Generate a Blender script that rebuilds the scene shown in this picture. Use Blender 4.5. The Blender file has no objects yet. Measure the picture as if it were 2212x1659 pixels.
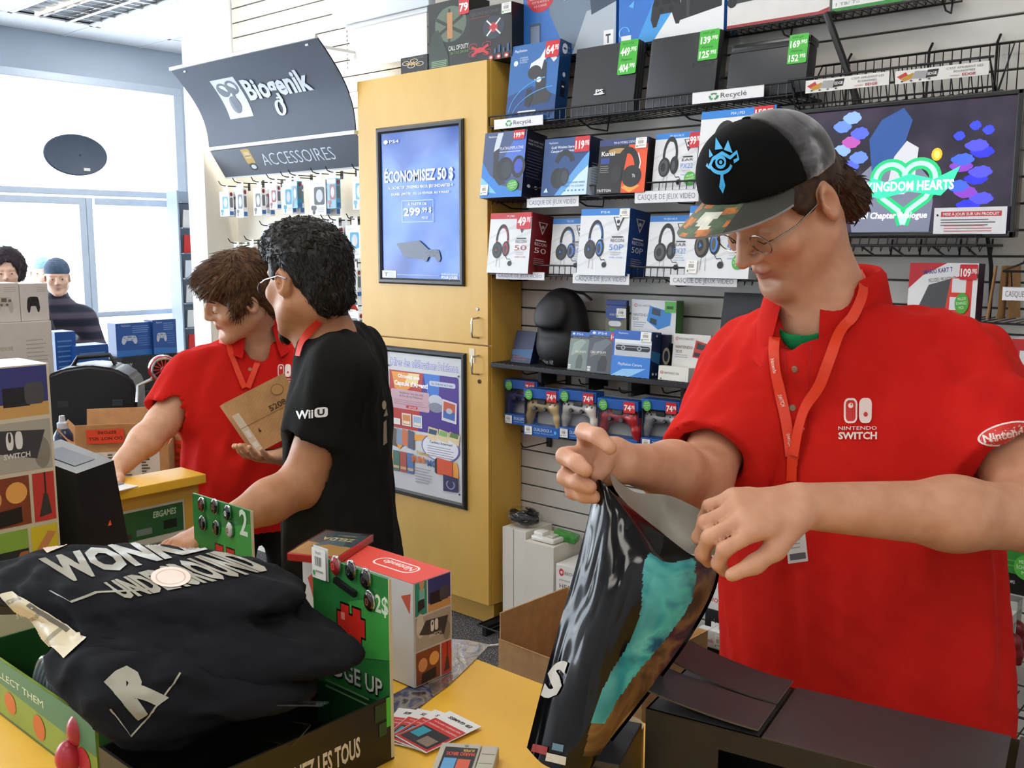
import bpy, bmesh, math, random
import numpy as np
from mathutils import Matrix, Vector
from mathutils.bvhtree import BVHTree
random.seed(7); np.random.seed(7)
SC = bpy.context.scene
COL = SC.collection
# ------------------------------------------------------------------ camera, world, exposure
F, YAW, PIT, CH = 2119.0, math.radians(41.47), math.radians(8.06), 1.62   # focal length in pixels of a 2212 x 1659 frame
cam_d = bpy.data.cameras.new('camera'); cam = bpy.data.objects.new('camera', cam_d); COL.objects.link(cam)
cam_d.sensor_fit = 'HORIZONTAL'; cam_d.sensor_width = 36.0; cam_d.lens = 36.0 * F / 2212.0
cam_d.clip_start = 0.02; cam_d.clip_end = 200
cam.location = (0, 0, CH); cam.rotation_euler = (math.pi / 2 - PIT, 0, YAW)
SC.camera = cam
W = bpy.data.worlds.new('overcast_sky'); SC.world = W; W.use_nodes = True
bgn = W.node_tree.nodes['Background']
bgn.inputs['Color'].default_value = (0.82, 0.91, 1.0, 1); bgn.inputs['Strength'].default_value = 10.0
SC.view_settings.view_transform = 'Standard'; SC.view_settings.look = 'None'
SC.view_settings.exposure = 0.15; SC.view_settings.gamma = 1.0
TROFFER_STRENGTH = 8.0
# ------------------------------------------------------------------ where a line of sight meets a plane of the room
_fw = np.array([-math.sin(YAW) * math.cos(PIT), math.cos(YAW) * math.cos(PIT), -math.sin(PIT)])
_ri = np.array([math.cos(YAW), math.sin(YAW), 0.0]); _up = np.cross(_ri, _fw); _C = np.array([0, 0, CH])
def ray(x, y): return _fw + (x - 1106) / F * _ri - (y - 829.5) / F * _up
def dep(x, y, d): return _C + ray(x, y) * d
def onx(x, y, X): r = ray(x, y); return _C + r * X / r[0]
def ony(x, y, Y): r = ray(x, y); return _C + r * Y / r[1]
def onz(x, y, Z): r = ray(x, y); return _C + r * (Z - CH) / r[2]
V3 = lambda p: Vector((float(p[0]), float(p[1]), float(p[2])))
# ------------------------------------------------------------------ materials
def lin(h):
    h = h.lstrip('#'); v = [int(h[i:i + 2], 16) / 255 for i in (0, 2, 4)]
    return tuple(c / 12.92 if c <= .04045 else ((c + .055) / 1.055) ** 2.4 for c in v)
_MC = {}
def mat(col, rough=.55, metal=0., emit=0., coat=0., alpha=1., trans=0., spec=.5, vary=0., scale=30., bump=0., bscale=200., sheen=0., sss=0.):
    key = (col, rough, metal, emit, coat, alpha, trans, spec, vary, scale, bump, bscale, sheen, sss)
    if key in _MC: return _MC[key]
    m = bpy.data.materials.new('m_' + col.strip('#')); m.use_nodes = True
    nt = m.node_tree; b = nt.nodes['Principled BSDF']; c = lin(col)
    b.inputs['Base Color'].default_value = (*c, 1); b.inputs['Roughness'].default_value = rough
    b.inputs['Metallic'].default_value = metal; b.inputs['Specular IOR Level'].default_value = spec
    b.inputs['Coat Weight'].default_value = coat; b.inputs['Coat Roughness'].default_value = .12
    b.inputs['Alpha'].default_value = alpha; b.inputs['Transmission Weight'].default_value = trans
    if sheen: b.inputs['Sheen Weight'].default_value = sheen
    if sss:
        b.inputs['Subsurface Weight'].default_value = sss; b.inputs['Subsurface Radius'].default_value = (.012, .004, .002)
        b.inputs['Subsurface Scale'].default_value = 1.0
    if emit:
        b.inputs['Emission Color'].default_value = (*c, 1); b.inputs['Emission Strength'].default_value = emit
    if vary or bump:
        tc = nt.nodes.new('ShaderNodeTexCoord')
    if vary:
        n = nt.nodes.new('ShaderNodeTexNoise'); n.inputs['Scale'].default_value = scale; n.inputs['Detail'].default_value = 5
        nt.links.new(tc.outputs['Object'], n.inputs['Vector'])
        r = nt.nodes.new('ShaderNodeValToRGB'); r.color_ramp.elements[0].position = .3; r.color_ramp.elements[1].position = .7
        r.color_ramp.elements[0].color = (*[max(0, x * (1 - vary)) for x in c], 1); r.color_ramp.elements[1].color = (*[min(1, x * (1 + vary)) for x in c], 1)
        nt.links.new(n.outputs['Fac'], r.inputs['Fac']); nt.links.new(r.outputs['Color'], b.inputs['Base Color'])
    if bump:
        n2 = nt.nodes.new('ShaderNodeTexNoise'); n2.inputs['Scale'].default_value = bscale; n2.inputs['Detail'].default_value = 3
        nt.links.new(tc.outputs['Object'], n2.inputs['Vector'])
        bp = nt.nodes.new('ShaderNodeBump'); bp.inputs['Strength'].default_value = bump; bp.inputs['Distance'].default_value = .002
        nt.links.new(n2.outputs['Fac'], bp.inputs['Height']); nt.links.new(bp.outputs['Normal'], b.inputs['Normal'])
    _MC[key] = m; return m
def M(x, **k): return x if not isinstance(x, str) else mat(x, **k)
# ------------------------------------------------------------------ mesh collector
class MB:
    def __init__(s): s.v = []; s.f = []; s.m = []; s.mats = []
    def mi(s, m):
        m = M(m)
        if m not in s.mats: s.mats.append(m)
        return s.mats.index(m)
    def add(s, vs, fs, m='#888888', X=None):
        o = len(s.v); i = s.mi(m)
        s.v += [tuple(X @ V3(p)) if X else (float(p[0]), float(p[1]), float(p[2])) for p in vs]
        s.f += [tuple(a + o for a in f) for f in fs]; s.m += [i] * len(fs); return s
    def box(s, c, d, m='#888888', R=None, bev=0.):
        x, y, z = [a / 2 for a in d]; b = min(bev, x * .9, y * .9, z * .9)
        if b <= 0:
            vs = [(i, j, k) for i in (-x, x) for j in (-y, y) for k in (-z, z)]
            fs = [(0, 1, 3, 2), (4, 6, 7, 5), (0, 4, 5, 1), (2, 3, 7, 6), (0, 2, 6, 4), (1, 5, 7, 3)]
        else:
            bm = bmesh.new(); bmesh.ops.create_cube(bm, size=1)
            for v in bm.verts: v.co = Vector((v.co.x * 2 * x, v.co.y * 2 * y, v.co.z * 2 * z))
            bmesh.ops.bevel(bm, geom=bm.edges[:], offset=b, segments=2, affect='EDGES', profile=.6)
            bm.verts.index_update(); vs = [v.co[:] for v in bm.verts]; fs = [tuple(v.index for v in f.verts) for f in bm.faces]; bm.free()
        X = Matrix.Translation(V3(c)) @ (R.to_4x4() if R else Matrix.Identity(4))
        return s.add(vs, fs, m, X)
    def bb(s, a, b, m='#888888', bev=0.):
        return s.box([(p + q) / 2 for p, q in zip(a, b)], [abs(q - p) for p, q in zip(a, b)], m, None, bev)
    def quad(s, a, b, c, d, m): return s.add([a, b, c, d], [(0, 1, 2, 3)], m)
    def prism(s, pts, h, m, X=None):      # 2-D outline in xy, extruded along z
        n = len(pts); vs = [(p[0], p[1], 0) for p in pts] + [(p[0], p[1], h) for p in pts]
        fs = [tuple(range(n))[::-1], tuple(range(n, 2 * n))] + [(i, (i + 1) % n, n + (i + 1) % n, n + i) for i in range(n)]
        return s.add(vs, fs, m, X)
    def tube(s, pts, r, m, n=8, cap=True, closed=False):
        P = [V3(p) for p in pts]; k = len(P); R = r if hasattr(r, '__len__') else [r] * k
        vs = []; up = None
        for i in range(k):
            t = (P[(i + 1) % k] - P[i - 1]) if closed else (P[min(i + 1, k - 1)] - P[max(i - 1, 0)])
            t.normalize()
            if up is None or abs(up.dot(t)) > .999: up = Vector((0, 0, 1)) if abs(t.z) < .9 else Vector((1, 0, 0))
            u = (up - t * up.dot(t)).normalized(); w = t.cross(u); up = u
            for j in range(n):
                a = 2 * math.pi * j / n; vs.append(P[i] + (u * math.cos(a) + w * math.sin(a)) * R[i])
        fs = []
        for i in range(k if closed else k - 1):
            i2 = (i + 1) % k
            for j in range(n): fs.append((i * n + j, i * n + (j + 1) % n, i2 * n + (j + 1) % n, i2 * n + j))
        if cap and not closed: fs += [tuple(range(n))[::-1], tuple((k - 1) * n + j for j in range(n))]
        return s.add(vs, fs, m)
    def cyl(s, a, b, r, m, r2=None, n=16): return s.tube([a, b], [r, r if r2 is None else r2], m, n)
    def lathe(s, prof, m, n=24, X=None, a0=0., a1=2 * math.pi):
        full = abs(a1 - a0 - 2 * math.pi) < 1e-6; k = n if full else n + 1; vs = []
        for r, z in prof:
            for j in range(k):
                a = a0 + (a1 - a0) * j / n; vs.append((r * math.cos(a), r * math.sin(a), z))
        fs = [(i * k + j, i * k + (j + 1) % k, (i + 1) * k + (j + 1) % k, (i + 1) * k + j) for i in range(len(prof) - 1) for j in range(n)]
        return s.add(vs, fs, m, X)
    def ell(s, c, r, m, n=16, R=None):
        prof = [(max(math.cos(a), 1e-4), math.sin(a)) for a in [(-.5 + i / 10) * math.pi for i in range(11)]]
        X = Matrix.Translation(V3(c)) @ (R.to_4x4() if R else Matrix.Identity(4)) @ Matrix.Diagonal((*r, 1))
        return s.lathe(prof, m, n, X)
    def grid(s, fn, nu, nv, m):
        vs = [fn(i / nu, j / nv) for j in range(nv + 1) for i in range(nu + 1)]
        return s.add(vs, [(j * (nu + 1) + i, j * (nu + 1) + i + 1, (j + 1) * (nu + 1) + i + 1, (j + 1) * (nu + 1) + i) for j in range(nv) for i in range(nu)], m)
    def mesh(s, name):
        me = bpy.data.meshes.new(name); me.from_pydata(s.v, [], s.f)
        for m in s.mats: me.materials.append(m)
        if len(s.mats) > 1: me.polygons.foreach_set('material_index', s.m)
        me.update(); return me
    def build(s, name, parent=None, smooth=False, world=False, stuff=False):
        me = s.mesh(name)
        if smooth: me.shade_smooth(); me.set_sharp_from_angle(angle=math.radians(40 if smooth is True else smooth))
        return link(name, me, parent, world, stuff)
WM = {}
def link(name, me, parent=None, world=False, stuff=False):
    o = bpy.data.objects.new(name, me); COL.objects.link(o)
    if parent is not None:
        if world:
            Xi = WM[parent.name].inverted(); me.transform(Xi)
        o.parent = parent; WM[o.name] = WM[parent.name]
    else: WM[o.name] = Matrix.Identity(4)
    if stuff: o['kind'] = 'stuff'
    return o
def tag(o, label, cat, group=None):
    o['label'] = label; o['category'] = cat
    if group: o['group'] = group
    return o
def thing(name, label, cat, loc=(0, 0, 0), rot=None, group=None):
    o = bpy.data.objects.new(name, None); COL.objects.link(o); o.empty_display_size = .05
    X = Matrix.Translation(V3(loc))
    if rot is not None: X = X @ (rot.to_4x4() if isinstance(rot, Matrix) else Matrix.Rotation(rot, 4, 'Z'))
    o.matrix_basis = X; WM[o.name] = X
    return tag(o, label, cat, group)
def struct(o, label=None):
    o['kind'] = 'structure'
    if label: o['label'] = label
    return o
def Rx(a): return Matrix.Rotation(math.radians(a), 3, 'X')
def Ry(a): return Matrix.Rotation(math.radians(a), 3, 'Y')
def Rz(a): return Matrix.Rotation(math.radians(a), 3, 'Z')
# ------------------------------------------------------------------ flat lettering and printing
_TC = {}
def text2d(s, bold=0.):
    k = (s, bold)
    if k in _TC: return _TC[k]
    cu = bpy.data.curves.new('t', 'FONT'); cu.body = s; cu.size = 1; cu.resolution_u = 2; cu.offset = bold
    o = bpy.data.objects.new('t', cu); me = bpy.data.meshes.new_from_object(o)
    vs = np.array([v.co[:2] for v in me.vertices]) if len(me.vertices) else np.zeros((0, 2)); fs = [tuple(p.vertices) for p in me.polygons]
    bpy.data.objects.remove(o); bpy.data.curves.remove(cu); bpy.data.meshes.remove(me)
    _TC[k] = (vs, fs); return _TC[k]
class Print:
    """flat printing on a face: coordinates 0..w to the right, 0..h up; every call lies a hair above the one before"""
    def __init__(s, w=1., h=1., eps=.00008): s.w = w; s.h = h; s.items = []; s.eps = eps; s.n = 0; s.rough = .45; s.lock = False
    def raw(s, vs, fs, m):
        s.n += 0 if s.lock else 1; s.items.append((np.array(vs, float), fs, M(m, rough=s.rough) if isinstance(m, str) else m, s.n)); return s
    def poly(s, pts, m): return s.raw(pts, [tuple(range(len(pts)))], m)
    def rect(s, x0, y0, x1, y1, m): return s.poly([(x0, y0), (x1, y0), (x1, y1), (x0, y1)], m)
    def ell(s, cx, cy, rx, ry, m, n=20, a0=0, a1=360):
        return s.poly([(cx + rx * math.cos(math.radians(a0 + (a1 - a0) * i / n)), cy + ry * math.sin(math.radians(a0 + (a1 - a0) * i / n))) for i in range(n + (a1 - a0 < 360))], m)
    def rrect(s, x0, y0, x1, y1, r, m, ry=None):
        ry = ry or r; pts = []
        for cx, cy, a in ((x1 - r, y1 - ry, 0), (x0 + r, y1 - ry, 90), (x0 + r, y0 + ry, 180), (x1 - r, y0 + ry, 270)):
            for i in range(5):
                t = math.radians(a + 22.5 * i); pts.append((cx + r * math.cos(t), cy + ry * math.sin(t)))
        return s.poly(pts, m)
    def line(s, pts, wd, m, asp=1.):      # asp: extra factor on vertical thickness when units are not square
        p = [np.array(q, float) for q in pts]; L = []; Rr = []
        for i in range(len(p)):
            t = p[min(i + 1, len(p) - 1)] - p[max(i - 1, 0)]; t = t * np.array([1, 1 / asp]); t = t / (np.linalg.norm(t) + 1e-9); nn = np.array([-t[1], t[0] * asp]) * wd / 2
            L.append(p[i] + nn); Rr.append(p[i] - nn)
        k = len(p); return s.raw(L + Rr, [(i, k + i, k + i + 1, i + 1) for i in range(k - 1)], m)
    def arc(s, cx, cy, rx, ry, a0, a1, wd, m, n=16, asp=1.):
        return s.line([(cx + rx * math.cos(math.radians(a0 + (a1 - a0) * i / n)), cy + ry * math.sin(math.radians(a0 + (a1 - a0) * i / n))) for i in range(n + 1)], wd, m, asp)
    def text(s, t, x, y, hgt, m, wd=None, align='l', bold=0., shear=0., rot=0., sx=1.):
        """hgt is the cap height; wd, if given, is the overall width"""
        vs, fs = text2d(t, bold)
        if not len(vs): return s
        v = vs.copy(); v /= .73; v[:, 0] += v[:, 1] * shear
        x0, x1 = v[:, 0].min(), v[:, 0].max()
        k = (wd / (x1 - x0)) if wd else hgt * sx
        v[:, 0] = (v[:, 0] - x0) * k; v[:, 1] *= hgt; tw = (x1 - x0) * k
        v[:, 0] -= {'l': 0, 'c': tw / 2, 'r': tw}[align]
        if rot: a = math.radians(rot); v = v @ np.array([[math.cos(a), math.sin(a)], [-math.sin(a), math.cos(a)]])
        v += (x, y); return s.raw(v, fs, m)
    def lines(s, x0, y0, x1, n, dy, wd, m, jit=.25):     # small print that is too fine to read
        s.n += 1; s.lock = True
        for i in range(n): s.rect(x0, y0 - i * dy, x1 - random.random() * jit * (x1 - x0), y0 - i * dy + wd, m)
        s.lock = False; return s
    def build(s, name, parent, X):
        b = MB()
        for vs, fs, m, n in s.items: b.add([(p[0], -s.eps * n, p[1]) for p in vs], fs, m, X)
        return b.build(name, parent)
    def project(s, name, parent, corners, bvh, off=.0012, seg=.04, smooth=True):
        """lay the printing on a curved surface; corners (tl,tr,br,bl) are lines of sight through the photograph"""
        tl, tr, br, bl = [np.array(c, float) for c in corners]; b = MB()
        for vs, fs, m, n in s.items:
            bm = bmesh.new(); vv = [bm.verts.new((p[0], p[1], 0)) for p in vs]
            for f in fs:
                try: bm.faces.new([vv[i] for i in f])
                except ValueError: pass
            for _ in range(5):
                e = [e for e in bm.edges if e.calc_length() > seg * max(s.w, s.h)]
                if not e: break
                bmesh.ops.subdivide_edges(bm, edges=e, cuts=1); bmesh.ops.triangulate(bm, faces=[f for f in bm.faces if len(f.verts) > 4])
            bm.verts.index_update(); pos = {}
            for v in bm.verts:
                u, w = v.co.x / s.w, v.co.y / s.h
                q = (bl * (1 - u) + br * u) * (1 - w) + (tl * (1 - u) + tr * u) * w
                d = V3(ray(*q)).normalized(); h = bvh.ray_cast(V3(_C), d)
                if h[0] is not None:
                    nn = h[1] if h[1].dot(d) < 0 else -h[1]; pos[v.index] = h[0] + nn * (off + s.eps * n)
            i0 = len(b.v); mp = {}; V = []
            for k, p in pos.items(): mp[k] = len(V); V.append(p)
            FS = [tuple(mp[v.index] for v in f.verts) for f in bm.faces if all(v.index in mp for v in f.verts) and max((pos[a.index] - pos[c.index]).length for a in f.verts for c in f.verts) < .12]
            b.add(V, FS, m); bm.free()
        return b.build(name, parent, smooth=60 if smooth else False, world=True)
def bvh_of(*objs):
    V = []; Fc = []
    for o in objs:
        X = WM[o.name]; k = len(V); V += [X @ v.co for v in o.data.vertices]; Fc += [tuple(i + k for i in p.vertices) for p in o.data.polygons]
    return BVHTree.FromPolygons(V, Fc)
def ribbon(name, parent, pts, width, bvh, m, off=.003, thick=.0015, n=40, build=True):
    """cloth strap lying on a surface along lines of sight through the photograph"""
    P = cat_rom([np.array(p, float) for p in pts], n); C = []
    for q in P:
        d = V3(ray(*q)).normalized(); h = bvh.ray_cast(V3(_C), d)
        if h[0] is None: continue
        nn = h[1] if h[1].dot(d) < 0 else -h[1]; C.append((h[0], nn))
    return strap(name, parent, C, width, m, off, thick)
def strap(name, parent, C, width, m, off=.003, thick=.0015):
    pos = [c[0] for c in C]; nor = [c[1] for c in C]
    for _ in range(3):
        pos = [pos[0]] + [(pos[i - 1] + pos[i] * 2 + pos[i + 1]) / 4 for i in range(1, len(pos) - 1)] + [pos[-1]]
        nor = [nor[0]] + [(nor[i - 1] + nor[i] + nor[i + 1]).normalized() for i in range(1, len(nor) - 1)] + [nor[-1]]
    vs = []; k = len(pos)
    for i in range(k):
        t = (pos[min(i + 1, k - 1)] - pos[max(i - 1, 0)]).normalized(); sd = t.cross(nor[i]).normalized() * width / 2
        c = pos[i] + nor[i] * off
        vs += [c - sd, c + sd, c + sd + nor[i] * thick, c - sd + nor[i] * thick]
    fs = [(i * 4 + a, i * 4 + (a + 1) % 4, i * 4 + 4 + (a + 1) % 4, i * 4 + 4 + a) for i in range(k - 1) for a in range(4)] + [(3, 2, 1, 0), (k * 4 - 4, k * 4 - 3, k * 4 - 2, k * 4 - 1)]
    return MB().add(vs, fs, m).build(name, parent, smooth=True, world=True)
def cat_rom(P, n):
    P = [np.array(p, float) for p in P]; k = len(P); out = []
    for i in range(n + 1):
        t = i / n * (k - 1); a = min(int(t), k - 2); t -= a
        p0, p1, p2, p3 = P[max(a - 1, 0)], P[a], P[a + 1], P[min(a + 2, k - 1)]
        out.append(.5 * (2 * p1 + (p2 - p0) * t + (2 * p0 - 5 * p1 + 4 * p2 - p3) * t * t + (3 * p1 - p0 - 3 * p2 + p3) * t ** 3))
    return out
# ------------------------------------------------------------------ smooth blended solids (bodies, garments, soft things)
class Soft:
    def __init__(s): s.P = []; s.disp = None
    def _p(s, kind, lo, hi, k, sub, data): s.P.append((kind, np.minimum(lo, hi), np.maximum(lo, hi), k, sub, data)); return s
    def cap(s, a, b, ra, rb=None, k=.02, sub=False, clip=None):
        a, b = np.array(a, float), np.array(b, float); rb = ra if rb is None else rb; r = max(ra, rb)
        return s._p('c', np.minimum(a, b) - r, np.maximum(a, b) + r, k, sub, (a, b, ra, rb, clip))
    def chain(s, pts, rs, k=.02, sub=False):
        for i in range(len(pts) - 1): s.cap(pts[i], pts[i + 1], rs[i], rs[i + 1], k, sub)
        return s
    def ell(s, c, r, R=None, k=.02, sub=False, clip=None):
        c = np.array(c, float); r = np.array(r, float); R = np.eye(3) if R is None else np.array(R)
        e = np.sqrt(((R * r) ** 2).sum(1)); return s._p('e', c - e, c + e, k, sub, (c, r, R, clip))
    def val(s, P, idx=None):
        d = np.full(len(P), .08)
        for i in (range(len(s.P)) if idx is None else idx):
            kind, lo, hi, k, sub, D = s.P[i]
            if kind == 'c':
                a, b, ra, rb, clip = D; ab = b - a; t = np.clip(((P - a) @ ab) / (ab @ ab + 1e-12), 0, 1)
                e = np.linalg.norm(P - a - t[:, None] * ab, axis=1) - (ra + (rb - ra) * t)
            else:
                c, r, R, clip = D; q = (P - c) @ R; k0 = np.linalg.norm(q / r, axis=1); k1 = np.linalg.norm(q / (r * r), axis=1) + 1e-9; e = k0 * (k0 - 1) / k1
            if clip is not None: e = np.maximum(e, (P - np.array(clip[0])) @ np.array(clip[1]))
            if sub: e = -e; h = np.clip(.5 + .5 * (d - e) / k, 0, 1); d = e + (d - e) * h + k * h * (1 - h)
            else: h = np.clip(.5 + .5 * (e - d) / k, 0, 1); d = e + (d - e) * h - k * h * (1 - h)
        if s.disp is not None: d = d + s.disp(P)
        return d
    def mesh(s, h, lo=None, hi=None):
        L = np.min([p[1] for p in s.P if not p[4]], 0) - 3 * h - .012; U = np.max([p[2] for p in s.P if not p[4]], 0) + 3 * h + .012
        if lo is not None: L = np.maximum(L, lo)
        if hi is not None: U = np.minimum(U, hi)
        B = 12; nb = np.ceil((U - L) / (h * B)).astype(int); N = nb * B + 1; G = np.full(N, .05, np.float32)
        ax = np.arange(B + 1); off = np.stack(np.meshgrid(ax, ax, ax, indexing='ij'), -1).reshape(-1, 3)
        PL = np.array([p[1] for p in s.P]); PU = np.array([p[2] for p in s.P]); K = np.array([p[3] for p in s.P])[:, None] + 2 * h + .01
        for bi in range(nb[0]):
            for bj in range(nb[1]):
                for bk in range(nb[2]):
                    i0 = np.array([bi, bj, bk]) * B; a = L + i0 * h; b = a + B * h
                    idx = np.nonzero(((PL - K) < b).all(1) & ((PU + K) > a).all(1))[0]
                    if not len(idx): continue
                    c = s.val(((a + b) / 2)[None], idx)[0]
                    if abs(c) > B * h * 1.1 + .02: 
                        if c < 0: G[i0[0]:i0[0] + B + 1, i0[1]:i0[1] + B + 1, i0[2]:i0[2] + B + 1] = -.05
                        continue
                    G[i0[0]:i0[0] + B + 1, i0[1]:i0[1] + B + 1, i0[2]:i0[2] + B + 1] = s.val(a + off * h, idx).reshape(B + 1, B + 1, B + 1)
        return nets(G, L, h)
def nets(G, L, h):
    S = G < 0; c = np.zeros(np.array(S.shape) - 1, np.int8)
    n0, n1, n2 = c.shape
    for i in (0, 1):
        for j in (0, 1):
            for k in (0, 1): c += S[i:i + n0, j:j + n1, k:k + n2]
    act = (c > 0) & (c < 8); A = np.argwhere(act); idx = np.full(act.shape, -1, np.int32); idx[act] = np.arange(len(A))
    sm = np.zeros((len(A), 3)); cnt = np.zeros(len(A))
    cor = [(i, j, k) for i in (0, 1) for j in (0, 1) for k in (0, 1)]
    vals = {q: G[A[:, 0] + q[0], A[:, 1] + q[1], A[:, 2] + q[2]].astype(float) for q in cor}
    for q in cor:
        for ax in range(3):
            if q[ax]: continue
            w = list(q); w[ax] = 1; w = tuple(w); a, b = vals[q], vals[w]; m = (a < 0) != (b < 0)
            t = np.where(m, a / np.where(m, a - b, 1), 0); p = np.tile(np.array(q, float), (len(A), 1)); p[:, ax] += t
            sm[m] += p[m]; cnt[m] += 1
    V = L + (A + sm / np.maximum(cnt, 1)[:, None]) * h; FS = []
    for ax in range(3):
        o1, o2 = [(1, 2), (2, 0), (0, 1)][ax]
        sl0 = [slice(1, -1)] * 3; sl1 = [slice(1, -1)] * 3; sl0[ax] = slice(0, -1); sl1[ax] = slice(1, None)
        a, b = S[tuple(sl0)], S[tuple(sl1)]; E = np.argwhere(a != b)
        if not len(E): continue
        fl = a[E[:, 0], E[:, 1], E[:, 2]]; base = E + 1; base[:, ax] -= 1
        q = []
        for d1, d2 in ((0, 0), (-1, 0), (-1, -1), (0, -1)):
            w = base.copy(); w[:, o1] += d1; w[:, o2] += d2; q.append(idx[w[:, 0], w[:, 1], w[:, 2]])
        q = np.stack(q, 1); q[~fl] = q[~fl][:, ::-1]; FS.append(q[(q >= 0).all(1)])
    return V, (np.concatenate(FS) if FS else np.zeros((0, 4), int))
def soft_obj(name, S, h, m, parent, attr=None, lo=None, hi=None, relax=1, flat=False):
    V, Fq = S.mesh(h, lo, hi)
    for _ in range(relax):          # light smoothing of the marching grid
        acc = np.zeros_like(V); n = np.zeros(len(V))
        for i in range(4):
            np.add.at(acc, Fq[:, i], V[Fq[:, (i + 1) % 4]]); np.add.at(n, Fq[:, i], 1)
            np.add.at(acc, Fq[:, i], V[Fq[:, (i + 3) % 4]]); np.add.at(n, Fq[:, i], 1)
        V = V * .5 + .5 * acc / np.maximum(n, 1)[:, None]
    me = bpy.data.meshes.new(name); me.vertices.add(len(V)); me.vertices.foreach_set('co', V.astype(np.float32).ravel())
    me.loops.add(len(Fq) * 4); me.loops.foreach_set('vertex_index', Fq.astype(np.int32).ravel())
    me.polygons.add(len(Fq)); me.polygons.foreach_set('loop_start', np.arange(0, len(Fq) * 4, 4, dtype=np.int32))
    me.update(calc_edges=True); me.validate(); me.materials.append(M(m))
    if attr:
        for an, fn in attr.items():
            at = me.attributes.new(an, 'FLOAT', 'POINT'); at.data.foreach_set('value', np.asarray(fn(V), np.float32))
    me.shade_smooth()
    return link(name, me, parent, world=True)
def noise3(P, sc, seed=0):
    """cheap smooth pseudo noise"""
    r = np.random.RandomState(seed); o = np.zeros(len(P))
    for i in range(5):
        w = r.randn(3); w /= np.linalg.norm(w); o += np.sin(P @ w * sc * (1 + .45 * i) + r.rand() * 6.28) / (1 + .4 * i)
    return o / 3
# ------------------------------------------------------------------ procedural surfaces
def nodemat(name, fn):
    m = bpy.data.materials.new(name); m.use_nodes = True; nt = m.node_tree
    fn(nt, nt.nodes['Principled BSDF'], lambda t, **k: _nd(nt, t, **k)); return m
def _nd(nt, t, **k):
    n = nt.nodes.new('ShaderNode' + t)
    for a, b in k.items():
        if a.startswith('i_'): n.inputs[a[2:].replace('_', ' ')].default_value = b
        else: setattr(n, a, b)
    return n
def ramp(nt, stops):
    r = nt.nodes.new('ShaderNodeValToRGB'); e = r.color_ramp.elements
    while len(e) < len(stops): e.new(.5)
    for i, (p, c) in enumerate(stops): e[i].position = p; e[i].color = (*lin(c), 1)
    return r
def _carpet(nt, b, N):
    tc = N('TexCoord'); v = N('TexVoronoi', i_Scale=130.); n = N('TexNoise', i_Scale=190., i_Detail=2.); n2 = N('TexNoise', i_Scale=60., i_Detail=1.)
    for q in (v, n, n2): nt.links.new(tc.outputs['Object'], q.inputs['Vector'])
    r = ramp(nt, [(0, '#1e2129'), (.52, '#33363f'), (.60, '#6f6a60'), (.66, '#b0a890')]); nt.links.new(n.outputs['Fac'], r.inputs['Fac'])
    r2 = ramp(nt, [(0, '#22252e'), (.62, '#2b2e38'), (.66, '#7a3a34'), (.74, '#41506c')]); nt.links.new(n2.outputs['Fac'], r2.inputs['Fac'])
    mx = N('MixRGB', blend_type='ADD'); mx.inputs[0].default_value = .35; nt.links.new(r.outputs[0], mx.inputs[1]); nt.links.new(r2.outputs[0], mx.inputs[2])
    nt.links.new(mx.outputs[0], b.inputs['Base Color']); b.inputs['Roughness'].default_value = .95
    bp = N('Bump', i_Strength=.8, i_Distance=.004); nt.links.new(v.outputs['Distance'], bp.inputs['Height']); nt.links.new(bp.outputs[0], b.inputs['Normal'])
m_carpet = nodemat('speckled_carpet', _carpet)
def _tile(nt, b, N):
    tc = N('TexCoord'); n = N('TexNoise', i_Scale=150., i_Detail=3.); nt.links.new(tc.outputs['Object'], n.inputs['Vector'])
    r = ramp(nt, [(.3, '#c9cacb'), (.5, '#e3e4e5'), (.8, '#ececec')]); nt.links.new(n.outputs['Fac'], r.inputs['Fac']); nt.links.new(r.outputs[0], b.inputs['Base Color'])
    bp = N('Bump', i_Strength=.5, i_Distance=.003); nt.links.new(n.outputs['Fac'], bp.inputs['Height']); nt.links.new(bp.outputs[0], b.inputs['Normal']); b.inputs['Roughness'].default_value = .9
m_tile = nodemat('ceiling_tile', _tile)
def _kraft(nt, b, N):
    tc = N('TexCoord'); w = N('TexWave', i_Scale=90., i_Distortion=.6); w.bands_direction = 'X'; n = N('TexNoise', i_Scale=25., i_Detail=6.)
    for q in (w, n): nt.links.new(tc.outputs['Object'], q.inputs['Vector'])
    r = ramp(nt, [(.25, '#a87c4f'), (.75, '#c1935f')]); nt.links.new(n.outputs['Fac'], r.inputs['Fac']); nt.links.new(r.outputs[0], b.inputs['Base Color'])
    bp = N('Bump', i_Strength=.12, i_Distance=.002); nt.links.new(w.outputs['Fac'], bp.inputs['Height']); nt.links.new(bp.outputs[0], b.inputs['Normal']); b.inputs['Roughness'].default_value = .8
m_kraft = nodemat('kraft_cardboard', _kraft)
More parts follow.
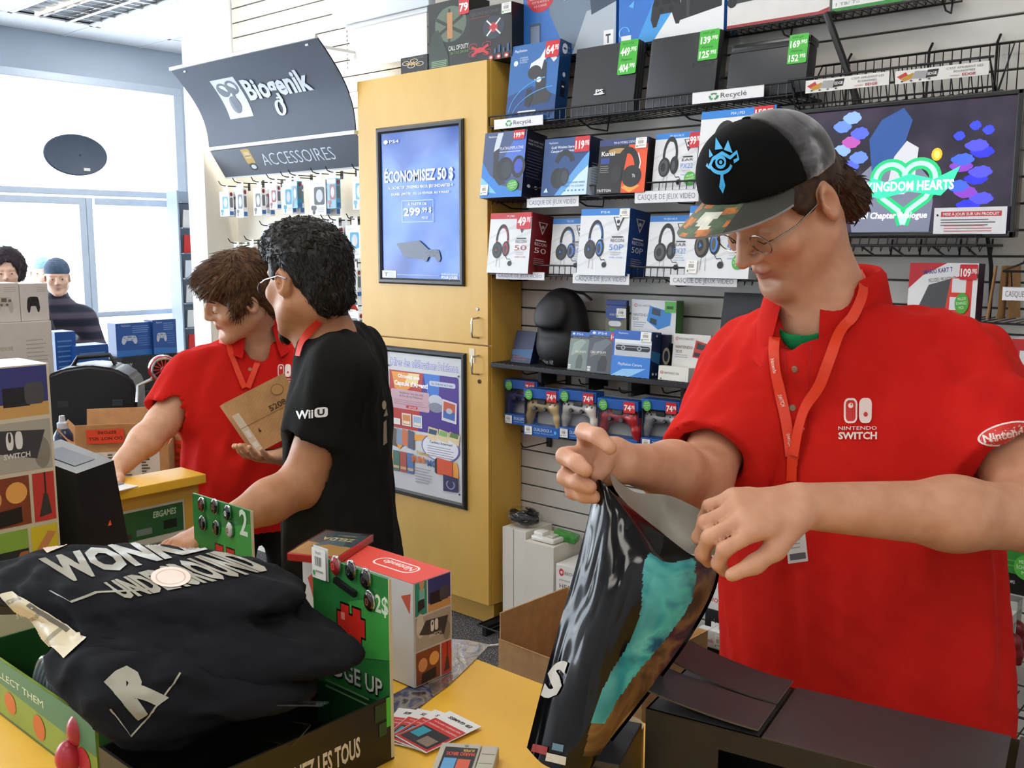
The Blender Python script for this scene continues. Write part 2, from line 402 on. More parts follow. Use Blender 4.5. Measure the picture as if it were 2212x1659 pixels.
def _lam(col, c2, rough):
    def f(nt, b, N):
        tc = N('TexCoord'); n = N('TexNoise', i_Scale=7., i_Detail=8., i_Roughness=.65); mp = N('Mapping'); mp.inputs['Scale'].default_value = (1, 1, .35)
        nt.links.new(tc.outputs['Object'], mp.inputs[0]); nt.links.new(mp.outputs[0], n.inputs['Vector'])
        r = ramp(nt, [(.3, col), (.75, c2)]); nt.links.new(n.outputs['Fac'], r.inputs['Fac']); nt.links.new(r.outputs[0], b.inputs['Base Color'])
        n3 = N('TexNoise', i_Scale=40., i_Detail=4.); nt.links.new(tc.outputs['Object'], n3.inputs['Vector'])
        mr = N('MapRange'); mr.inputs['To Min'].default_value = rough - .06; mr.inputs['To Max'].default_value = rough + .08; nt.links.new(n3.outputs['Fac'], mr.inputs['Value']); nt.links.new(mr.outputs[0], b.inputs['Roughness'])
        b.inputs['Specular IOR Level'].default_value = .75
    return f
m_yellow = nodemat('yellow_laminate', _lam('#d0a13c', '#d9ae4c', .46))
m_counter = nodemat('counter_laminate', _lam('#e4b030', '#ecbb38', .42))
m_white = mat('#d8d6d2', rough=.6, vary=.02, scale=8)
m_slat = mat('#cfccc6', rough=.5, vary=.025, scale=6)
m_wall = mat('#d9dadb', rough=.8, vary=.02, scale=5)
m_alu = mat('#b9c3cf', rough=.38, metal=.25, vary=.03)
m_wire = mat('#17161a', rough=.4, metal=.2, vary=.2, scale=60)
m_black = mat('#121214', rough=.55, vary=.15)
m_chrome = mat('#c9c9cc', rough=.2, metal=1., vary=.03)
def _fres(nt, N):       # thin pane: the same reflectance from both sides
    lw = N('LayerWeight'); lw.inputs[0].default_value = .5; p = N('Math', operation='POWER'); p.inputs[1].default_value = 4; q = N('Math', operation='MULTIPLY_ADD'); q.inputs[1].default_value = .8; q.inputs[2].default_value = .045
    nt.links.new(lw.outputs['Facing'], p.inputs[0]); nt.links.new(p.outputs[0], q.inputs[0]); return q.outputs[0]
def _glass(nt, b, N):
    out = nt.nodes['Material Output']; t = N('BsdfTransparent'); g = N('BsdfGlossy', i_Roughness=.03); mx = N('MixShader'); nt.links.new(_fres(nt, N), mx.inputs[0]); nt.links.new(t.outputs[0], mx.inputs[1]); nt.links.new(g.outputs[0], mx.inputs[2]); nt.links.new(mx.outputs[0], out.inputs['Surface'])
m_glass = nodemat('window_glass', _glass)
def _film(nt, b, N):
    out = nt.nodes['Material Output']; t = N('BsdfTransparent'); g = N('BsdfGlossy', i_Roughness=.12); mx = N('MixShader'); t.inputs[0].default_value = (.93, .94, .95, 1)
    nt.links.new(_fres(nt, N), mx.inputs[0]); nt.links.new(t.outputs[0], mx.inputs[1]); nt.links.new(g.outputs[0], mx.inputs[2]); nt.links.new(mx.outputs[0], out.inputs['Surface'])
m_clear = nodemat('clear_plastic', _film)
# ------------------------------------------------------------------ the room
XW, YS, ZC, XR, YF, YB = -7.6, 3.14, 3.178, 1.9, -2.6, 5.2
struct(MB().bb((XW - .3, YF, -.1), (XR, YB, 0), m_carpet).build('floor'), 'dark speckled carpet floor')
struct(MB().bb((-40, -30, -.2), (XW - .3, 40, -.12), mat('#e8ecf0', rough=.9, vary=.03, scale=.6)).build('ground_outside'), 'pale snowy pavement outside the shop front')
wb = struct(MB().bb((-4.98, YS + .016, 0), (XR, YS + .16, ZC), mat('#55524e', rough=.8)).build('wall_back'), 'slatted display wall with horizontal grooves')
ps = .0762; zt = .52 + ps * 34; slat_me = None
for k in range(-6, 35):
    z0 = .52 + ps * k + .0032; z1 = min(.52 + ps * (k + 1) - .0032, ZC - .002)
    if z1 - z0 < .02: continue
    mb = MB().box((0, 0, 0), (XR + 4.80, .016, ps - .0064), m_slat, bev=.003)
    if slat_me is None: slat_me = mb.mesh('slat')
    o = link('slat', slat_me, wb); o.location = ((XR - 4.80) / 2, YS + .0085, (z0 + z1) / 2); o.scale = (1, 1, (z1 - z0) / (ps - .0064))
struct(MB().bb((XR, YF, 0), (XR + .1, YB, ZC), m_wall).build('wall_right'))
struct(MB().bb((XW, YF - .1, 0), (XR, YF, ZC), m_wall).build('wall_front'))
struct(MB().bb((XW, YB, 0), (-4.9, YB + .1, ZC), m_wall).build('wall_far'))
struct(MB().bb((-4.98, YS + .17, 0), (-4.9, YB, ZC), m_wall).build('wall_return'))
struct(MB().bb((-4.965, 2.93, 0), (-4.815, YS + .165, ZC), mat('#dcdfe3', rough=.55, vary=.02), bev=.004).build('trim_1'), 'white end pilaster of the slatted wall')
# ceiling with lay-in tiles
cl = struct(MB().bb((XW, YF, ZC + .02), (XR, YB, ZC + .08), mat('#9a9da2', rough=.9)).build('ceiling'), 'suspended ceiling of pale mineral tiles')
xs = [XW] + [-7.13 + 1.22 * i for i in range(8)] ; xs = [x for x in xs if x < XR] + [XR]
ys = [y for y in [3.51 + .61 * i for i in range(-11, 4)] if YF < y < YB]; ys = [YF] + ys + [YB]
TRO = {(1, 10), (1, 11), (3, 9), (3, 6), (3, 2), (5, 8), (5, 5), (5, 2), (1, 6), (1, 3), (7, 5), (7, 2)}
tile_cache = {}
def bar(a, b): return MB().bb(a, b, mat('#e4e6e8', rough=.4), bev=.001)
for i in range(len(xs) - 1):
    for j in range(len(ys) - 1):
        w, d = xs[i + 1] - xs[i] - .024, ys[j + 1] - ys[j] - .024
        if (i, j) in TRO or w < .05 or d < .05: continue
        kk = (round(w, 3), round(d, 3))
        if kk not in tile_cache: tile_cache[kk] = MB().box((0, 0, 0), (w, d, .016), m_tile, bev=.004).mesh('ceiling_tile')
        o = link('ceiling_tile', tile_cache[kk], cl); o.location = ((xs[i] + xs[i + 1]) / 2, (ys[j] + ys[j + 1]) / 2, ZC + .008)
for x in xs[1:-1]: bar((x - .012, YF, ZC - .006), (x + .012, YB, ZC + .004)).build('grid_rail', cl)
for y in ys[1:-1]: bar((XW, y - .012, ZC - .004), (XR, y + .012, ZC + .006)).build('grid_rail', cl)
em_lamp = nodemat('lit_diffuser', lambda nt, b, N: (b.inputs['Emission Color'].__setattr__('default_value', (1, .955, .88, 1)), b.inputs['Emission Strength'].__setattr__('default_value', TROFFER_STRENGTH), b.inputs['Base Color'].__setattr__('default_value', (.9, .9, .9, 1))))
for (i, j) in sorted(TRO):
    if i >= len(xs) - 1 or j >= len(ys) - 1: continue
    x0, x1, y0, y1 = xs[i], xs[i + 1], ys[j], ys[j + 1]; cx, cy = (x0 + x1) / 2, (y0 + y1) / 2
    lab = {(1, 10): 'louvred ceiling troffer with mirrored cells nearest the shop window', (1, 11): 'recessed ceiling troffer with clear wavy lens beside the white pilaster'}.get((i, j), 'lit fluorescent ceiling troffer above the sales floor')
    t = thing('ceiling_light', lab, 'ceiling light', (cx, cy, ZC), None, 'recessed fluorescent ceiling lights')
    w, d = x1 - x0 - .03, y1 - y0 - .03
    fr = MB()
    for sx in (-1, 1): fr.box((sx * (w / 2 - .015), 0, -.002), (.03, d, .012), mat('#e6e8ea', rough=.35), bev=.002)
    for sy in (-1, 1): fr.box((0, sy * (d / 2 - .015), -.002), (w, .03, .012), mat('#e6e8ea', rough=.35), bev=.002)
    fr.build('frame', t)
    if (i, j) == (1, 10):
        MB().box((0, 0, .014), (w - .05, d - .05, .01), mat('#8a8d8c', rough=.15, metal=.9)).build('reflector', t)
        for q in range(1, 6): MB().box((-w / 2 + .03 + q * (w - .06) / 6, 0, -.004), (.006, d - .06, .02), m_chrome, bev=.001).build('louvre', t)
        for q in range(1, 3): MB().box((0, -d / 2 + .03 + q * (d - .06) / 3, -.004), (w - .06, .006, .02), m_chrome, bev=.001).build('louvre', t)
        for q in (-1, 1): MB().cyl((-w / 2 + .05, q * .12, .002), (w / 2 - .05, q * .12, .002), .012, mat('#fff8e8', emit=1.2)).build('lamp_tube', t)
    else:
        MB().grid(lambda u, v: ((u - .5) * (w - .05), (v - .5) * (d - .05), -.002 + .003 * math.sin(v * 40)), 4, 24, em_lamp).build('diffuser', t, smooth=True)
# shop front
m_head = mat('#a9b4c2', rough=.7, vary=.02, scale=3)
struct(MB().bb((XW - .25, YF, 2.90), (XW, YB, ZC + .02), m_head).build('wall_left'), 'blue grey bulkhead above the shop window')
struct(MB().bb((XW - .06, YF, 2.835), (XW + .015, 4.46, 2.90), m_alu, bev=.006).build('trim_2'), 'aluminium head rail of the shop window')
w1 = struct(MB().bb((XW - .05, YF, 2.0), (XW + .01, 4.40, 2.05), m_alu, bev=.005).build('window_1'), 'shop window above the doors')
MB().bb((XW - .05, 4.385, .0), (XW + .012, 4.465, 2.84), m_alu, bev=.005).build('jamb', w1)
for y in (2.4, .4, -1.6): MB().bb((XW - .05, y - .04, 0), (XW + .01, y + .04, 2.84), m_alu, bev=.005).build('mullion', w1)
for a, b in ((2.44, 4.385), (.44, 2.36), (-1.56, .36), (YF, -1.64)): MB().bb((XW - .022, a, 2.05), (XW - .016, b, 2.835), m_glass).build('pane', w1)
for a, b in ((.44, 2.36), (-1.56, .36), (YF, -1.64)):
    MB().bb((XW - .022, a, .1), (XW - .016, b, 2.0), m_glass).build('pane', w1); MB().bb((XW - .05, a, 0), (XW + .01, b, .1), m_alu).build('sill', w1)
struct(MB().bb((XW - .25, 4.465, 0), (XW, YB, 2.9), m_head).build('wall_corner'))
for n, (a, b) in enumerate(((3.60, 4.385), (2.44, 3.598))):
    d = MB()
    d.bb((XW - .03, a, .02), (XW + .015, a + .052, 1.985), m_alu, bev=.005); d.bb((XW - .03, b - .055, .02), (XW + .015, b, 1.985), m_alu, bev=.005)
    d.bb((XW - .03, a + .07, 1.93), (XW + .015, b - .05, 1.985), m_alu, bev=.004); d.bb((XW - .03, a + .07, .02), (XW + .015, b - .05, .2), m_alu, bev=.004)
    d = struct(d.build('door_%d' % (n + 1)), 'glazed aluminium entrance door ' + ('with horizontal push bar' if n == 0 else 'left leaf'))
    MB().bb((XW - .012, a + .07, .19), (XW - .006, b - .05, 1.94), m_glass).build('pane', d)
    MB().bb((XW + .03, a + .02, 1.055), (XW + .06, b - .02, 1.1), m_alu, bev=.01).build('push_bar', d)
    for y in (a + .05, b - .04): MB().bb((XW + .012, y - .015, 1.06), (XW + .035, y + .015, 1.095), m_alu).build('bracket', d)
# oval sign seen from behind, hung in the shop window
c = onx(162, 335, XW + .04); so = thing('oval_sign', 'dark oval sign hanging in the bright shop window seen from behind', 'sign', c)
X = Matrix.Rotation(math.pi / 2, 4, 'Y') @ Matrix.Diagonal((.155, .245, 1, 1))
MB().lathe([(.001, 0), (.97, 0), (1, .008), (1, .02), (.95, .028), (.9, .022), (.001, .018)], mat('#3d4756', rough=.6, vary=.06), 40, X).build('panel', so, smooth=True)
MB().box((.024, .075, -.105), (.004, .05, .022), '#d8d4cc').build('maker_label', so)
MB().ell((.022, .03, .0), (.004, .006, .006), '#20252e').build('stud', so)
for s in (-1, 1): MB().cyl((.01, s * .1, .135), (.01, s * .1, .53), .002, '#c8ccd2', n=5).build('hanging_wire', so)
# narrow grey rack by the entrance
t = thing('literature_rack', 'tall narrow grey metal rack with small shelves beside the entrance door', 'rack', onx(398, 700, -7.3) * np.array([1, 1, 0]))
p = onx(398, 700, -7.3)
MB().bb((-.06, -.07, 0), (.1, -.055, 2.05), mat('#8d99a8', rough=.5), bev=.003).build('side_panel', t)
MB().bb((-.06, -.055, 0), (-.05, .25, 2.05), mat('#8d99a8', rough=.5), bev=.002).build('back_panel', t)
for k in range(9): MB().bb((-.05, -.055, .35 + k * .2), (.14, .25, .358 + k * .2), mat('#6f7b8a', rough=.5)).build('shelf', t)
for k in range(8):
    tag(MB().box((p[0] + .06, p[1] + .06, .43 + k * .2), (.012, .13, .14), ['#e9e6e0', '#e2e6ea', '#d8302c', '#e9e6e0'][k % 4], Ry(8)).build('leaflet_stack'), ('pale', 'bluish white', 'red', 'cream')[k % 4] + ' leaflets on shelf %s of the narrow grey rack' % ('one two three four five six seven eight'.split()[k]) + ' counted from the floor', 'leaflets', 'leaflets in the grey rack')
# ------------------------------------------------------------------ cartons and their printing
DIM = {}
def face_x(t, f):
    w, d, h = DIM[t.name]; S = Matrix.Diagonal((w if f in ('front', 'top', 'back') else d, 1, d if f == 'top' else h, 1))
    if f == 'front': return Matrix.Translation((0, -.0004, 0)) @ S
    if f == 'right': return Matrix.Translation((w + .0004, 0, 0)) @ Matrix.Rotation(math.pi / 2, 4, 'Z') @ S
    if f == 'left': return Matrix.Translation((-.0004, d, 0)) @ Matrix.Rotation(-math.pi / 2, 4, 'Z') @ S
    if f == 'back': return Matrix.Translation((w, d + .0004, 0)) @ Matrix.Rotation(math.pi, 4, 'Z') @ S
    return Matrix.Translation((0, 0, h + .0004)) @ Matrix.Rotation(-math.pi / 2, 4, 'X') @ S
def put(P, t, f='front', name=None): return P.build(name or f + '_print', t, face_x(t, f))
def carton(name, label, cat, x0, z0, yf, w, d, h, col, rz=0., lean=0., group=None, bev=.0015, rough=.4):
    R = Matrix.Rotation(math.radians(rz), 4, 'Z') @ Matrix.Rotation(-math.radians(lean), 4, 'X')
    t = thing(name, label, cat, (x0, yf, z0), R, group); DIM[t.name] = (w, d, h)
    MB().box((w / 2, d / 2, h / 2), (w, d, h), M(col, rough=rough, vary=.04, scale=20) if isinstance(col, str) else col, bev=bev).build('body', t); return t
def rect_px(xl, xr, yt, yb, yf, lean=0., z0=None):
    a = ony(xl, yb, yf); b = ony(xr, yb, yf); z = a[2] if z0 is None else z0; L = math.radians(lean)
    r = ray((xl + xr) / 2, yt); n = np.array([0, -math.cos(L), math.sin(L)]); p0 = np.array([0, yf, z])
    k = ((p0 - _C) @ n) / (r @ n); q = _C + r * k; h = (q - p0) @ np.array([0, math.sin(L), math.cos(L)])
    return a[0], z, b[0] - a[0], h
def shelf_box(name, label, cat, xl, xr, yt, yb, d, col, yf=2.93, lean=0., z0=None, rz=0., group=None, rough=.4):
    x, z, w, h = rect_px(xl, xr, yt, yb, yf, lean, z0); return carton(name, label, cat, x, z, yf, w, d, h, col, rz, lean, group, rough=rough)
def price(t, x0, y0, x1, y1, big, small='.99$', col='#c81f2b', f='front', name='price_tag'):
    P = Print(); P.n = 40; P.rrect(x0, y0, x1, y1, (x1 - x0) * .08, col, (y1 - y0) * .08); w, h = x1 - x0, y1 - y0
    k = .58 if small else .86
    P.text(big, x0 + w * .06, y0 + h * .22, h * .52, '#f4f2ee', wd=w * k, bold=.03)
    if small: P.text(small, x0 + w * .66, y0 + h * .42, h * .32, '#f4f2ee', wd=w * .3, bold=.02)
    return put(P, t, f, name)
def barcode(t, x0, y0, x1, y1, col='#eceae4', f='front'):
    P = Print(); P.n = 46; P.rrect(x0, y0, x1, y1, (x1 - x0) * .06, col, (y1 - y0) * .06); w, h = x1 - x0, y1 - y0
    for i in range(9):
        a = x0 + w * (.22 + .06 * i); P.rect(a, y0 + h * .42, a + w * (.02 if i % 3 else .035), y0 + h * .72, '#5b5a58')
    P.text('Recyclé', x0 + w * .3, y0 + h * .82, h * .1, '#55534f', wd=w * .4); P.rect(x0 + w * .3, y0 + h * .22, x1 - w * .15, y0 + h * .28, '#9a9890')
    P.ell(x0 + w * .16, y0 + h * .18, w * .08, h * .09, '#3d9a4a', 10)
    return put(P, t, f, 'barcode_sticker')
def round_sticker(t, cx, cy, rx, ry, f='front'):
    P = Print(); P.n = 43; P.ell(cx, cy, rx, ry, '#4ba63a')
    for i, s in enumerate(('MEILLEUR', 'ÉCHANGEZ', 'MOI')): P.text(s, cx, cy + ry * (.3 - i * .42), ry * .28, '#dff0d4', wd=rx * (1.2, 1.5, .7)[i], align='c', rot=8)
    return put(P, t, f, 'round_sticker')
def headset(P, x0, y0, x1, y1, dark='#1b1b1e', acc='#8d2a2a', mid='#333338', mic=True, thick=1.):
    X = lambda u: x0 + (x1 - x0) * u; Y = lambda v: y0 + (y1 - y0) * v; sx, sy = x1 - x0, y1 - y0
    P.line([(X(.22 + .3 - .3 * math.cos(a)), Y(.55 + .42 * math.sin(a))) for a in [math.pi * i / 14 for i in range(15)]], .11 * sx * thick, dark, sy / sx)
    P.line([(X(.26 + .28 - .26 * math.cos(a)), Y(.56 + .36 * math.sin(a))) for a in [math.pi * (.45 + .5 * i / 10) for i in range(11)]], .04 * sx, acc, sy / sx)
    P.rect(X(.17), Y(.42), X(.28), Y(.6), dark); P.rect(X(.76), Y(.42), X(.87), Y(.6), dark); P.rect(X(.18), Y(.52), X(.27), Y(.56), acc); P.rect(X(.77), Y(.52), X(.86), Y(.56), acc)
    P.ell(X(.74), Y(.32), .20 * sx, .22 * sy, dark); P.ell(X(.72), Y(.32), .13 * sx, .17 * sy, acc); P.ell(X(.70), Y(.31), .08 * sx, .12 * sy, mid)
    P.ell(X(.28), Y(.28), .27 * sx, .24 * sy, dark); P.ell(X(.25), Y(.28), .20 * sx, .19 * sy, mid); P.ell(X(.23), Y(.28), .11 * sx, .11 * sy, dark)
    P.poly([(X(.17), Y(.24)), (X(.28), Y(.27)), (X(.2), Y(.35))], acc)
    if mic:
        P.line([(X(.74), Y(.12)), (X(.85), Y(.02)), (X(1.0), Y(.03)), (X(1.08), Y(-.06))], .02 * sx, dark, sy / sx); P.ell(X(1.0), Y(-.1), .11 * sx, .07 * sy, dark)
        P.line([(X(.3), Y(.05)), (X(.28), Y(-.2))], .012 * sx, dark); P.line([(X(.45), Y(.05)), (X(.47), Y(-.22))], .012 * sx, dark)
def gamepad(P, cx, cy, sx, sy, col='#232326', acc='#0f0f11'):
    pts = [(-.5, .2), (-.42, .5), (-.2, .55), (.2, .55), (.42, .5), (.5, .2), (.55, -.3), (.46, -.62), (.34, -.6), (.2, -.15), (-.2, -.15), (-.34, -.6), (-.46, -.62), (-.55, -.3)]
    P.poly([(cx + a * sx, cy + b * sy) for a, b in pts], col); P.rect(cx - .16 * sx, cy + .2 * sy, cx + .16 * sx, cy + .48 * sy, acc)
    for a, b, r in ((-.34, .28, .1), (.34, .28, .1), (-.17, 0, .09), (.17, 0, .09)): P.ell(cx + a * sx, cy + b * sy, r * sx, r * sy, acc, 12)
def recycle(P, cx, cy, rx, ry, col='#3b8b57'):
    for a in (90, 210, 330):
        P.arc(cx, cy, rx * .72, ry * .72, a - 50, a + 28, rx * .42, col, 6, ry / rx)
        e = math.radians(a + 52); s = math.radians(a + 26); P.poly([(cx + rx * .3 * math.cos(s), cy + ry * .3 * math.sin(s)), (cx + rx * 1.1 * math.cos(s), cy + ry * 1.1 * math.sin(s)), (cx + rx * .75 * math.cos(e), cy + ry * .75 * math.sin(e))], col)
# ------------------------------------------------------------------ tall yellow cabinet
CX0, CX1, CY, CZ = -3.512, -2.715, 2.927, 2.343
cab = thing('tall_cabinet', 'tall yellow two door cabinet carrying two framed posters', 'cabinet', (CX0, CY, 0))
cw = CX1 - CX0
MB().bb((0, .02, .1), (cw, .205, CZ), m_yellow, bev=.002).build('body', cab); MB().bb((.01, .05, 0), (cw - .02, .2, .1), mat('#b98e33', rough=.6)).build('toe_kick', cab)
d1 = MB().bb((.003, 0, 1.214), (cw - .003, .018, CZ - .002), m_yellow, bev=.0015).build('door', cab); d2 = MB().bb((.003, 0, .102), (cw - .003, .018, 1.208), m_yellow, bev=.0015).build('door', cab)
for dd, (ya, yb) in ((d1, (686, 729)), (d2, (768, 808))):
    a = ony(1030, ya, CY); b = ony(1030, yb, CY); x = a[0] - CX0
    MB().tube([(x + .012, 0, a[2]), (x, -.028, a[2] - .004), (x, -.03, a[2] - .015), (x, -.03, b[2] + .015), (x, -.028, b[2] + .004), (x + .012, 0, b[2])], .0045, m_chrome, 8).build('handle', dd, smooth=True)
q = ony(1036, 824, CY); MB().lathe([(.001, 0), (.009, 0), (.009, .002), (.006, .003)], '#4a3a1e', 12, Matrix.Translation((q[0] - CX0, -.001, q[2])) @ Matrix.Rotation(math.pi / 2, 4, 'X')).build('cable_hole', d2)
q = ony(1032, 668, CY); MB().lathe([(.001, .004), (.006, .004), (.008, 0)], m_chrome, 12, Matrix.Translation((q[0] - CX0, 0, q[2])) @ Matrix.Rotation(math.pi / 2, 4, 'X')).build('lock', d1)
q = ony(1014, 752, CY); tag(MB().bb((q[0], CY - .0022, q[2] - .06), (q[0] + .03, CY - .0004, q[2]), '#e4d9bd').build('paper_note'), 'small white paper note taped by the lower cabinet handle', 'note')
def _poster_blue(nt, b, N):
    tc = N('TexCoord'); sep = N('SeparateXYZ'); nt.links.new(tc.outputs['Object'], sep.inputs[0]); n = N('TexNoise', i_Scale=3.5, i_Detail=2.); nt.links.new(tc.outputs['Object'], n.inputs['Vector'])
    ma = N('Math', operation='MULTIPLY_ADD'); ma.inputs[1].default_value = .9; nt.links.new(sep.outputs['Z'], ma.inputs[0]); nt.links.new(n.outputs['Fac'], ma.inputs[2])
    r = ramp(nt, [(.35, '#0d3488'), (.6, '#2a62c0'), (.85, '#4a80d4'), (1., '#2458b4')]); nt.links.new(ma.outputs[0], r.inputs['Fac']); nt.links.new(r.outputs[0], b.inputs['Base Color'])
    b.inputs['Roughness'].default_value = .2; b.inputs['Specular IOR Level'].default_value = .45
def snap_frame(name, label, corners, Y, sheet_m, wav=0.):
    p = [ony(x, y, Y) for x, y in corners]; x0 = (p[0][0] + p[3][0]) / 2; x1 = (p[1][0] + p[2][0]) / 2; z1 = (p[0][2] + p[1][2]) / 2; z0 = (p[2][2] + p[3][2]) / 2
    w, h = x1 - x0, z1 - z0; t = thing(name, label, 'poster', (x0, Y, z0)); fw = .026; mf = mat('#2c2b2b', rough=.32, metal=.3, vary=.08)
    prof = [(0, 0), (0, -.006), (.007, -.013), (.018, -.013), (fw, -.007), (fw, 0)]
    for a, b, R in (((0, 0, 0), w, 0), ((w, 0, 0), h, 1), ((w, 0, h), w, 2), ((0, 0, h), h, 3)):
        vs = []
        for e in (0, 1):
            for pz, py in prof: vs.append((pz if e == 0 else b - pz, py, pz))
        k = len(prof); fs = [(i, i + 1, k + i + 1, k + i) for i in range(k - 1)]
        MB().add(vs, fs, mf, Matrix.Translation(a) @ Matrix.Rotation(-math.pi / 2 * R, 4, 'Y')).build('frame_rail', t, smooth=20)
    MB().grid(lambda u, v: (fw * .8 + u * (w - 1.6 * fw), -.0025 - wav * (math.sin(u * 7 + v * 3) * math.sin(v * 6 + 1.2) + .5 * math.sin(u * 13 - v * 9)), fw * .8 + v * (h - 1.6 * fw)), 24, 40, sheet_m).build('poster_sheet', t, smooth=True)
    X = Matrix.Translation((fw, -.003 - wav * 1.2, fw)) @ Matrix.Diagonal((w - 2 * fw, 1, h - 2 * fw, 1)); return t, X
t, X = snap_frame('framed_poster', 'glossy blue poster in a black snap frame on the upper cabinet door', ((815, 283), (1003, 250), (1005, 617), (820, 613)), CY - .001, nodemat('glossy_blue_poster', _poster_blue), .0022)
P = Print(); P.rough = .3; Wt = '#f2f5fb'
P.text('PS4', .12, .93, .022, Wt, wd=.13); P.ell(.075, .94, .03, .014, Wt, 10)
P.text('ÉCONOMISEZ 50 $', .05, .665, .075, Wt, wd=.88, bold=.03); P.text("À L'ACHAT DE L'ENSEMBLE PS4 DU JEU UNCHARTED 4", .1, .615, .02, Wt, wd=.82, bold=.015); P.text('DURÉE LIMITÉE : DU 24 FÉVRIER AU 9 MARS', .14, .572, .016, Wt, wd=.74, bold=.01)
for a in ((.28, .385, .68, .389), (.28, .53, .68, .534), (.28, .385, .284, .534), (.676, .385, .68, .534)): P.rect(*a, '#c4d8f4')
P.text('À PARTIR DE', .36, .5, .018, Wt, wd=.24, bold=.01); P.text('299', .3, .43, .055, Wt, wd=.22, bold=.03); P.text('.99 $', .53, .45, .035, Wt, wd=.13, bold=.02); P.text('PDSF', .54, .405, .018, Wt, wd=.08)
P.poly([(.2, .24), (.5, .26), (.62, .2), (.58, .13), (.3, .15)], '#33435e'); gamepad(P, .66, .16, .2, .07, '#3c4a62', '#27324a')
P.rect(.0, .0, .19, .05, '#dfe6f0'); P.text('T', .03, .012, .026, '#202020', wd=.05, bold=.04); P.lines(.08, .036, .17, 4, .009, .003, '#6b7890'); P.rect(.2, .022, .75, .026, '#9db8e8')
P.text('LE MEILLEUR ENDROIT', .78, .03, .012, Wt, wd=.2, bold=.01); P.text('POUR JOUER', .78, .005, .018, Wt, wd=.2, bold=.02)
P.build('poster_print', t, X)
t, X = snap_frame('framed_poster', 'trading card promotion poster in a black snap frame on the lower cabinet door', ((825, 745), (1008, 763), (1010, 1102), (838, 1060)), CY - .001, mat('#cfd0d2', rough=.35), 0)
P = Print(); P.rough = .4
P.text('Offres des célébrations Pokémon', .03, .905, .055, '#5a5fb0', wd=.93, bold=.05); P.text('Offres des célébrations Pokémon', .03, .905, .055, '#d8d8ea', wd=.93, bold=.012)
P.rrect(.03, .45, .96, .87, .03, '#4b2f8a', .02); P.poly([(.03, .47), (.03, .87), (.5, .87), (.46, .68), (.42, .45), (.06, .45)], '#b5352a'); P.poly([(.1, .74), (.06, .86), (.42, .86), (.4, .8), (.25, .72)], '#e89a3a'); P.poly([(.5, .87), (.56, .72), (.7, .7), (.72, .87)], '#3f78cf'); P.poly([(.25, .79), (.3, .86), (.45, .86), (.42, .78)], '#f2d79a')
P.text('Obtenez une', .15, .82, .028, '#ffffff', wd=.3, bold=.02); P.text("Capsule d'Argent!", .1, .765, .034, '#ffffff', wd=.46, bold=.035)
P.rrect(.58, .79, .92, .825, .02, '#c9cfe4', .015); P.text('Du 13 février au 5 mars', .61, .8, .016, '#2b2b55', wd=.28, bold=.01)
P.rrect(.05, .595, .58, .735, .02, '#caa5b0', .015); P.text("Améliorez l'une des stats", .17, .705, .018, '#302028', wd=.33); P.text('de l\'un de vos Pokémon!', .17, .682, .018, '#302028', wd=.32); P.lines(.08, .655, .55, 3, .014, .004, '#a27a88'); P.rrect(.26, .605, .42, .625, .01, '#c92b2b', .008); P.text('EXCLUSIF', .3, .609, .011, '#ffffff', wd=.1)
P.rect(.57, .64, .76, .69, '#9fa1ae'); P.ell(.665, .69, .095, .04, '#c6c8d2'); P.ell(.665, .64, .095, .035, '#85879a'); P.poly([(.74, .56), (.93, .545), (.94, .69), (.755, .71)], '#d8d2d8'); P.poly([(.76, .58), (.91, .565), (.92, .68), (.77, .695)], '#c15a3a'); P.poly([(.76, .58), (.91, .565), (.915, .62), (.765, .63)], '#4468b0'); P.ell(.84, .63, .04, .02, '#b9bbc6')
for i, (a, c) in enumerate(((.2, '#d48b52'), (.35, '#9db4d8'))): P.rect(a, .475, a + .13, .565, '#e5e1da'); P.rect(a + .012, .483, a + .118, .555, c); P.rect(a + .02, .49, a + .11, .51, '#efe3c8')
P.rect(.05, .475, .18, .52, '#e5e1da'); P.text('E', .055, .482, .025, '#222222', wd=.025)
for a, c in ((.08, '#e39a2e'), (.28, '#e39a2e')): pass
P.arc(.5, .2, .42, .21, 30, 150, .07, '#e39a2e', 20, .6); P.arc(.5, .2, .42, .21, 165, 200, .07, '#e39a2e', 8, .6); P.arc(.5, .2, .42, .21, -30, 20, .07, '#e39a2e', 8, .6)
P.ell(.72, .36, .25, .1, '#6a5fae', 28); P.ell(.72, .36, .235, .093, '#dcdce2', 28); P.text('Cadeau Internet!', .58, .385, .018, '#2b2b45', wd=.3, bold=.02); P.lines(.55, .36, .9, 5, .017, .005, '#8b8ba0')
for i, c in enumerate(('#d86a35', '#b7a2c8', '#8f8b86')): P.poly([(.55 + .14 * i, .41 + .01 * i), (.68 + .14 * i, .405 - .005 * i), (.7 + .14 * i, .49 - .01 * i), (.57 + .14 * i, .5 - .005 * i)], '#dcc79a'); P.poly([(.565 + .14 * i, .45), (.67 + .14 * i, .445), (.685 + .14 * i, .48), (.58 + .14 * i, .485)], ('#34506c', '#7fae6a', '#5f7a45')[i])
for i, c in enumerate(('#5b4538', '#7d90a8', '#c36a38', '#4a4f66')): P.poly([(.04 + .08 * i, .34 - .015 * abs(i - 1.5)), (.13 + .08 * i, .33 - .015 * abs(i - 1.5)), (.13 + .08 * i, .44), (.05 + .08 * i, .45)], c)
for i, c in enumerate(('#3e6a5a', '#a84232', '#4d6ca8')): P.rect(.07 + .1 * i, .13, .16 + .1 * i, .28, c); P.rect(.075 + .1 * i, .15, .155 + .1 * i, .17, '#c9a878')
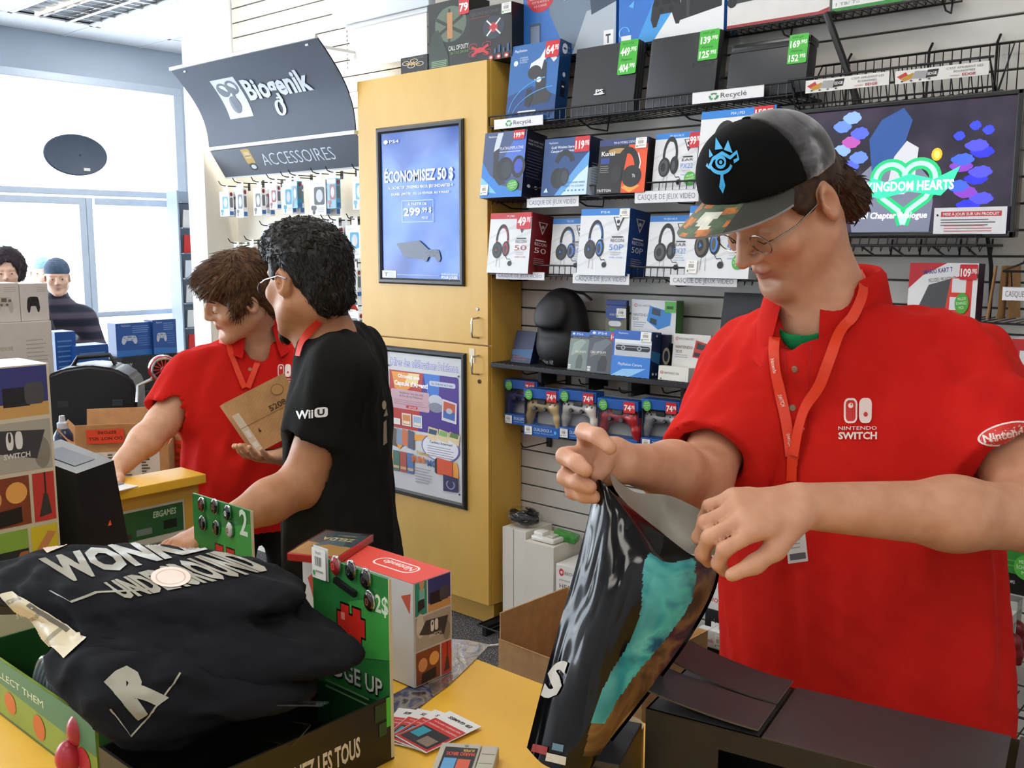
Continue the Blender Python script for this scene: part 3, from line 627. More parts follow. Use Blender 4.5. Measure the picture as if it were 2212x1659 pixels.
P.text('Pokémon', .41, .285, .028, '#c9a23a', wd=.16, bold=.03); P.text('SUN', .33, .225, .045, '#c8661e', wd=.18, bold=.05); P.text('&', .52, .232, .03, '#333366', wd=.03); P.text('MOON', .55, .215, .045, '#33609e', wd=.25, bold=.05); P.lines(.38, .18, .62, 6, .02, .006, '#9a9aa6')
P.poly([(.68, .17), (.88, .17), (.88, .28), (.68, .29)], '#d4501f'); P.poly([(.65, .18), (.68, .17), (.68, .29), (.65, .27)], '#2a1512'); P.poly([(.76, .06), (.95, .07), (.95, .17), (.76, .18)], '#2e2550'); P.arc(.855, .115, .05, .03, 130, 410, .012, '#a09cc8', 12, .6)
for a, b in ((.03, .9), (.97, .88), (.03, .09), (.97, .06)): P.ell(a, b, .013, .008, '#3c5a68', 10)
P.build('poster_print', t, X)
# ------------------------------------------------------------------ accessory display bay with its signs
ab = thing('accessory_bay', 'white accessory display bay left of the tall cabinet', 'display bay', (-4.815, 2.93, 0))
BW = -3.515 + 4.815; m_cream = mat('#e2ddd0', rough=.5, vary=.02)
MB().bb((0, 0, 0), (.022, .2, 2.2), m_cream, bev=.002).build('side_panel', ab); MB().bb((BW - .02, .02, 0), (BW, .2, 2.2), m_cream, bev=.002).build('side_panel', ab)
MB().bb((.022, .196, 0), (BW - .02, .2085, 2.2), m_cream).build('back_panel', ab)
MB().bb((.022, .0, .9), (BW - .02, .19, .915), m_cream, bev=.002).build('shelf', ab); MB().bb((.022, -.02, .0), (BW - .02, .19, .1), m_cream).build('plinth', ab)
m_sign = mat('#565d69', rough=.55, spec=.25, vary=.03, scale=4); m_rail = mat('#dfe3e6', rough=.35)
sg = thing('curved_header_sign', 'curved grey header sign with white goggle emblem over the accessory bay', 'sign', (-4.735, 2.93, 2.13))
SW = 1.205; prof = [(-.205, .375), (-.165, .335), (-.12, .285), (-.08, .235), (-.045, .18), (-.02, .12), (-.006, .06), (0, 0)]
pr = cat_rom([np.array(p) for p in prof], 24)
MB().add([(x, p[0], p[1]) for p in pr for x in (0, SW)] + [(x, p[0] + .006, p[1] + .003) for p in pr for x in (0, SW)], [(2 * i, 2 * i + 1, 2 * i + 3, 2 * i + 2) for i in range(24)] + [(50 + 2 * i, 52 + 2 * i, 53 + 2 * i, 51 + 2 * i) for i in range(24)], m_sign).build('curved_panel', sg, smooth=True)
MB().bb((0, -.212, .37), (SW, -.198, .386), m_rail, bev=.002).build('top_rail', sg); MB().bb((-.005, -.012, -.016), (SW + .005, .012, .002), m_rail, bev=.002).build('bottom_rail', sg)
for x in (.1, SW - .1): MB().bb((x, -.19, .352), (x + .02, .19, .366), m_rail).build('bracket', sg)
P = Print(); Wt = '#d9e0e8'
P.rect(.205, .3, .375, .76, Wt); G_ = '#5d646f'
P.ell(.255, .63, .042, .085, G_); P.ell(.255, .63, .027, .058, Wt); P.ell(.322, .645, .042, .085, G_); P.ell(.322, .645, .027, .058, Wt); P.ell(.285, .45, .036, .1, G_); P.ell(.285, .45, .022, .068, Wt); P.line([(.3, .52), (.31, .58)], .016, G_)
for k in range(4): P.rect(.268, .41 + k * .022, .302, .419 + k * .022, G_)
P.text('Biogenik', .4, .48, .235, Wt, wd=.42, bold=.035); P.arc(.575, .345, .024, .075, 0, 360, .02, Wt, 20); P.line([(.592, .5), (.6, .42), (.592, .37)], .018, Wt)
b = MB()
for vs, fs, m, n in P.items:
    bm = bmesh.new(); vv = [bm.verts.new((p[0], p[1], 0)) for p in vs]
    for f in fs: bm.faces.new([vv[i] for i in f])
    for _ in range(3):
        e = [e for e in bm.edges if abs(e.verts[0].co.y - e.verts[1].co.y) > .04]
        if e: bmesh.ops.subdivide_edges(bm, edges=e, cuts=1); bmesh.ops.triangulate(bm, faces=[f for f in bm.faces if len(f.verts) > 4])
    bm.verts.index_update(); out = []
    for v in bm.verts:
        k = min(max((1 - v.co.y) * 24, 0), 23.999); i = int(k); p = pr[i] * (1 - k + i) + pr[i + 1] * (k - i); tn = pr[i + 1] - pr[i]; nn = np.array([tn[1], -tn[0]]); nn = nn / np.linalg.norm(nn)
        q = p + nn * (.0008 + .0003 * n); out.append((v.co.x * SW, q[0], q[1]))
    b.add(out, [tuple(v.index for v in f.verts) for f in bm.faces], m); bm.free()
b.build('lettering', sg)
MB().cyl((.04, .07, .17), (SW - .04, .07, .17), .013, mat('#fff6e6', emit=45)).build('lamp_tube', sg, smooth=True)
s2 = thing('accessories_sign', 'slanted grey sign lettered ACCESSOIRES below the curved header', 'sign', (-4.735, 2.935, 2.112), Rx(-0.1))
a2 = math.atan2(.085, .13); L2 = math.hypot(.085, .13)
X2 = Matrix.Rotation(math.pi - a2, 4, 'X') if False else Matrix.Translation((0, .085, -.13)) @ Matrix.Rotation(a2, 4, 'X')
MB().box((SW / 2, .003, L2 / 2), (SW, .006, L2), mat('#535964', rough=.4, vary=.03), bev=.001).build('panel', s2).matrix_basis = X2
P = Print(); P.text('ACCESSOIRES', .34, .3, .46, Wt, wd=.48, bold=-.012); P.rrect(.225, .42, .285, .95, .01, '#c9a24a', .04); P.rect(.237, .62, .273, .84, '#d8c28a'); P.rect(.237, .68, .273, .72, '#8f7430'); P.ell(.258, .3, .03, .14, '#22262c', 14); P.ell(.258, .3, .018, .08, '#cfd4da', 12)
P.build('lettering', s2, X2 @ Matrix.Diagonal((SW, 1, L2, 1)))
MB().box((SW / 2, .002, -.004), (SW, .01, .008), m_rail).build('bottom_rail', s2).matrix_basis = X2
# hooks and hanging packs
HK = 0
def hook(x, z, y=3.125, L=.2, parent=None, lab=None):
    o = MB().tube([(x, y, z), (x, y - L + .02, z), (x, y - L, z + .006), (x, y - L - .012, z + .024)], .0028, m_wire, 6)
    o.bb((x - .012, y - .004, z - .02), (x + .012, y + .002, z + .02), m_wire); return o
hk_rows = [((470, 395), (500, 388), (540, 386), (573, 380), (603, 375), (620, 371), (668, 367), (700, 364), (757, 359)), ((491, 519), (525, 513), (558, 481), (620, 472), (665, 471), (690, 468), (706, 468), (745, 466)), ((560, 570), (640, 566), (700, 563), (745, 561)), ((640, 660), (700, 657), (748, 655))]
words = ['top', 'second', 'third', 'lowest']; packc = ['#eef1f4', '#2f8fb8', '#e9ecef', '#d9d2cc', '#f2f4f6', '#5aa0c8', '#eceff2', '#f4f5f7', '#e6e9ee']
n = 0
for r, row in enumerate(hk_rows):
    for k, (hx, hy) in enumerate(row):
        p = ony(hx, hy, 2.94); x, z = p[0] + .012, p[2] - .015
        tag(hook(x, z, 3.13, .18).build('display_hook', smooth=True), 'black wire peg hook %s from the left in the %s row of the accessory bay' % ('first second third fourth fifth sixth seventh eighth ninth'.split()[k], words[r]), 'hook', 'peg hooks of the accessory bay')
        w = (.10, .06, .075, .06, .07, .055, .12, .07, .08)[(k + r * 2) % 9]; h = (.13, .15, .14, .12, .15, .13, .17, .14, .15)[(k + r) % 9]; c = packc[(k * 2 + r) % 9]
        for j in range(2 if k % 2 == 0 else 1):
            y = 2.972 + j * .055; lb = ('front' if j == 0 else 'rear') + ' hanging pack on the %s hook of the %s accessory row' % ('first second third fourth fifth sixth seventh eighth ninth'.split()[k], words[r])
            t = carton('accessory_pack', ('white and %s' % ('blue', 'grey', 'dark', 'red')[(k + j + r) % 4]) + ' ' + lb, 'package', x - w / 2, z - h - .03, y, w, .028, h, c if j == 0 else '#dfe3e7', rz=(-4, 3, 6, -2)[n % 4], group='packs on the accessory hooks')
            acc = ('#2f8fb8', '#6a6f78', '#2b2d33', '#8d3a3a')[(k + j + r) % 4]
            P = Print(); P.rect(.02, .84, .98, .98, '#f5f6f8'); P.text('Biogenik', .08, .87, .07, '#2f8fb8', wd=.5); P.rrect(.3, .3, .92, .8, .1, acc, .06); P.ell(.62, .55, .2, .18, '#b9bdc4'); P.ell(.2, .22, .1, .07, acc); P.ell(.34, .22, .1, .07, acc); P.ell(.27, .1, .08, .07, acc); P.lines(.5, .2, .95, 3, .05, .02, '#9aa2ac'); put(P, t)
            P = Print(); P.rect(.1, .05, .9, .2, '#3a6db0'); P.ell(.5, .88, .3, .08, '#8d2a2a'); P.rrect(.2, .35, .8, .75, .1, '#6c6f76', .05); put(P, t, 'right')
            MB().bb((w / 2 - .02, .012, h - .002), (w / 2 + .02, .014, h + .036), '#f4f5f7').build('hang_tab', t); n += 1
# pale hanging board above the accessory bay
a, b_, c_ = ony(722, 60, 3.0), ony(930, 12, 3.0), ony(800, 180, 3.0); hb_ = thing('hanging_board', 'pale grey hanging board with a white roller sheet above the accessory bay', 'board', (a[0], 3.0, a[2]))
MB().bb((0, -.01, 0), (b_[0] - a[0], .03, .12), mat('#c9d2da', rough=.5), bev=.003).build('header_box', hb_); MB().bb((.08, 0, -.02), (b_[0] - a[0] - .02, .02, -.001), m_rail, bev=.002).build('rail', hb_); MB().bb((.1, .006, -.2), (b_[0] - a[0] - .03, .01, -.02), mat('#eef0f2', rough=.6)).build('white_sheet', hb_)
for k in range(9): MB().ell((.095, -.004, -.03 - k * .02), (.004, .004, .006), '#9a9a98', 8).build('chain_bead', hb_)
# ------------------------------------------------------------------ wire shelves on the slatted wall
def wire_shelf(label, x0, x1, z, yf=2.927, yb=3.136, lip=.038, step=.027, name='wire_shelf'):
    t = thing(name, label, 'shelf', ((x0 + x1) / 2, yb, z)); L = (x1 - x0) / 2; d = yb - yf
    MB().tube([(-L, -d, 0), (L, -d, 0)], .0032, m_wire, 6).build('front_rail', t, smooth=True)
    if lip: MB().tube([(-L, -.012, 0), (-L, -d, 0), (-L, -d - .006, lip), (L, -d - .006, lip), (L, -d, 0), (L, -.012, 0)], .0032, m_wire, 6).build('lip_rail', t, smooth=True)
    MB().tube([(-L, -.012, 0), (L, -.012, 0)], .0032, m_wire, 6).build('back_rail', t, smooth=True)
    b = MB(); n = int((x1 - x0) / step)
    for i in range(n + 1):
        x = -L + 2 * L * i / n; b.tube([(x, -.012, .003), (x, -d, .003), (x + .006, -d - .006, lip if lip else -.012)], .0017, m_wire, 4, cap=False); b.tube([(x, -d + .02, 0), (x + .008, -d + .004, -.016), (x + .016, -d - .001, 0)], .0015, m_wire, 4, cap=False)
    b.build('deck_wires', t, stuff=True)
    for x in (-L + .03, -L * .33, L * .33, L - .03):
        MB().tube([(x, -.001, .02), (x, -.012, -.03), (x, -d * .55, -.03), (x, -d + .01, -.002)], .003, m_wire, 6).build('bracket', t, smooth=True)
    return t
wire_shelf('black wire shelf holding the recycled consoles beside the cabinet top', -2.705, -1.42, 2.082)
wire_shelf('upper black wire shelf full of boxed headsets', -2.705, -1.47, 1.797)
wire_shelf('lower black wire shelf of red and blue headset boxes', -2.705, -1.47, 1.505)
wire_shelf('uppermost wire shelf at the top edge carrying console cartons', -2.60, -1.0, 2.328, yf=3.03, lip=0)
wire_shelf('short wire shelf directly under the wall television', -1.2, -.845, 1.618, yf=2.88, lip=.03)
fs = thing('metal_shelf', 'flat black metal shelf above the hanging controllers', 'shelf', (-2.705, 2.927, 1.125))
MB().bb((0, 0, 0), (1.35, .205, .02), m_black, bev=.003).build('deck', fs)
b = MB()
for i in range(60): b.box((i * .0225 + .012, -.001, .021), (.006, .004, .003), m_wire)
b.build('ribbed_lip', fs, stuff=True)
for x in (.18, .42, .62, .85, 1.1): MB().bb((x - .009, .1, -.07), (x + .009, .2, -.001), m_black, bev=.002).build('bracket', fs)
def shelf_sign(label, TL, TR, BR, BL, txt, Y=2.915, rec=False, tilt=0.):
    p = [ony(*q, Y) for q in (TL, TR, BR, BL)]; x0 = (p[0][0] + p[3][0]) / 2; x1 = (p[1][0] + p[2][0]) / 2; z1 = (p[0][2] + p[1][2]) / 2; z0 = (p[2][2] + p[3][2]) / 2; w, h = x1 - x0, z1 - z0
    t = thing('shelf_sign', label, 'sign', (x0, Y, z0), None, 'white card signs clipped to the shelf edges'); DIM[t.name] = (w, .003, h)
    MB().box((w / 2, .0015, h / 2), (w, .003, h), mat('#e2e2e4', rough=.3)).build('card', t); MB().bb((0, 0, h - .002), (w, .012, h), m_clear).build('clip', t)
    P = Print(); P.rough = .4
    if rec: recycle(P, .31, .48, .075, .34); P.text('Recyclé', .41, .3, .45, '#4a4652', wd=.36); P.rect(.41, .12, .7, .15, '#b9b9c0')
    else: P.text(txt, .05, .27, .46, '#5c5a72', wd=.9, bold=-.008)
    put(P, t); return t
shelf_sign('white Recyclé sign clipped at the cabinet end of the console shelf', (1064, 260), (1169, 247), (1176, 267), (1071, 281), '', rec=True)
shelf_sign('white Recyclé sign clipped below the slim console in the middle of its shelf', (1496, 202), (1651, 181), (1649, 206), (1495, 228), '', rec=True)
CJ = 'CASQUE DE JEUX VIDÉO'
shelf_sign('white CASQUE DE JEUX VIDÉO sign under the orange headset box', (1136, 427), (1248, 423), (1252, 444), (1140, 450), CJ)
shelf_sign('white CASQUE DE JEUX VIDÉO sign under the upper white headset box beside the cap', (1370, 413), (1508, 408), (1510, 434), (1372, 440), CJ)
shelf_sign('white CASQUE DE JEUX VIDÉO sign at the cabinet end of the lower headset shelf', (1067, 588), (1171, 586), (1180, 603), (1076, 605), CJ)
shelf_sign('white CASQUE DE JEUX VIDÉO sign under the blue sided headset box', (1237, 591), (1359, 590), (1359, 614), (1237, 613), CJ)
shelf_sign('white CASQUE DE JEUX VIDÉO sign nearest the capped man on the lower shelf', (1448, 595), (1592, 594), (1592, 618), (1446, 618), CJ)
# ------------------------------------------------------------------ cartons along the top
t = shelf_box('console_carton', 'blue console carton with a red sticker on the uppermost shelf', 'box', 1130, 1330, -75, 98, .1, '#2f6fc0', yf=3.03, z0=2.334)
P = Print(); P.poly([(.28, 1), (1, 1), (1, 0), (.62, .0), (.42, .2), (.3, .5)], '#6f7f92'); P.poly([(.55, 0), (1, 0), (1, .5), (.7, .45)], '#aab4be'); P.poly([(.75, .4), (1, .5), (1, 1), (.7, 1)], '#39475a'); P.ell(.2, .74, .16, .2, '#c62f3c')
for i, s in enumerate(('PLEASE TAKE', 'THIS BOX TO', 'THE CASH REGISTER', 'VEUILLEZ APPORTER', 'CETTE BOITE A', 'LA CAISSE')): P.text(s, .2, .83 - i * .045, .025, '#f0dede', wd=(.14, .15, .24, .25, .19, .14)[i], align='c')
P.text('UNCHARTED', .32, .74, .1, '#e8e8ea', wd=.64, bold=.01); P.text("A Thief's End", .46, .62, .09, '#f0f0f2', wd=.45, shear=.2); P.rect(.08, .17, .2, .42, '#4c5a70'); P.rect(.09, .18, .19, .39, '#7f8fa8'); P.rect(.88, .04, .98, .2, '#e8e8e8'); P.text('T', .9, .06, .1, '#222222', wd=.05, bold=.03); put(P, t)
t = shelf_box('console_carton', 'blue and white console carton showing a black gamepad on the uppermost shelf', 'box', 1336, 1562, -60, 95, .1, '#2b6fc4', yf=3.03, z0=2.334)
P = Print(); P.poly([(.35, 0), (1, 0), (1, .85), (.75, .75), (.5, .4)], '#dfe1e3'); P.poly([(.18, 0), (.35, 0), (.7, .8), (.6, 1), (.45, 1)], '#3f97dc'); P.poly([(.6, .25), (.98, .36), (.98, 1), (.62, 1)], '#1d1d20'); P.rect(.66, .28, .69, 1, '#38383c'); gamepad(P, .47, .45, .27, .4, '#1f1f22', '#0c0c0e'); P.arc(.06, .2, .05, .09, 0, 300, .012, '#66b4ee'); P.rect(.03, .02, .13, .15, '#e4e6e8'); P.poly([(.1, .6), (.16, .68), (.15, .56)], '#5fb0ee'); put(P, t)
t = shelf_box('console_carton', 'white console carton with dark red base on the uppermost shelf', 'box', 1570, 1790, -60, 55, .1, '#d7d5d2', yf=3.03, z0=2.334)
P = Print(); P.poly([(0, 0), (.8, 0), (1, .12), (1, .0)], '#8f2f33'); P.rect(0, 0, 1, .06, '#9c3438'); P.poly([(.05, .5), (.7, .55), (.7, 1), (.05, 1)], '#33373c'); P.ell(.05, .55, .05, .12, '#17181a'); put(P, t)
t = shelf_box('console_carton', 'white carton with a green base at the top right edge marked 1 TB', 'box', 1797, 2010, -80, 25, .1, '#dcdedb', yf=3.03, z0=2.334)
P = Print(); P.rect(0, 0, 1, .08, '#2f8a3a'); P.text('1 TB/ To', .04, .13, .08, '#7a7a7e', wd=.25); P.rect(.55, .08, 1, 1, '#15171a'); put(P, t)
# on top of the cabinet
t = shelf_box('drone_box', 'small black box picturing a yellow drone on the tall cabinet', 'box', 866, 924, 121, 160, .1, '#15151a', yf=2.99, z0=CZ + .001)
P = Print(); P.text('QUADRONE', .06, .84, .09, '#6a6a50', wd=.8)
for a, b in ((.2, .68), (.5, .75), (.4, .5), (.72, .55)): P.arc(a, b, .13, .1, 0, 360, .025, '#d8d6c0'); P.line([(.45, .6), (a, b)], .04, '#c9a52e')
for i in range(4): P.ell(.12 + i * .18, .1, .07, .07, '#8c7a3a')
put(P, t)
t = shelf_box('drone_box', 'tall dark green drone box with a red price sticker on the tall cabinet', 'box', 926, 1015, 0, 150, .12, '#141a14', yf=2.985, z0=CZ + .001)
P = Print(); P.ell(.55, .65, .38, .26, '#5a6a58', 24)
for a in range(6): P.line([(.52, .62), (.52 + .36 * math.cos(a * 1.05 + .5), .62 + .25 * math.sin(a * 1.05 + .5))], .05, '#1a221a')
P.rect(.47, .44, .6, .82, '#b9824e'); P.poly([(.02, .3), (.1, .55), (.25, .6), (.35, .45), (.5, .2), (.5, .1), (0, .1)], '#25352a'); P.text('CALL OF DUTY', .5, .26, .07, '#cfd2cc', wd=.48, bold=.02); P.text('BATTLE DRONE', .55, .2, .04, '#6f9a4a', wd=.43); P.rect(.05, .02, .5, .16, '#2c4a30'); P.lines(.08, .13, .46, 5, .025, .01, '#8faa8a'); put(P, t)
price(t, .76, .75, 1.0, .97, '79', '')
t = shelf_box('drone_box', 'black drone box with a red quadcopter and round window on the tall cabinet', 'box', 1014, 1106, 12, 130, .12, '#0f0f13', yf=2.96, z0=CZ + .001)
P = Print(); P.text('QUADRONE', .04, .87, .06, '#55555c', wd=.66, bold=-.01); P.rect(.04, .82, .5, .835, '#7c2228'); P.ell(.58, .6, .25, .21, '#2b3340', 28); P.ell(.58, .6, .1, .09, '#b8282c')
for s in (-1, 1):
    for q in (-1, 1): P.line([(.58 + s * .05, .6 + q * .04), (.58 + s * .16, .6 + q * .14)], .03, '#e4e2de'); P.line([(.26 + s * .08, .22 + q * .02), (.26 + s * .2, .22 + q * .08)], .05, '#c22a2e'); P.arc(.26 + s * .17, .24 + q * .07, .1, .05, 0, 360, .012, '#a83038')
P.ell(.26, .22, .12, .05, '#c22a2e')
for i in range(3): P.ell(.52 + i * .18, .05, .06, .05, '#a8252c'); P.ell(.52 + i * .18, .05, .03, .025, '#d9d6d2')
for i in range(4): P.rect(.6 + i * .1, .12, .64 + i * .1, .2 + .06 * (i % 2), '#2f5a86')
put(P, t); barcode(t, .78, .8, 1.0, .99)
# ------------------------------------------------------------------ recycled consoles
Z1 = 2.088
t = shelf_box('vr_stand_box', 'blue boxed charge and display stand with a 64.99$ sticker', 'box', 1091, 1196, 95, 260, .07, '#123a6a', yf=2.925, lean=8, z0=Z1)
P = Print(); P.rect(0, 0, 1, 1, '#2564a6'); P.poly([(0, 0), (1, 0), (1, .3), (.5, .45), (0, .35)], '#123f7c'); P.text('PlayStation', .08, .91, .035, '#e8eef4', wd=.25); P.ell(.12, .77, .045, .035, '#dfe8f0'); P.text('CHARGE', .2, .82, .022, '#cfe0ee', wd=.16); P.text('& DISPLAY', .2, .79, .022, '#cfe0ee', wd=.18); P.text('STATION', .2, .76, .022, '#cfe0ee', wd=.15)
P.poly([(.5, .2), (.86, .22), (.9, .32), (.78, .4), (.76, .72), (.66, .8), (.55, .75), (.58, .4)], '#2b2f36'); P.poly([(.4, .62), (.44, .74), (.62, .8), (.7, .9), (.9, .86), (.96, .76), (.9, .72), (.8, .8), (.7, .76), (.66, .62), (.55, .52)], '#dfe3e6'); P.ell(.53, .62, .14, .09, '#2e3138'); P.ell(.63, .52, .05, .035, '#e4e8ea'); P.poly([(.38, .2), (.46, .18), (.56, .3), (.5, .4), (.4, .42)], '#20242b')
P.arc(.9, .1, .85, .45, 100, 175, .012, '#49a0e0'); P.arc(1.0, .0, .9, .42, 95, 170, .01, '#49a0e0'); P.rrect(.25, .1, .62, .14, .015, '#e2e6ea'); put(P, t); price(t, .72, .78, .99, .99, '64')
P = Print(); P.arc(.4, .9, .2, .04, 0, 360, .05, '#cdd6e0'); P.text('CHARGE', .55, .92, .02, '#8fa8c4', wd=.3); P.text('STATION', .55, .86, .02, '#8fa8c4', wd=.3); P.rect(.3, .3, .7, .5, '#0c1a30'); P.ell(.5, .58, .12, .03, '#cdd6e0'); P.rect(.4, .42, .6, .44, '#cdd6e0'); put(P, t, 'right')
def console(name, label, xl, xr, yt, yb, d, col, **k):
    x, z, w, h = rect_px(xl, xr, yt, yb, k.get('yf', 2.935), k.get('lean', 9), Z1)
    t = thing(name, label, 'console', (x, k.get('yf', 2.935), z), Matrix.Rotation(-math.radians(k.get('lean', 9)), 4, 'X')); DIM[t.name] = (w, d, h)
    return t, w, h, d
def gtag(t, x0, y0, x1, y1, a, b, n1, n2):
    P = Print(); P.n = 20; P.rrect(x0, y0, x1, y1, .02, '#3fae35', .02); w, h = x1 - x0, y1 - y0
    P.text(n1, x0 + w * .15, y0 + h * .87, h * .07, '#1c3a1c', wd=w * .6, shear=.2); P.text(a, x0 + w * .08, y0 + h * .56, h * .23, '#eef4e8', wd=w * .5, bold=.03); P.text('.99$', x0 + w * .6, y0 + h * .66, h * .13, '#eef4e8', wd=w * .33, bold=.02); P.rect(x0, y0 + h * .495, x1, y0 + h * .5, '#2d8a2a')
    P.text(n2, x0 + w * .15, y0 + h * .4, h * .07, '#1c3a1c', wd=w * .6, shear=.2); P.text(b, x0 + w * .08, y0 + h * .08, h * .23, '#eef4e8', wd=w * .5, bold=.03); P.text('.99$', x0 + w * .6, y0 + h * .18, h * .13, '#eef4e8', wd=w * .33, bold=.02); put(P, t, 'front', 'price_tag')
m_con = mat('#23262b', rough=.45, vary=.06, scale=14)
t, w, h, d = console('game_console', 'slim black console with a white emblem and 449.99$ green tag', 1229, 1364, 97, 250, .05, None)
for k in range(3): MB().box((w / 2, .012 + .0165 * k, h / 2), (w, .0145, h), m_con, bev=.003).build('casing_layer', t)
P = Print(); P.text('PS', .4, .3, .06, '#dfe2e6', wd=.12, bold=.03); P.ell(.46, .29, .09, .012, '#dfe2e6'); put(P, t, 'front', 'emblem'); gtag(t, .72, .52, 1.0, 1.0, '449', '404', 'Pro 1Tb', 'Platine')
t, w, h, d = console('game_console', 'matte black console with dark embossed letters and a 139.99$ green tag', 1390, 1540, 74, 246, .06, None)
pts = [(0, 0), (w, 0), (w, .045), (w * .96, .06), (w * .04, .06), (0, .045)]
MB().box((w / 2, .03, h / 2), (w, .06, h), m_con, bev=.012).build('casing', t, smooth=True); MB().box((w + .003, .03, h / 2), (.006, .03, h * .96), mat('#0c0d0f', rough=.15)).build('disc_slot_panel', t)
P = Print(); P.text('PS3', .66, .5, .075, '#0d0e11', wd=.3, bold=-.012); put(P, t, 'front', 'emblem'); gtag(t, .72, .58, .99, .99, '139', '125', '160 gb', 'Platine')
t, w, h, d = console('game_console', 'ribbed black console with sliding cover and a 169.99$ green tag', 1565, 1738, 85, 208, .06, None)
MB().box((w / 2, .03, h * .42), (w, .06, h * .84), m_con, bev=.01).build('casing', t, smooth=True); MB().box((w / 2, .0375, h * .92), (w * .99, .07, h * .16), mat('#1b1d20', rough=.25), bev=.012).build('sliding_cover', t, smooth=True)
MB().box((w / 2, .0023, h * .845), (w, .004, .006), '#0a0b0c').build('groove', t); gtag(t, .75, .5, .98, 1.0, '169', '152', '500 gb', 'Platine')
# ------------------------------------------------------------------ headsets, upper shelf
Z2, Z3 = 1.803, 1.511
t = shelf_box('headset_box', 'dark blue headset box against the cabinet with a 199.99$ sticker', 'box', 1036, 1126, 285, 420, .12, '#12152a', yf=2.862, lean=8, z0=Z2)
P = Print(); P.rect(0, 0, 1, 1, '#42527a'); P.poly([(0, 0), (1, 0), (1, .08), (.5, .18), (.2, .35), (0, .55)], '#2f7fd0'); P.poly([(0, .1), (.4, .06), (.2, .2), (0, .32)], '#7cc0f0'); P.poly([(.3, .35), (.75, .9), (1, .9), (1, .3)], '#4a6fc8'); P.text('PlayStation', .1, .92, .03, '#e8ecf2', wd=.2)
P.poly([(.32, .98), (.45, .98), (.38, .75), (.25, .7), (.27, .82)], '#c4ccd4'); P.poly([(.25, .7), (.38, .75), (.38, .5), (.6, .2), (.45, .18), (.28, .32)], '#2d3038'); P.ell(.55, .43, .2, .18, '#23252c'); P.ell(.6, .42, .12, .13, '#33363e'); P.ell(.87, .45, .16, .17, '#23252c'); P.ell(.87, .46, .1, .11, '#3650b8'); P.text('PLATINUM/PLATINE', .4, .72, .045, '#e8ecf4', wd=.55); P.lines(.4, .68, .9, 1, .02, .012, '#c4cce0'); put(P, t); price(t, .7, .86, .96, 1.0, '199'); round_sticker(t, .78, .17, .13, .085); barcode(t, .02, .04, .2, .2)
P = Print(); P.text('HOW GAMES WERE', .1, .84, .03, '#c9cede', wd=.75); P.text('MADE TO SOUND', .1, .79, .03, '#c9cede', wd=.72); P.lines(.1, .72, .9, 10, .045, .012, '#4a5270'); P.ell(.3, .18, .08, .025, '#c9cede'); P.ell(.65, .18, .08, .025, '#c9cede'); put(P, t, 'right')
t = shelf_box('headset_box', 'blue to white wireless headset box with a 119.99$ sticker', 'box', 1168, 1266, 298, 424, .1, '#0f1f3c', yf=2.90, lean=7, z0=Z2)
P = Print(); P.rect(0, 0, 1, 1, '#22487f'); P.poly([(.3, 0), (1, 0), (1, .75), (.85, .6)], '#5fa0dc'); P.poly([(.45, 0), (1, 0), (1, .5), (.8, .35)], '#c8e0f4'); P.text('PlayStation', .1, .91, .03, '#dfe6f0', wd=.2); P.text('Gold Wireless Stereo Headset', .16, .82, .045, '#e4eaf4', wd=.75, bold=.01); P.text('Casque-micro stéréo sans fil', .16, .755, .045, '#e4eaf4', wd=.7, bold=.01)
P.line([(.42 + .18 * math.cos(a) + .06, .52 + .22 * math.sin(a)) for a in [2.9 - .2 * i for i in range(14)]], .09, '#22262e', 1.1); P.ell(.34, .3, .14, .18, '#20242c'); P.ell(.46, .32, .14, .16, '#2b3038'); P.ell(.5, .32, .07, .1, '#3d424c'); P.text('HOW GAMES WERE', .5, .2, .035, '#2b5a9a', wd=.46); P.text('MADE TO SOUND', .5, .14, .035, '#2b5a9a', wd=.44)
for i in range(6): P.ell(.53 + i * .08, .08, .02, .016, '#4a8ac8', 8)
P.poly([(.06, .06), (.16, .06), (.12, .14)], '#cfe4f6'); put(P, t); price(t, .68, .73, 1.0, 1.0, '119')
P = Print(); P.poly([(0, 0), (1, 0), (1, .6), (0, .45)], '#c2d4e6'); P.lines(.2, .55, .85, 9, .045, .012, '#8a9ab0'); put(P, t, 'right')
t = shelf_box('headset_box', 'black and orange headset box on the upper shelf', 'box', 1287, 1391, 300, 426, .07, '#231a1c', yf=2.91, lean=7, z0=Z2)
P = Print(); P.rect(0, .88, 1, 1, '#26396e'); P.text('PS4 & MOBILE DEVICES', .3, .91, .045, '#d8dcea', wd=.5); P.poly([(.5, 0), (1, 0), (1, .88), (.62, .88), (.55, .4)], '#e2501c'); P.rect(0, 0, .52, .88, '#191214'); P.poly([(.52, .1), (.7, .0), (.9, .12), (.7, .2)], '#f0a040'); P.ell(.4, .78, .2, .05, '#b08a4a')
P.line([(.62 + .2 * math.cos(a), .42 + .36 * math.sin(a)) for a in [2.7 - .2 * i for i in range(15)]], .11, '#141416', 1.1); P.line([(.82, .72), (.88, .55), (.86, .4)], .022, '#e6e6e6'); P.ell(.72, .3, .2, .2, '#1b1b1e'); P.ell(.4, .36, .1, .16, '#222226'); P.text('Tt', .73, .28, .06, '#e8e8e8', wd=.06, bold=.02); P.text('Kunai', .06, .7, .085, '#eceae6', wd=.28, bold=.02); P.rect(.05, .55, .24, .66, '#24408c'); P.lines(.05, .5, .24, 4, .035, .01, '#9a9494'); P.text('TRITTON', .02, .03, .05, '#dcd8d4', wd=.3, bold=.02); put(P, t); barcode(t, .76, .8, .98, .99)
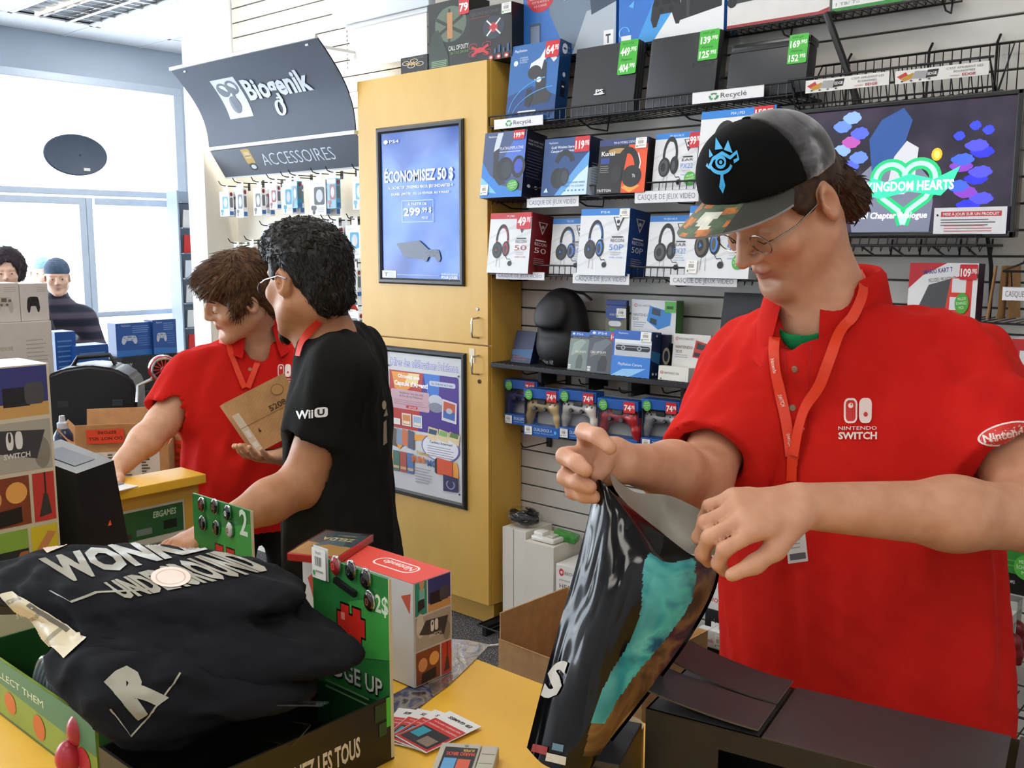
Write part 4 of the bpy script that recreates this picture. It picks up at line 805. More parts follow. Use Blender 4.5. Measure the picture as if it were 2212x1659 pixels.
def tb(label, xl, xr, yt, yb, yf, z0, top, side, acc, n1, n2, hsr, plat, prc=None, bc=None, d=.1, lean=7, mid='#35353a', rnd=None, grp=None, dark='#1b1b1e'):
    t = shelf_box('headset_box', label, 'box', xl, xr, yt, yb, d, side, yf=yf, lean=lean, z0=z0)
    P = Print(); P.rect(0, 0, 1, .9, '#dcdee0'); P.rect(0, .9, 1, 1, top); P.text(plat, .5, .93, .035, '#e6eef8', wd=.32 if len(plat) > 9 else .18, align='c')
    for q in range(3): P.poly([(0, .12 + q * .22), (0, .15 + q * .22), (1, .5 + q * .22), (1, .44 + q * .22)], '#cfd1d4')
    headset(P, *hsr, dark=dark, acc=acc, mid=mid)
    P.rect(.68, .565, .9, .585, '#222226'); P.text(n1, .66, .5, .05, '#3a3a44', wd=.26); P.text(n2, .64, .38, .09, acc if acc != '#1d1d20' else '#3d7fd0', wd=.28, bold=-.01); P.lines(.68, .34, .9, 2, .03, .01, '#b4b4b8'); P.text('WIRED | FILAIRE', .66, .26, .022, acc if acc != '#1d1d20' else '#3d7fd0', wd=.26)
    P.poly([(.68, .87), (.9, .87), (.79, .66)], '#2c2c32'); P.poly([(.71, .86), (.87, .86), (.79, .7)], '#dcdee0'); P.ell(.79, .8, .035, .03, '#2c2c32', 8); P.ell(.79, .73, .02, .018, '#2c2c32', 8); put(P, t)
    P = Print(); P.poly([(.3, .87), (.75, .87), (.52, .66)], '#d8d2d2'); P.poly([(.37, .855), (.68, .855), (.52, .7)], side); P.ell(.52, .79, .07, .03, '#d8d2d2', 8); P.rect(.22, .555, .72, .575, '#e8e4e4'); P.text(n1, .2, .48, .055, '#ece8e8', wd=.55); P.text(n2, .2, .36, .09, '#ece8e8', wd=.55, bold=-.005); P.lines(.2, .26, .8, 4, .03, .008, '#c0a8a8'); put(P, t, 'right')
    if prc: price(t, *prc[0], prc[1])
    if bc: barcode(t, *bc)
    if rnd: round_sticker(t, *rnd)
    return t
BL = '#2f7fd0'
tb('white headset box with a 99.99$ sticker on the upper shelf', 1407, 1500, 287, 410, 2.93, Z2, BL, '#c9ccd0', '#1d1d20', 'EAR', 'PX22', (.12, .22, .62, .92), 'PS4 | XBOX ONE | PC', ((.8, .72, 1.04, .98), '99'), None, .07, mid='#4a4a50', rnd=(.88, .2, .13, .12))
tb('large white headset box behind the black cap', 1502, 1662, 236, 400, 2.89, Z2, BL, '#26406e', '#1d1d20', 'STEALTH', '400', (.1, .2, .6, .85), 'PS4 | PS3', ((.72, .86, .97, 1.0), '159'), (.02, .05, .2, .22), .1, mid='#3a3a40')
tb('white and red headset box with a 49.99$ sticker', 1051, 1140, 460, 584, 2.885, Z3, '#c92028', '#7a1a20', '#a8342e', 'RECON', '50', (.1, .22, .55, .8), 'PC | MAC', ((.66, .73, .99, 1.0), '49'), None, .13)
tb('white headset box set back between the red and blue boxes', 1186, 1262, 472, 588, 2.955, Z3, BL, '#b02028', '#4a78c4', 'RECON', '50P', (.14, .22, .74, .84), 'PS4 | PS3', None, None, .08)
tb('white headset box with a deep blue side', 1245, 1350, 451, 588, 2.90, Z3, BL, '#123a7c', '#3d7fd0', 'RECON', '50P', (.12, .22, .56, .82), 'PS4', None, (.8, .86, 1.0, .99), .13)
tb('white headset box on the lower shelf beside the blue sided box', 1394, 1484, 466, 592, 2.935, Z3, BL, '#c4c8cc', '#1d1d20', 'EAR', 'PX22', (.16, .22, .72, .86), 'PS4 | XBOX ONE | PC', None, None, .08, mid='#4f4f52')
tb('white headset box with blue ringed earcups hidden behind the cap peak', 1478, 1616, 443, 594, 2.90, Z3, BL, '#c4c8cc', '#3d7fd0', 'STEALTH', '520', (.12, .25, .56, .95), 'PS4 | PS3', None, (.03, .06, .2, .24), .1, mid='#57503c', rnd=(.82, .22, .08, .1))
# ------------------------------------------------------------------ flat black shelf
Z4 = 1.146
t = shelf_box('controller_box', 'dark blue box half hidden by the black headset case', 'box', 1102, 1145, 714, 792, .05, '#16204a', yf=2.99, lean=18, z0=Z4)
P = Print(); P.text('DUALSHOCK 4', .1, .16, .05, '#b9707c', wd=.7); P.text('USB Wireless Adaptor', .1, .1, .03, '#b9707c', wd=.7); P.poly([(0, .25), (1, .15), (1, .45), (0, .4)], '#2a5a8c'); put(P, t)
cs = thing('headset_case', 'moulded black carrying case with white lettering on the flat shelf', 'case', ony(1197, 795, 2.98) * np.array([1, 1, 0]) + np.array([0, .055, Z4]))
S = Soft(); c0 = np.array([WM[cs.name].translation.x, WM[cs.name].translation.y, Z4]); R0 = np.eye(3)
S.ell(c0 + [0, 0, .14], (.115, .075, .14), k=.02).ell(c0 + [0, .0, .06], (.108, .07, .06), k=.06).ell(c0 + [0, -.01, .22], (.09, .06, .085), k=.05)
S.ell(c0 + [-.005, -.078, .205], (.075, .03, .075), R=np.array(Rx(-18)), k=.03).ell(c0 + [0, -.1, .13], (.2, .03, .022), k=.02, sub=True)
for q in S.P: pass
case = soft_obj('shell', S, .006, mat('#0b0b0d', rough=.6, vary=.2, bump=.1, bscale=700), cs, lo=c0 - [.2, .2, -.001], hi=c0 + [.2, .2, .33])
bv = bvh_of(case)
P = Print(); P.text('PlayStation VR', .14, .1, .7, '#dfe2e4', wd=.86, bold=.005); P.ell(.06, .42, .05, .38, '#dfe2e4', 10); P.project('lettering', cs, ((1146, 766), (1197, 776), (1195, 789), (1146, 780)), bv)
MB().tube([c0 + [-.03, .02, .285], c0 + [0, .02, .3], c0 + [.08, .03, .285], c0 + [.11, .04, .262]], .005, '#0c0c0e', 6).build('carry_strap', cs, smooth=True, world=True)
def game(label, xl, xr, yt, yb, yf, cols, n):
    t = shelf_box('game_case', label, 'game case', xl, xr, yt, yb, .016, '#20262e', yf=yf, lean=10, z0=Z4)
    P = Print(); P.rect(0, 0, 1, .88, cols[0]); P.rect(0, .88, 1, 1, '#2f62b4'); P.text('PS4', .3, .91, .055, '#e6ecf6', wd=.3); P.ell(.15, .94, .06, .03, '#e6ecf6', 8); P.rect(0, .82, 1, .88, '#22252a'); P.text('LEGACY PRO EDITION', .12, .835, .025, '#a8a8a4', wd=.76)
    P.poly([(.1, .35), (.5, .5), (.8, .75), (.6, .82), (.2, .7)], cols[1]); P.poly([(.4, .05), (.7, .05), (.72, .3), (.62, .42), (.5, .4), (.4, .25)], cols[2]); P.text('CALL OF DUTY', .1 if n else .3, .46, .055, '#e4e4e0', wd=.55, bold=.02); P.text('INFINITE WARFARE', .15, .42, .02, '#c0b040', wd=.5); P.rect(.04, .03, .16, .14, '#e0e0dc'); P.text('M', .06, .05, .06, '#20201e', wd=.08); put(P, t); return t
t = game('grey green game case standing left of the camera box', 1225, 1268, 716, 804, 2.955, ('#7d8b88', '#9aa8a0', '#55625e'), 0)
t = game('dark game case with a 149.99$ sticker standing left of the camera box', 1265, 1326, 714, 808, 2.94, ('#4c5058', '#6a6f78', '#2a2c30'), 1); price(t, .76, .78, 1.08, .97, '149')
t = shelf_box('camera_box', 'blue camera box with a silver window on the flat shelf', 'box', 1319, 1402, 714, 818, .06, '#10224a', yf=2.93, lean=6, z0=Z4)
P = Print(); P.rect(0, 0, 1, 1, '#1f5cb4'); P.poly([(.05, .44), (1, .44), (1, .8), (.05, .8)], '#b9bec6'); P.rect(.05, .72, 1, .8, '#dfe3e8'); P.rrect(.08, .56, .97, .68, .06, '#17181c', .05); P.rect(.1, .63, .95, .645, '#8e939c'); P.ell(.28, .62, .055, .05, '#a9b0ba'); P.ell(.28, .62, .03, .03, '#3a3e46'); P.ell(.7, .62, .055, .05, '#a9b0ba'); P.ell(.7, .62, .03, .03, '#3a3e46'); P.rect(.0, .0, 1, .44, '#2b78d0'); P.poly([(0, 0), (.5, 0), (.9, .2), (.3, .16)], '#8cc4f2'); P.text('PlayStation Camera', .18, .24, .06, '#eaf2fa', wd=.62); P.text('PlayStation', .14, .92, .035, '#e4ecf6', wd=.25); put(P, t); barcode(t, .72, .78, .99, .99)
P = Print(); P.ell(.5, .92, .1, .025, '#b8c4dc'); P.poly([(0, .4), (1, .3), (1, .55), (0, .6)], '#1f6a9c'); P.ell(.35, .1, .1, .03, '#dfe4ec'); P.ell(.7, .1, .1, .03, '#dfe4ec'); put(P, t, 'right')
t = shelf_box('camera_box', 'second dark camera box standing behind the front one', 'box', 1408, 1440, 722, 800, .05, '#131a30', yf=3.0, lean=4, z0=Z4); P = Print(); P.ell(.9, .5, .25, .2, '#8c8672'); P.ell(.9, .5, .15, .13, '#1c2438'); put(P, t)
t = shelf_box('handheld_box', 'white recharged handheld box with a blue folding console', 'box', 1362, 1458, 648, 735, .05, '#3f7a34', yf=3.03, lean=2)
P = Print(); P.rect(0, 0, 1, 1, '#dcdee2'); P.arc(.1, .86, .03, .035, 0, 360, .015, '#c2303a'); P.text('RECHARGED', .16, .83, .055, '#6a6a78', wd=.28); P.text('NINTENDO', .05, .6, .07, '#454552', wd=.36); P.text('DS', .05, .5, .07, '#454552', wd=.12); P.lines(.05, .44, .35, 3, .05, .02, '#9aa4b4'); P.poly([(.42, .86), (.72, .78), (.9, .7), (.88, .42), (.62, .3), (.36, .5)], '#2f82cc'); P.poly([(.48, .82), (.66, .77), (.66, .62), (.46, .67)], '#22364e'); P.poly([(.44, .58), (.58, .54), (.58, .4), (.42, .46)], '#22364e'); P.lines(.05, .15, .9, 2, .06, .02, '#c4c8cc'); put(P, t)
P = Print(); P.n = 40; P.rect(.76, .72, .99, .98, '#57b848'); P.rect(.8, .8, .95, .87, '#2c5a28'); put(P, t, 'front', 'price_tag')
t = shelf_box('blister_pack', 'blue topped dog tag blister pack hanging beside the handheld box', 'package', 1308, 1353, 660, 716, .02, '#3a3c34', yf=3.02)
w, d, h = DIM[t.name]
P = Print(); P.rect(0, 0, 1, .6, '#6a6852'); P.rrect(0, .45, 1, 1.0, .3, '#24408c', .2); P.text('DOG TAGS', .2, .62, .08, '#e4e4ea', wd=.5); P.rrect(.15, .22, .75, .42, .15, '#d8dade', .08); P.rect(.2, .02, .5, .14, '#5aa844'); put(P, t); barcode(t, .55, .55, 1.0, .9); MB().bb((0, .0, h), (w, .016, h + .02), '#2c3f86', bev=.003).build('header_card', t)
t = shelf_box('handheld_box', 'white recharged handheld box with a red console beside the capped man', 'box', 1450, 1530, 722, 792, .05, '#d8d6d2', yf=2.99, lean=6, z0=Z4 + .04)
P = Print(); P.arc(.1, .86, .03, .04, 0, 360, .015, '#c2303a'); P.text('RECHARGED', .16, .83, .06, '#6a6a78', wd=.4); P.text('NINTENDO', .08, .58, .085, '#454552', wd=.46); P.text('3DS', .08, .45, .085, '#454552', wd=.18); P.lines(.08, .38, .45, 2, .06, .02, '#9a9aa4'); P.poly([(.62, .84), (.95, .75), (.95, .3), (.55, .35)], '#b8302c'); P.poly([(.66, .78), (.92, .7), (.9, .55), (.64, .6)], '#2b2b30'); P.poly([(.6, .5), (.85, .46), (.8, .36), (.58, .38)], '#3a2a2c'); put(P, t)
t = shelf_box('handheld_box', 'small white recharged handheld box lying at the front of the flat shelf', 'box', 1421, 1486, 792, 826, .04, '#dddbd4', yf=2.94, lean=4, z0=Z4)
P = Print(); P.arc(.12, .55, .035, .1, 0, 360, .02, '#c2303a'); P.text('NINTENDO 3DS', .2, .45, .16, '#6a6a74', wd=.5); P.ell(.1, .1, .03, .06, '#3a8a40', 8); put(P, t)
t = shelf_box('console_carton', 'tall black carton standing behind the shoulder of the capped man', 'box', 1541, 1640, 632, 835, .12, '#0f0f14', yf=2.96, lean=10, z0=Z4)
P = Print(); P.poly([(0, .8), (1, 1), (1, .9), (0, .7)], '#1c1c26'); put(P, t)
# ------------------------------------------------------------------ boxed gamepads on peg hooks
S = Soft(); A = np.array
S.ell((0, 0, .012), (.056, .022, .026), k=.012).cap((-.056, 0, .014), (.056, 0, .014), .019, k=.012)
for s in (-1, 1): S.ell((s * .056, -.004, .012), (.026, .02, .026), k=.012).chain([A((s * .062, 0, .006)), A((s * .072, .004, -.03)), A((s * .074, .008, -.058))], [.02, .017, .013], k=.012)
S.ell((0, .002, -.045), (.034, .05, .036), k=.012, sub=True)
pv, pf = S.mesh(.0042)
def pad_mesh(m):
    me = bpy.data.meshes.new('gamepad'); me.from_pydata(pv.tolist(), [], pf.tolist()); me.materials.append(m); me.shade_smooth(); return me
def pad_box(label, xl, xr, yt, yb, col, yf=2.95, dpt=.06):
    x, z, w, h = rect_px(xl, xr, yt, yb, yf); t = thing('gamepad_package', label, 'package', (x, yf, z), Rz(4), 'boxed gamepads on peg hooks'); DIM[t.name] = (w, dpt, h)
    bl = mat('#1b58a8', rough=.35, vary=.05); tr = h * .22; tp = h * .8
    MB().bb((0, dpt - .004, 0), (w, dpt, h), mat('#cfccc4', rough=.6)).build('back_card', t); MB().bb((0, 0, 0), (w, dpt - .004, tr), bl, bev=.002).build('bottom_tray', t); MB().bb((0, 0, tp), (w, dpt - .004, h), bl, bev=.002).build('top_band', t)
    for a in (0, w - .002): MB().bb((a, .004, tr), (a + .002, dpt - .004, tp), mat('#12305e', rough=.4)).build('side_flap', t)
    MB().bb((.002, .001, tr), (w - .002, .0018, tp), m_clear).build('window', t)
    MB().tube([(w * .38, dpt - .002, h), (w * .38, dpt - .002, h + .02), (w * .45, dpt - .002, h + .028), (w * .62, dpt - .002, h + .028), (w * .68, dpt - .002, h + .02), (w * .68, dpt - .002, h)], .0018, m_clear, 6).build('hang_loop', t)
    P = Print(); P.text('DUALSHOCK 4', .3, .11, .07, '#dfe8f4', wd=.5); P.text('Contrôleur - Manette de jeu sans fil', .3, .06, .03, '#b8d0ee', wd=.55); P.ell(.9, .12, .035, .04, '#5fb0ea', 8); P.text('PS', .06, .87, .06, '#cfe0f4', wd=.06); put(P, t); barcode(t, .05, .02, .26, .2); round_sticker(t, .16, .87, .11, .11); price(t, .66, .76, .94, .98, '74')
    g = link('gamepad', pad_mesh(M(col, rough=.3)), t); k = w / .165; g.scale = (k, k, k); g.location = (w * .5, .026, h * .56); g.rotation_euler = (math.radians(-12), 0, math.radians(-6)); WM[g.name] = Matrix.Identity(4)
    MB().bb((-.021, -.028, .018), (.021, -.02, .036), '#16161a', bev=.003).build('touchpad', g)
    for s in (-1, 1): MB().lathe([(.001, .012), (.007, .012), (.009, .009), (.006, .004), (.005, -.004)], '#202024', 14, Matrix.Translation((s * .025, -.022, .0)) @ Matrix.Rotation(math.pi / 2, 4, 'X')).build('stick', g, smooth=True)
    for a in range(4): MB().ell((.054 + .0105 * math.cos(a * math.pi / 2), -.022, .02 + .0105 * math.sin(a * math.pi / 2)), (.0042, .003, .0042), '#4a4a52', 10).build('button', g, smooth=True)
    for a in range(4): MB().box((-.054 + .009 * math.cos(a * math.pi / 2), -.0225, .02 + .009 * math.sin(a * math.pi / 2)), (.0075, .004, .0075), '#26262b', Ry(45), bev=.001).build('direction_button', g)
    hx = x + w * .53; tag(hook(hx, z + h + .022, 3.133, 3.133 - yf - .02).build('display_hook', smooth=True), 'black peg hook carrying the ' + label.split(' gamepad')[0] + ' gamepad', 'hook', 'peg hooks below the flat shelf')
pad_box('dark blue gamepad in its blue box, leftmost by the cabinet', 1089, 1156, 822, 914, '#1d2f6e', 3.0)
pad_box('gold gamepad in its blue box', 1131, 1203, 842, 938, '#b59a6a', 2.96)
pad_box('white gamepad in its blue box between the gold and red ones', 1207, 1283, 845, 945, '#cfc9bc', 2.955)
pad_box('red gamepad in its blue box', 1289, 1373, 864, 962, '#a81f26', 2.94)
pad_box('silver gamepad in its blue box, rightmost beside the sleeve', 1384, 1462, 865, 968, '#a9a8a6', 2.95)
for i, (hx, hy) in enumerate(((1108, 965), (1195, 978), (1240, 985))):
    p = ony(hx, hy, 2.96); tag(hook(p[0] + .05, p[2], 3.133, .17).build('display_hook', smooth=True), 'empty black peg hook below the %s gamepad box' % ('dark blue', 'white', 'red')[i], 'hook', 'peg hooks below the flat shelf')
# ------------------------------------------------------------------ wall television
tv = thing('wall_television', 'wall television showing a game trailer behind the capped man', 'television', (-1.47, 2.9, 1.64))
tw, th = .712, .39; m_bez = mat('#0e0e10', rough=.2, coat=.3)
MB().bb((0, .012, 0), (tw, .05, th), m_bez, bev=.006).build('housing', tv); MB().bb((.15, .05, .1), (tw - .15, .09, th - .1), m_bez, bev=.004).build('rear_hump', tv)
for a, b in (((0, 0, 0), (tw, .014, .018)), ((0, 0, th - .014), (tw, .014, th)), ((0, 0, 0), (.014, .014, th)), ((tw - .014, 0, 0), (tw, .014, th))): MB().bb(a, b, m_bez, bev=.003).build('bezel', tv)
MB().bb((tw / 2 - .1, .09, th / 2 - .08), (tw / 2 + .1, .235, th / 2 + .08), m_black, bev=.004).build('wall_mount', tv)
E_ = lambda c, e=.9: mat(c, rough=.3, emit=e)
def _scr(nt, b, N):
    tc = N('TexCoord'); n = N('TexNoise', i_Scale=7., i_Detail=2.); nt.links.new(tc.outputs['Object'], n.inputs['Vector']); r = ramp(nt, [(.25, '#120e1c'), (.5, '#2a2236'), (.75, '#4a3a52')]); nt.links.new(n.outputs['Fac'], r.inputs['Fac'])
    nt.links.new(r.outputs[0], b.inputs['Emission Color']); b.inputs['Emission Strength'].default_value = .8; b.inputs['Base Color'].default_value = (.01, .01, .012, 1); b.inputs['Roughness'].default_value = .2
MB().bb((.014, .0085, .018), (tw - .014, .012, th - .014), nodemat('lit_screen', _scr)).build('screen', tv)
P = Print(eps=.00006)
def blob(cx, cy, rx, ry, c, e=.9, n=18): P.poly([(cx + rx * math.cos(2 * math.pi * i / n) * (1 + .12 * math.sin(5 * i)), cy + ry * math.sin(2 * math.pi * i / n) * (1 + .12 * math.cos(3 * i))) for i in range(n)], E_(c, e))
for i in range(10):   # stained glass out of focus
    blob(.34 + .045 * math.sin(i * 2.1), .35 + .065 * i, .04, .05, ('#5a7ae0', '#7a9ae8', '#a04a9a', '#4a5ad0')[i % 4], .8); blob(.84 + .05 * math.sin(i * 1.7), .2 + .05 * i, .045, .045, ('#2a2fd0', '#4a4ae0', '#7a3ab0', '#3a5ae8')[i % 4], .8)
for a, b in ((.79, .73), (.85, .8), (.9, .76)): blob(a, b, .022, .035, '#2f3be8', 1.0)
P.poly([(.36, 0), (.34, .25), (.36, .42), (.44, .55), (.53, .62), (.62, .55), (.68, .42), (.7, .25), (.69, 0)], E_('#6f7488', .6)); P.poly([(.44, .45), (.42, .75), (.47, .9), (.56, .98), (.6, .88), (.56, .62), (.52, .5)], E_('#274a86', .7)); P.poly([(.5, .3), (.53, .6), (.58, .72), (.63, .66), (.62, .4), (.58, .3)], E_('#b9bac2', .7))
P.ell(.705, .6, .022, .05, E_('#e8a020', 1.0), 12); P.ell(.705, .6, .012, .03, E_('#f8d860', 1.1), 10)
g1, g2 = E_('#1fae6a', .9), E_('#8ff5d0', 1.5)
for wd, m in ((.05, g1), (.02, g2)):
    P.arc(.52, .42, .065, .12, 10, 190, wd, m, 14, 1.8); P.arc(.64, .42, .065, .12, -10, 170, wd, m, 14, 1.8); P.line([(.455, .4), (.49, .27), (.56, .17), (.58, .06)], wd, m, 1.8); P.line([(.705, .4), (.67, .27), (.6, .17), (.58, .06)], wd, m, 1.8)
P.poly([(.4, .36), (.44, .44), (.5, .4), (.6, .46), (.7, .41), (.8, .5), (.77, .36), (.73, .28), (.6, .32), (.48, .27), (.42, .3)], E_('#35d896', 1.0)); P.text('KINGDOM HEARTS', .42, .33, .075, E_('#d8fff0', 1.6), wd=.36, bold=.03); P.text('Final Chapter Prologue', .37, .11, .05, E_('#f2f2f6', 1.1), wd=.31, bold=.02, shear=.15)
P.build('picture', tv, Matrix.Translation((.014, .0083, .018)) @ Matrix.Diagonal((tw - .028, 1, th - .032, 1)))
# paper notice leaning on the television
t = carton('paper_notice', 'white paper notice with a red heading taped to the television', 'notice', *(lambda p: (p[0], p[2]))(ony(2016, 506, 2.895)), 2.892, .1905, .0015, .073, '#e4e6ea', bev=0)
P = Print(); P.rect(.1, .66, .93, .85, '#c23a44'); P.text('MISE À JOUR SUR UN PRODUIT', .13, .7, .11, '#f2e4e6', wd=.77, bold=.02); P.lines(.1, .52, .92, 3, .1, .035, '#5a5a60'); P.lines(.15, .3, .88, 3, .1, .03, '#c2525a'); P.ell(.05, .72, .015, .045, '#2a2a2e', 8); put(P, t)
# wire basket above the television with its banners
bk = thing('wire_basket', 'empty black wire basket above the television', 'basket', (-1.13, 2.92, 2.03)); L = .285
MB().tube([(-L, -.03, .09), (-L, .05, 0), (-L, .19, .16), (L, .19, .16), (L, .05, 0), (L, -.03, .09)], .0034, m_wire, 6, closed=True).build('rim', bk, smooth=True)
MB().tube([(-L - .01, -.03, .09), (L + .01, -.03, .09)], .0034, m_wire, 6).build('front_rail', bk, smooth=True); MB().tube([(-L, .03, .02), (L, .03, .02)], .003, m_wire, 6).build('bottom_rail', bk, smooth=True)
b = MB()
for i in range(23):
    x = -L + 2 * L * i / 22; b.tube([(x, -.03, .09), (x + .005, .0, .0), (x + .012, .05, .012), (x + .012, .188, .012), (x + .012, .19, .16)], .0018, m_wire, 4, cap=False)
b.build('basket_wires', bk, stuff=True)
for x in (-.2, .05, .24): MB().tube([(x, .21, .19), (x, .185, .165), (x, .18, .0), (x, .03, -.02), (x, .02, .015)], .004, m_wire, 6).build('bracket', bk, smooth=True)
def banner(label, TL, TR, BR, BL):
    p = [ony(*q, 2.885) for q in (TL, TR, BR, BL)]; x0, x1 = (p[0][0] + p[3][0]) / 2, (p[1][0] + p[2][0]) / 2; z1, z0 = (p[0][2] + p[1][2]) / 2, (p[2][2] + p[3][2]) / 2
    t = carton('shelf_banner', label, 'sign', x0, z0, 2.884, x1 - x0, .002, z1 - z0, '#d9d8d4', bev=0)
    P = Print(); P.poly([(.02, .55), (.12, .85), (.15, .5), (.07, .3)], '#b8302c'); P.poly([(.06, .4), (.2, .75), (.22, .35), (.1, .15)], '#b8862c'); P.poly([(.18, .3), (.22, .85), (.35, .8), (.36, .2)], '#9a9a9c'); P.poly([(.34, .25), (.36, .85), (.48, .85), (.46, .3)], '#1c1a1a'); P.text('EDGE', .36, .45, .22, '#e4e0dc', wd=.1, bold=.02)
    for q in range(4): P.ell(.08 + q * .1, .16, .016, .07, '#555558', 8)
    P.text("C'EST AMUSANT LES", .56, .68, .16, '#5e5e66', wd=.38); P.text('ÉCONOMIES', .64, .42, .16, '#5e5e66', wd=.22); P.text('OBTENEZ', .6, .14, .1, '#b84a58', wd=.1); P.text('EDGE', .73, .12, .2, '#a83040', wd=.14, bold=.02); put(P, t)
banner('white savings banner on the capped man end of the wire basket', (1739, 172), (1921, 157), (1921, 185), (1742, 200)); banner('white savings banner on the right end of the wire basket', (1933, 154), (2135, 132), (2138, 161), (1935, 182))
a, b_, c_ = ony(1786, 31, 2.99), ony(1822, 130, 2.99), ony(1855, 230, 2.99)
tag(MB().tube([a + [0, .1, .02], a, b_, c_], .011, m_black, 8).build('cable_conduit', smooth=True), 'thick black cable bundle slanting down to the television', 'cable')
tag(MB().tube([ony(2133, 512, 3.09), ony(2137, 540, 3.1), ony(2141, 575, 3.105), ony(2140, 640, 3.11), ony(2136, 690, 3.11)], .006, m_black, 6).build('power_cable', smooth=True), 'black power cable hanging below the television', 'cable')
# things beside the capped man's left shoulder
t = shelf_box('handheld_box', 'red and white handheld console box with a 109.99$ sticker', 'box', 1958, 2106, 568, 690, .06, '#3a2a4a', yf=2.93, z0=None, lean=2)
P = Print(); P.rect(0, 0, 1, 1, '#dfe0e2'); P.poly([(0, .55), (0, 1), (.55, 1), (.2, .78)], '#b81f2a'); P.poly([(.12, .1), (.3, .62), (.8, .8), (1, .82), (1, .1)], '#4a4c50'); P.text('MARIO KART 7', .22, .8, .08, '#3a3a7a', wd=.42, rot=8, bold=.02); P.text('INCLUDED / PRE-INSTALLED', .3, .66, .07, '#2c2c30', wd=.4, rot=8); P.poly([(.62, .75), (.95, .78), (.92, .1), (.55, .1)], '#d23a30'); P.rect(.64, .5, .84, .74, '#d8dade'); P.rect(.62, .2, .8, .42, '#d8dade'); P.rect(.93, .0, 1, .75, '#dfe0e2'); P.rect(0, 0, 1, .06, '#c02a30'); put(P, t); price(t, .74, .72, .99, .98, '109'); round_sticker(t, .8, .32, .1, .18)
sh = thing('wire_shelf', 'narrow wire shelf under the 109.99$ handheld box', 'shelf', (-1.06, 3.136, 1.405)); MB().tube([(0, 0, 0), (0, -.21, 0), (.5, -.21, 0), (.5, 0, 0)], .0032, m_wire, 6).build('front_rail', sh, smooth=True)
b = MB()
for i in range(18): b.tube([(.01 + i * .028, 0, .003), (.01 + i * .028, -.21, .003)], .0017, m_wire, 4)
b.build('deck_wires', sh, stuff=True)
for k in range(3): tag(MB().box((-.828 + k * .018, 2.99 + k * .045, 1.487), (.004, .08, .15), m_kraft, Rz(12 - 9 * k) @ Ry(5 - 4 * k)).build('cardboard_sheet'), 'flat brown cardboard sheet standing %s beside the handheld box' % ('first', 'second', 'third')[k], 'cardboard', 'cardboard sheets beside the handheld box')
bx = thing('wire_basket', 'black wire basket at the right edge with a headset sign', 'basket', (-.775, 2.89, 1.47))
MB().tube([(0, 0, .08), (0, .2, .1), (.01, .22, .14), (.3, .22, .14), (.3, 0, .08)], .0034, m_wire, 6, closed=True).build('rim', bx, smooth=True)
b = MB()
for i in range(8): b.tube([(.02 + i * .04, 0, .08), (.02 + i * .04, .03, 0), (.02 + i * .04, .22, 0), (.02 + i * .04, .22, .14)], .002, m_wire, 5)
b.build('basket_wires', bx, stuff=True)
shelf_sign('white CASQUE sign cut by the right picture edge', (2166, 622), (2300, 620), (2300, 650), (2164, 651), CJ, Y=2.88)
t = shelf_box('console_box', 'white console box with a red top at the right edge beside the sleeve', 'box', 2174, 2330, 735, 905, .09, '#dadbde', yf=2.9); P = Print(); P.rect(0, .86, 1, 1, '#b8252c'); P.rect(0, .76, .12, .86, '#b8252c'); P.text('SWITCH', .02, .78, .03, '#f4f4f4', wd=.09); P.poly([(.12, .2), (.2, .45), (.9, .5), (.9, .2)], '#26282c'); P.rect(0, 0, 1, .16, '#c8302c'); put(P, t)
sw = thing('wire_shelf', 'wire shelf under the white console box at the right edge', 'shelf', (-.79, 3.136, 1.145)); MB().tube([(0, 0, 0), (0, -.24, 0), (.6, -.24, 0), (.6, 0, 0)], .0035, m_wire, 6).build('front_rail', sw, smooth=True)
b = MB()
for i in range(20): b.tube([(.015 + i * .03, 0, .003), (.015 + i * .03, -.24, .003)], .0017, m_wire, 4)
b.build('deck_wires', sw, stuff=True)
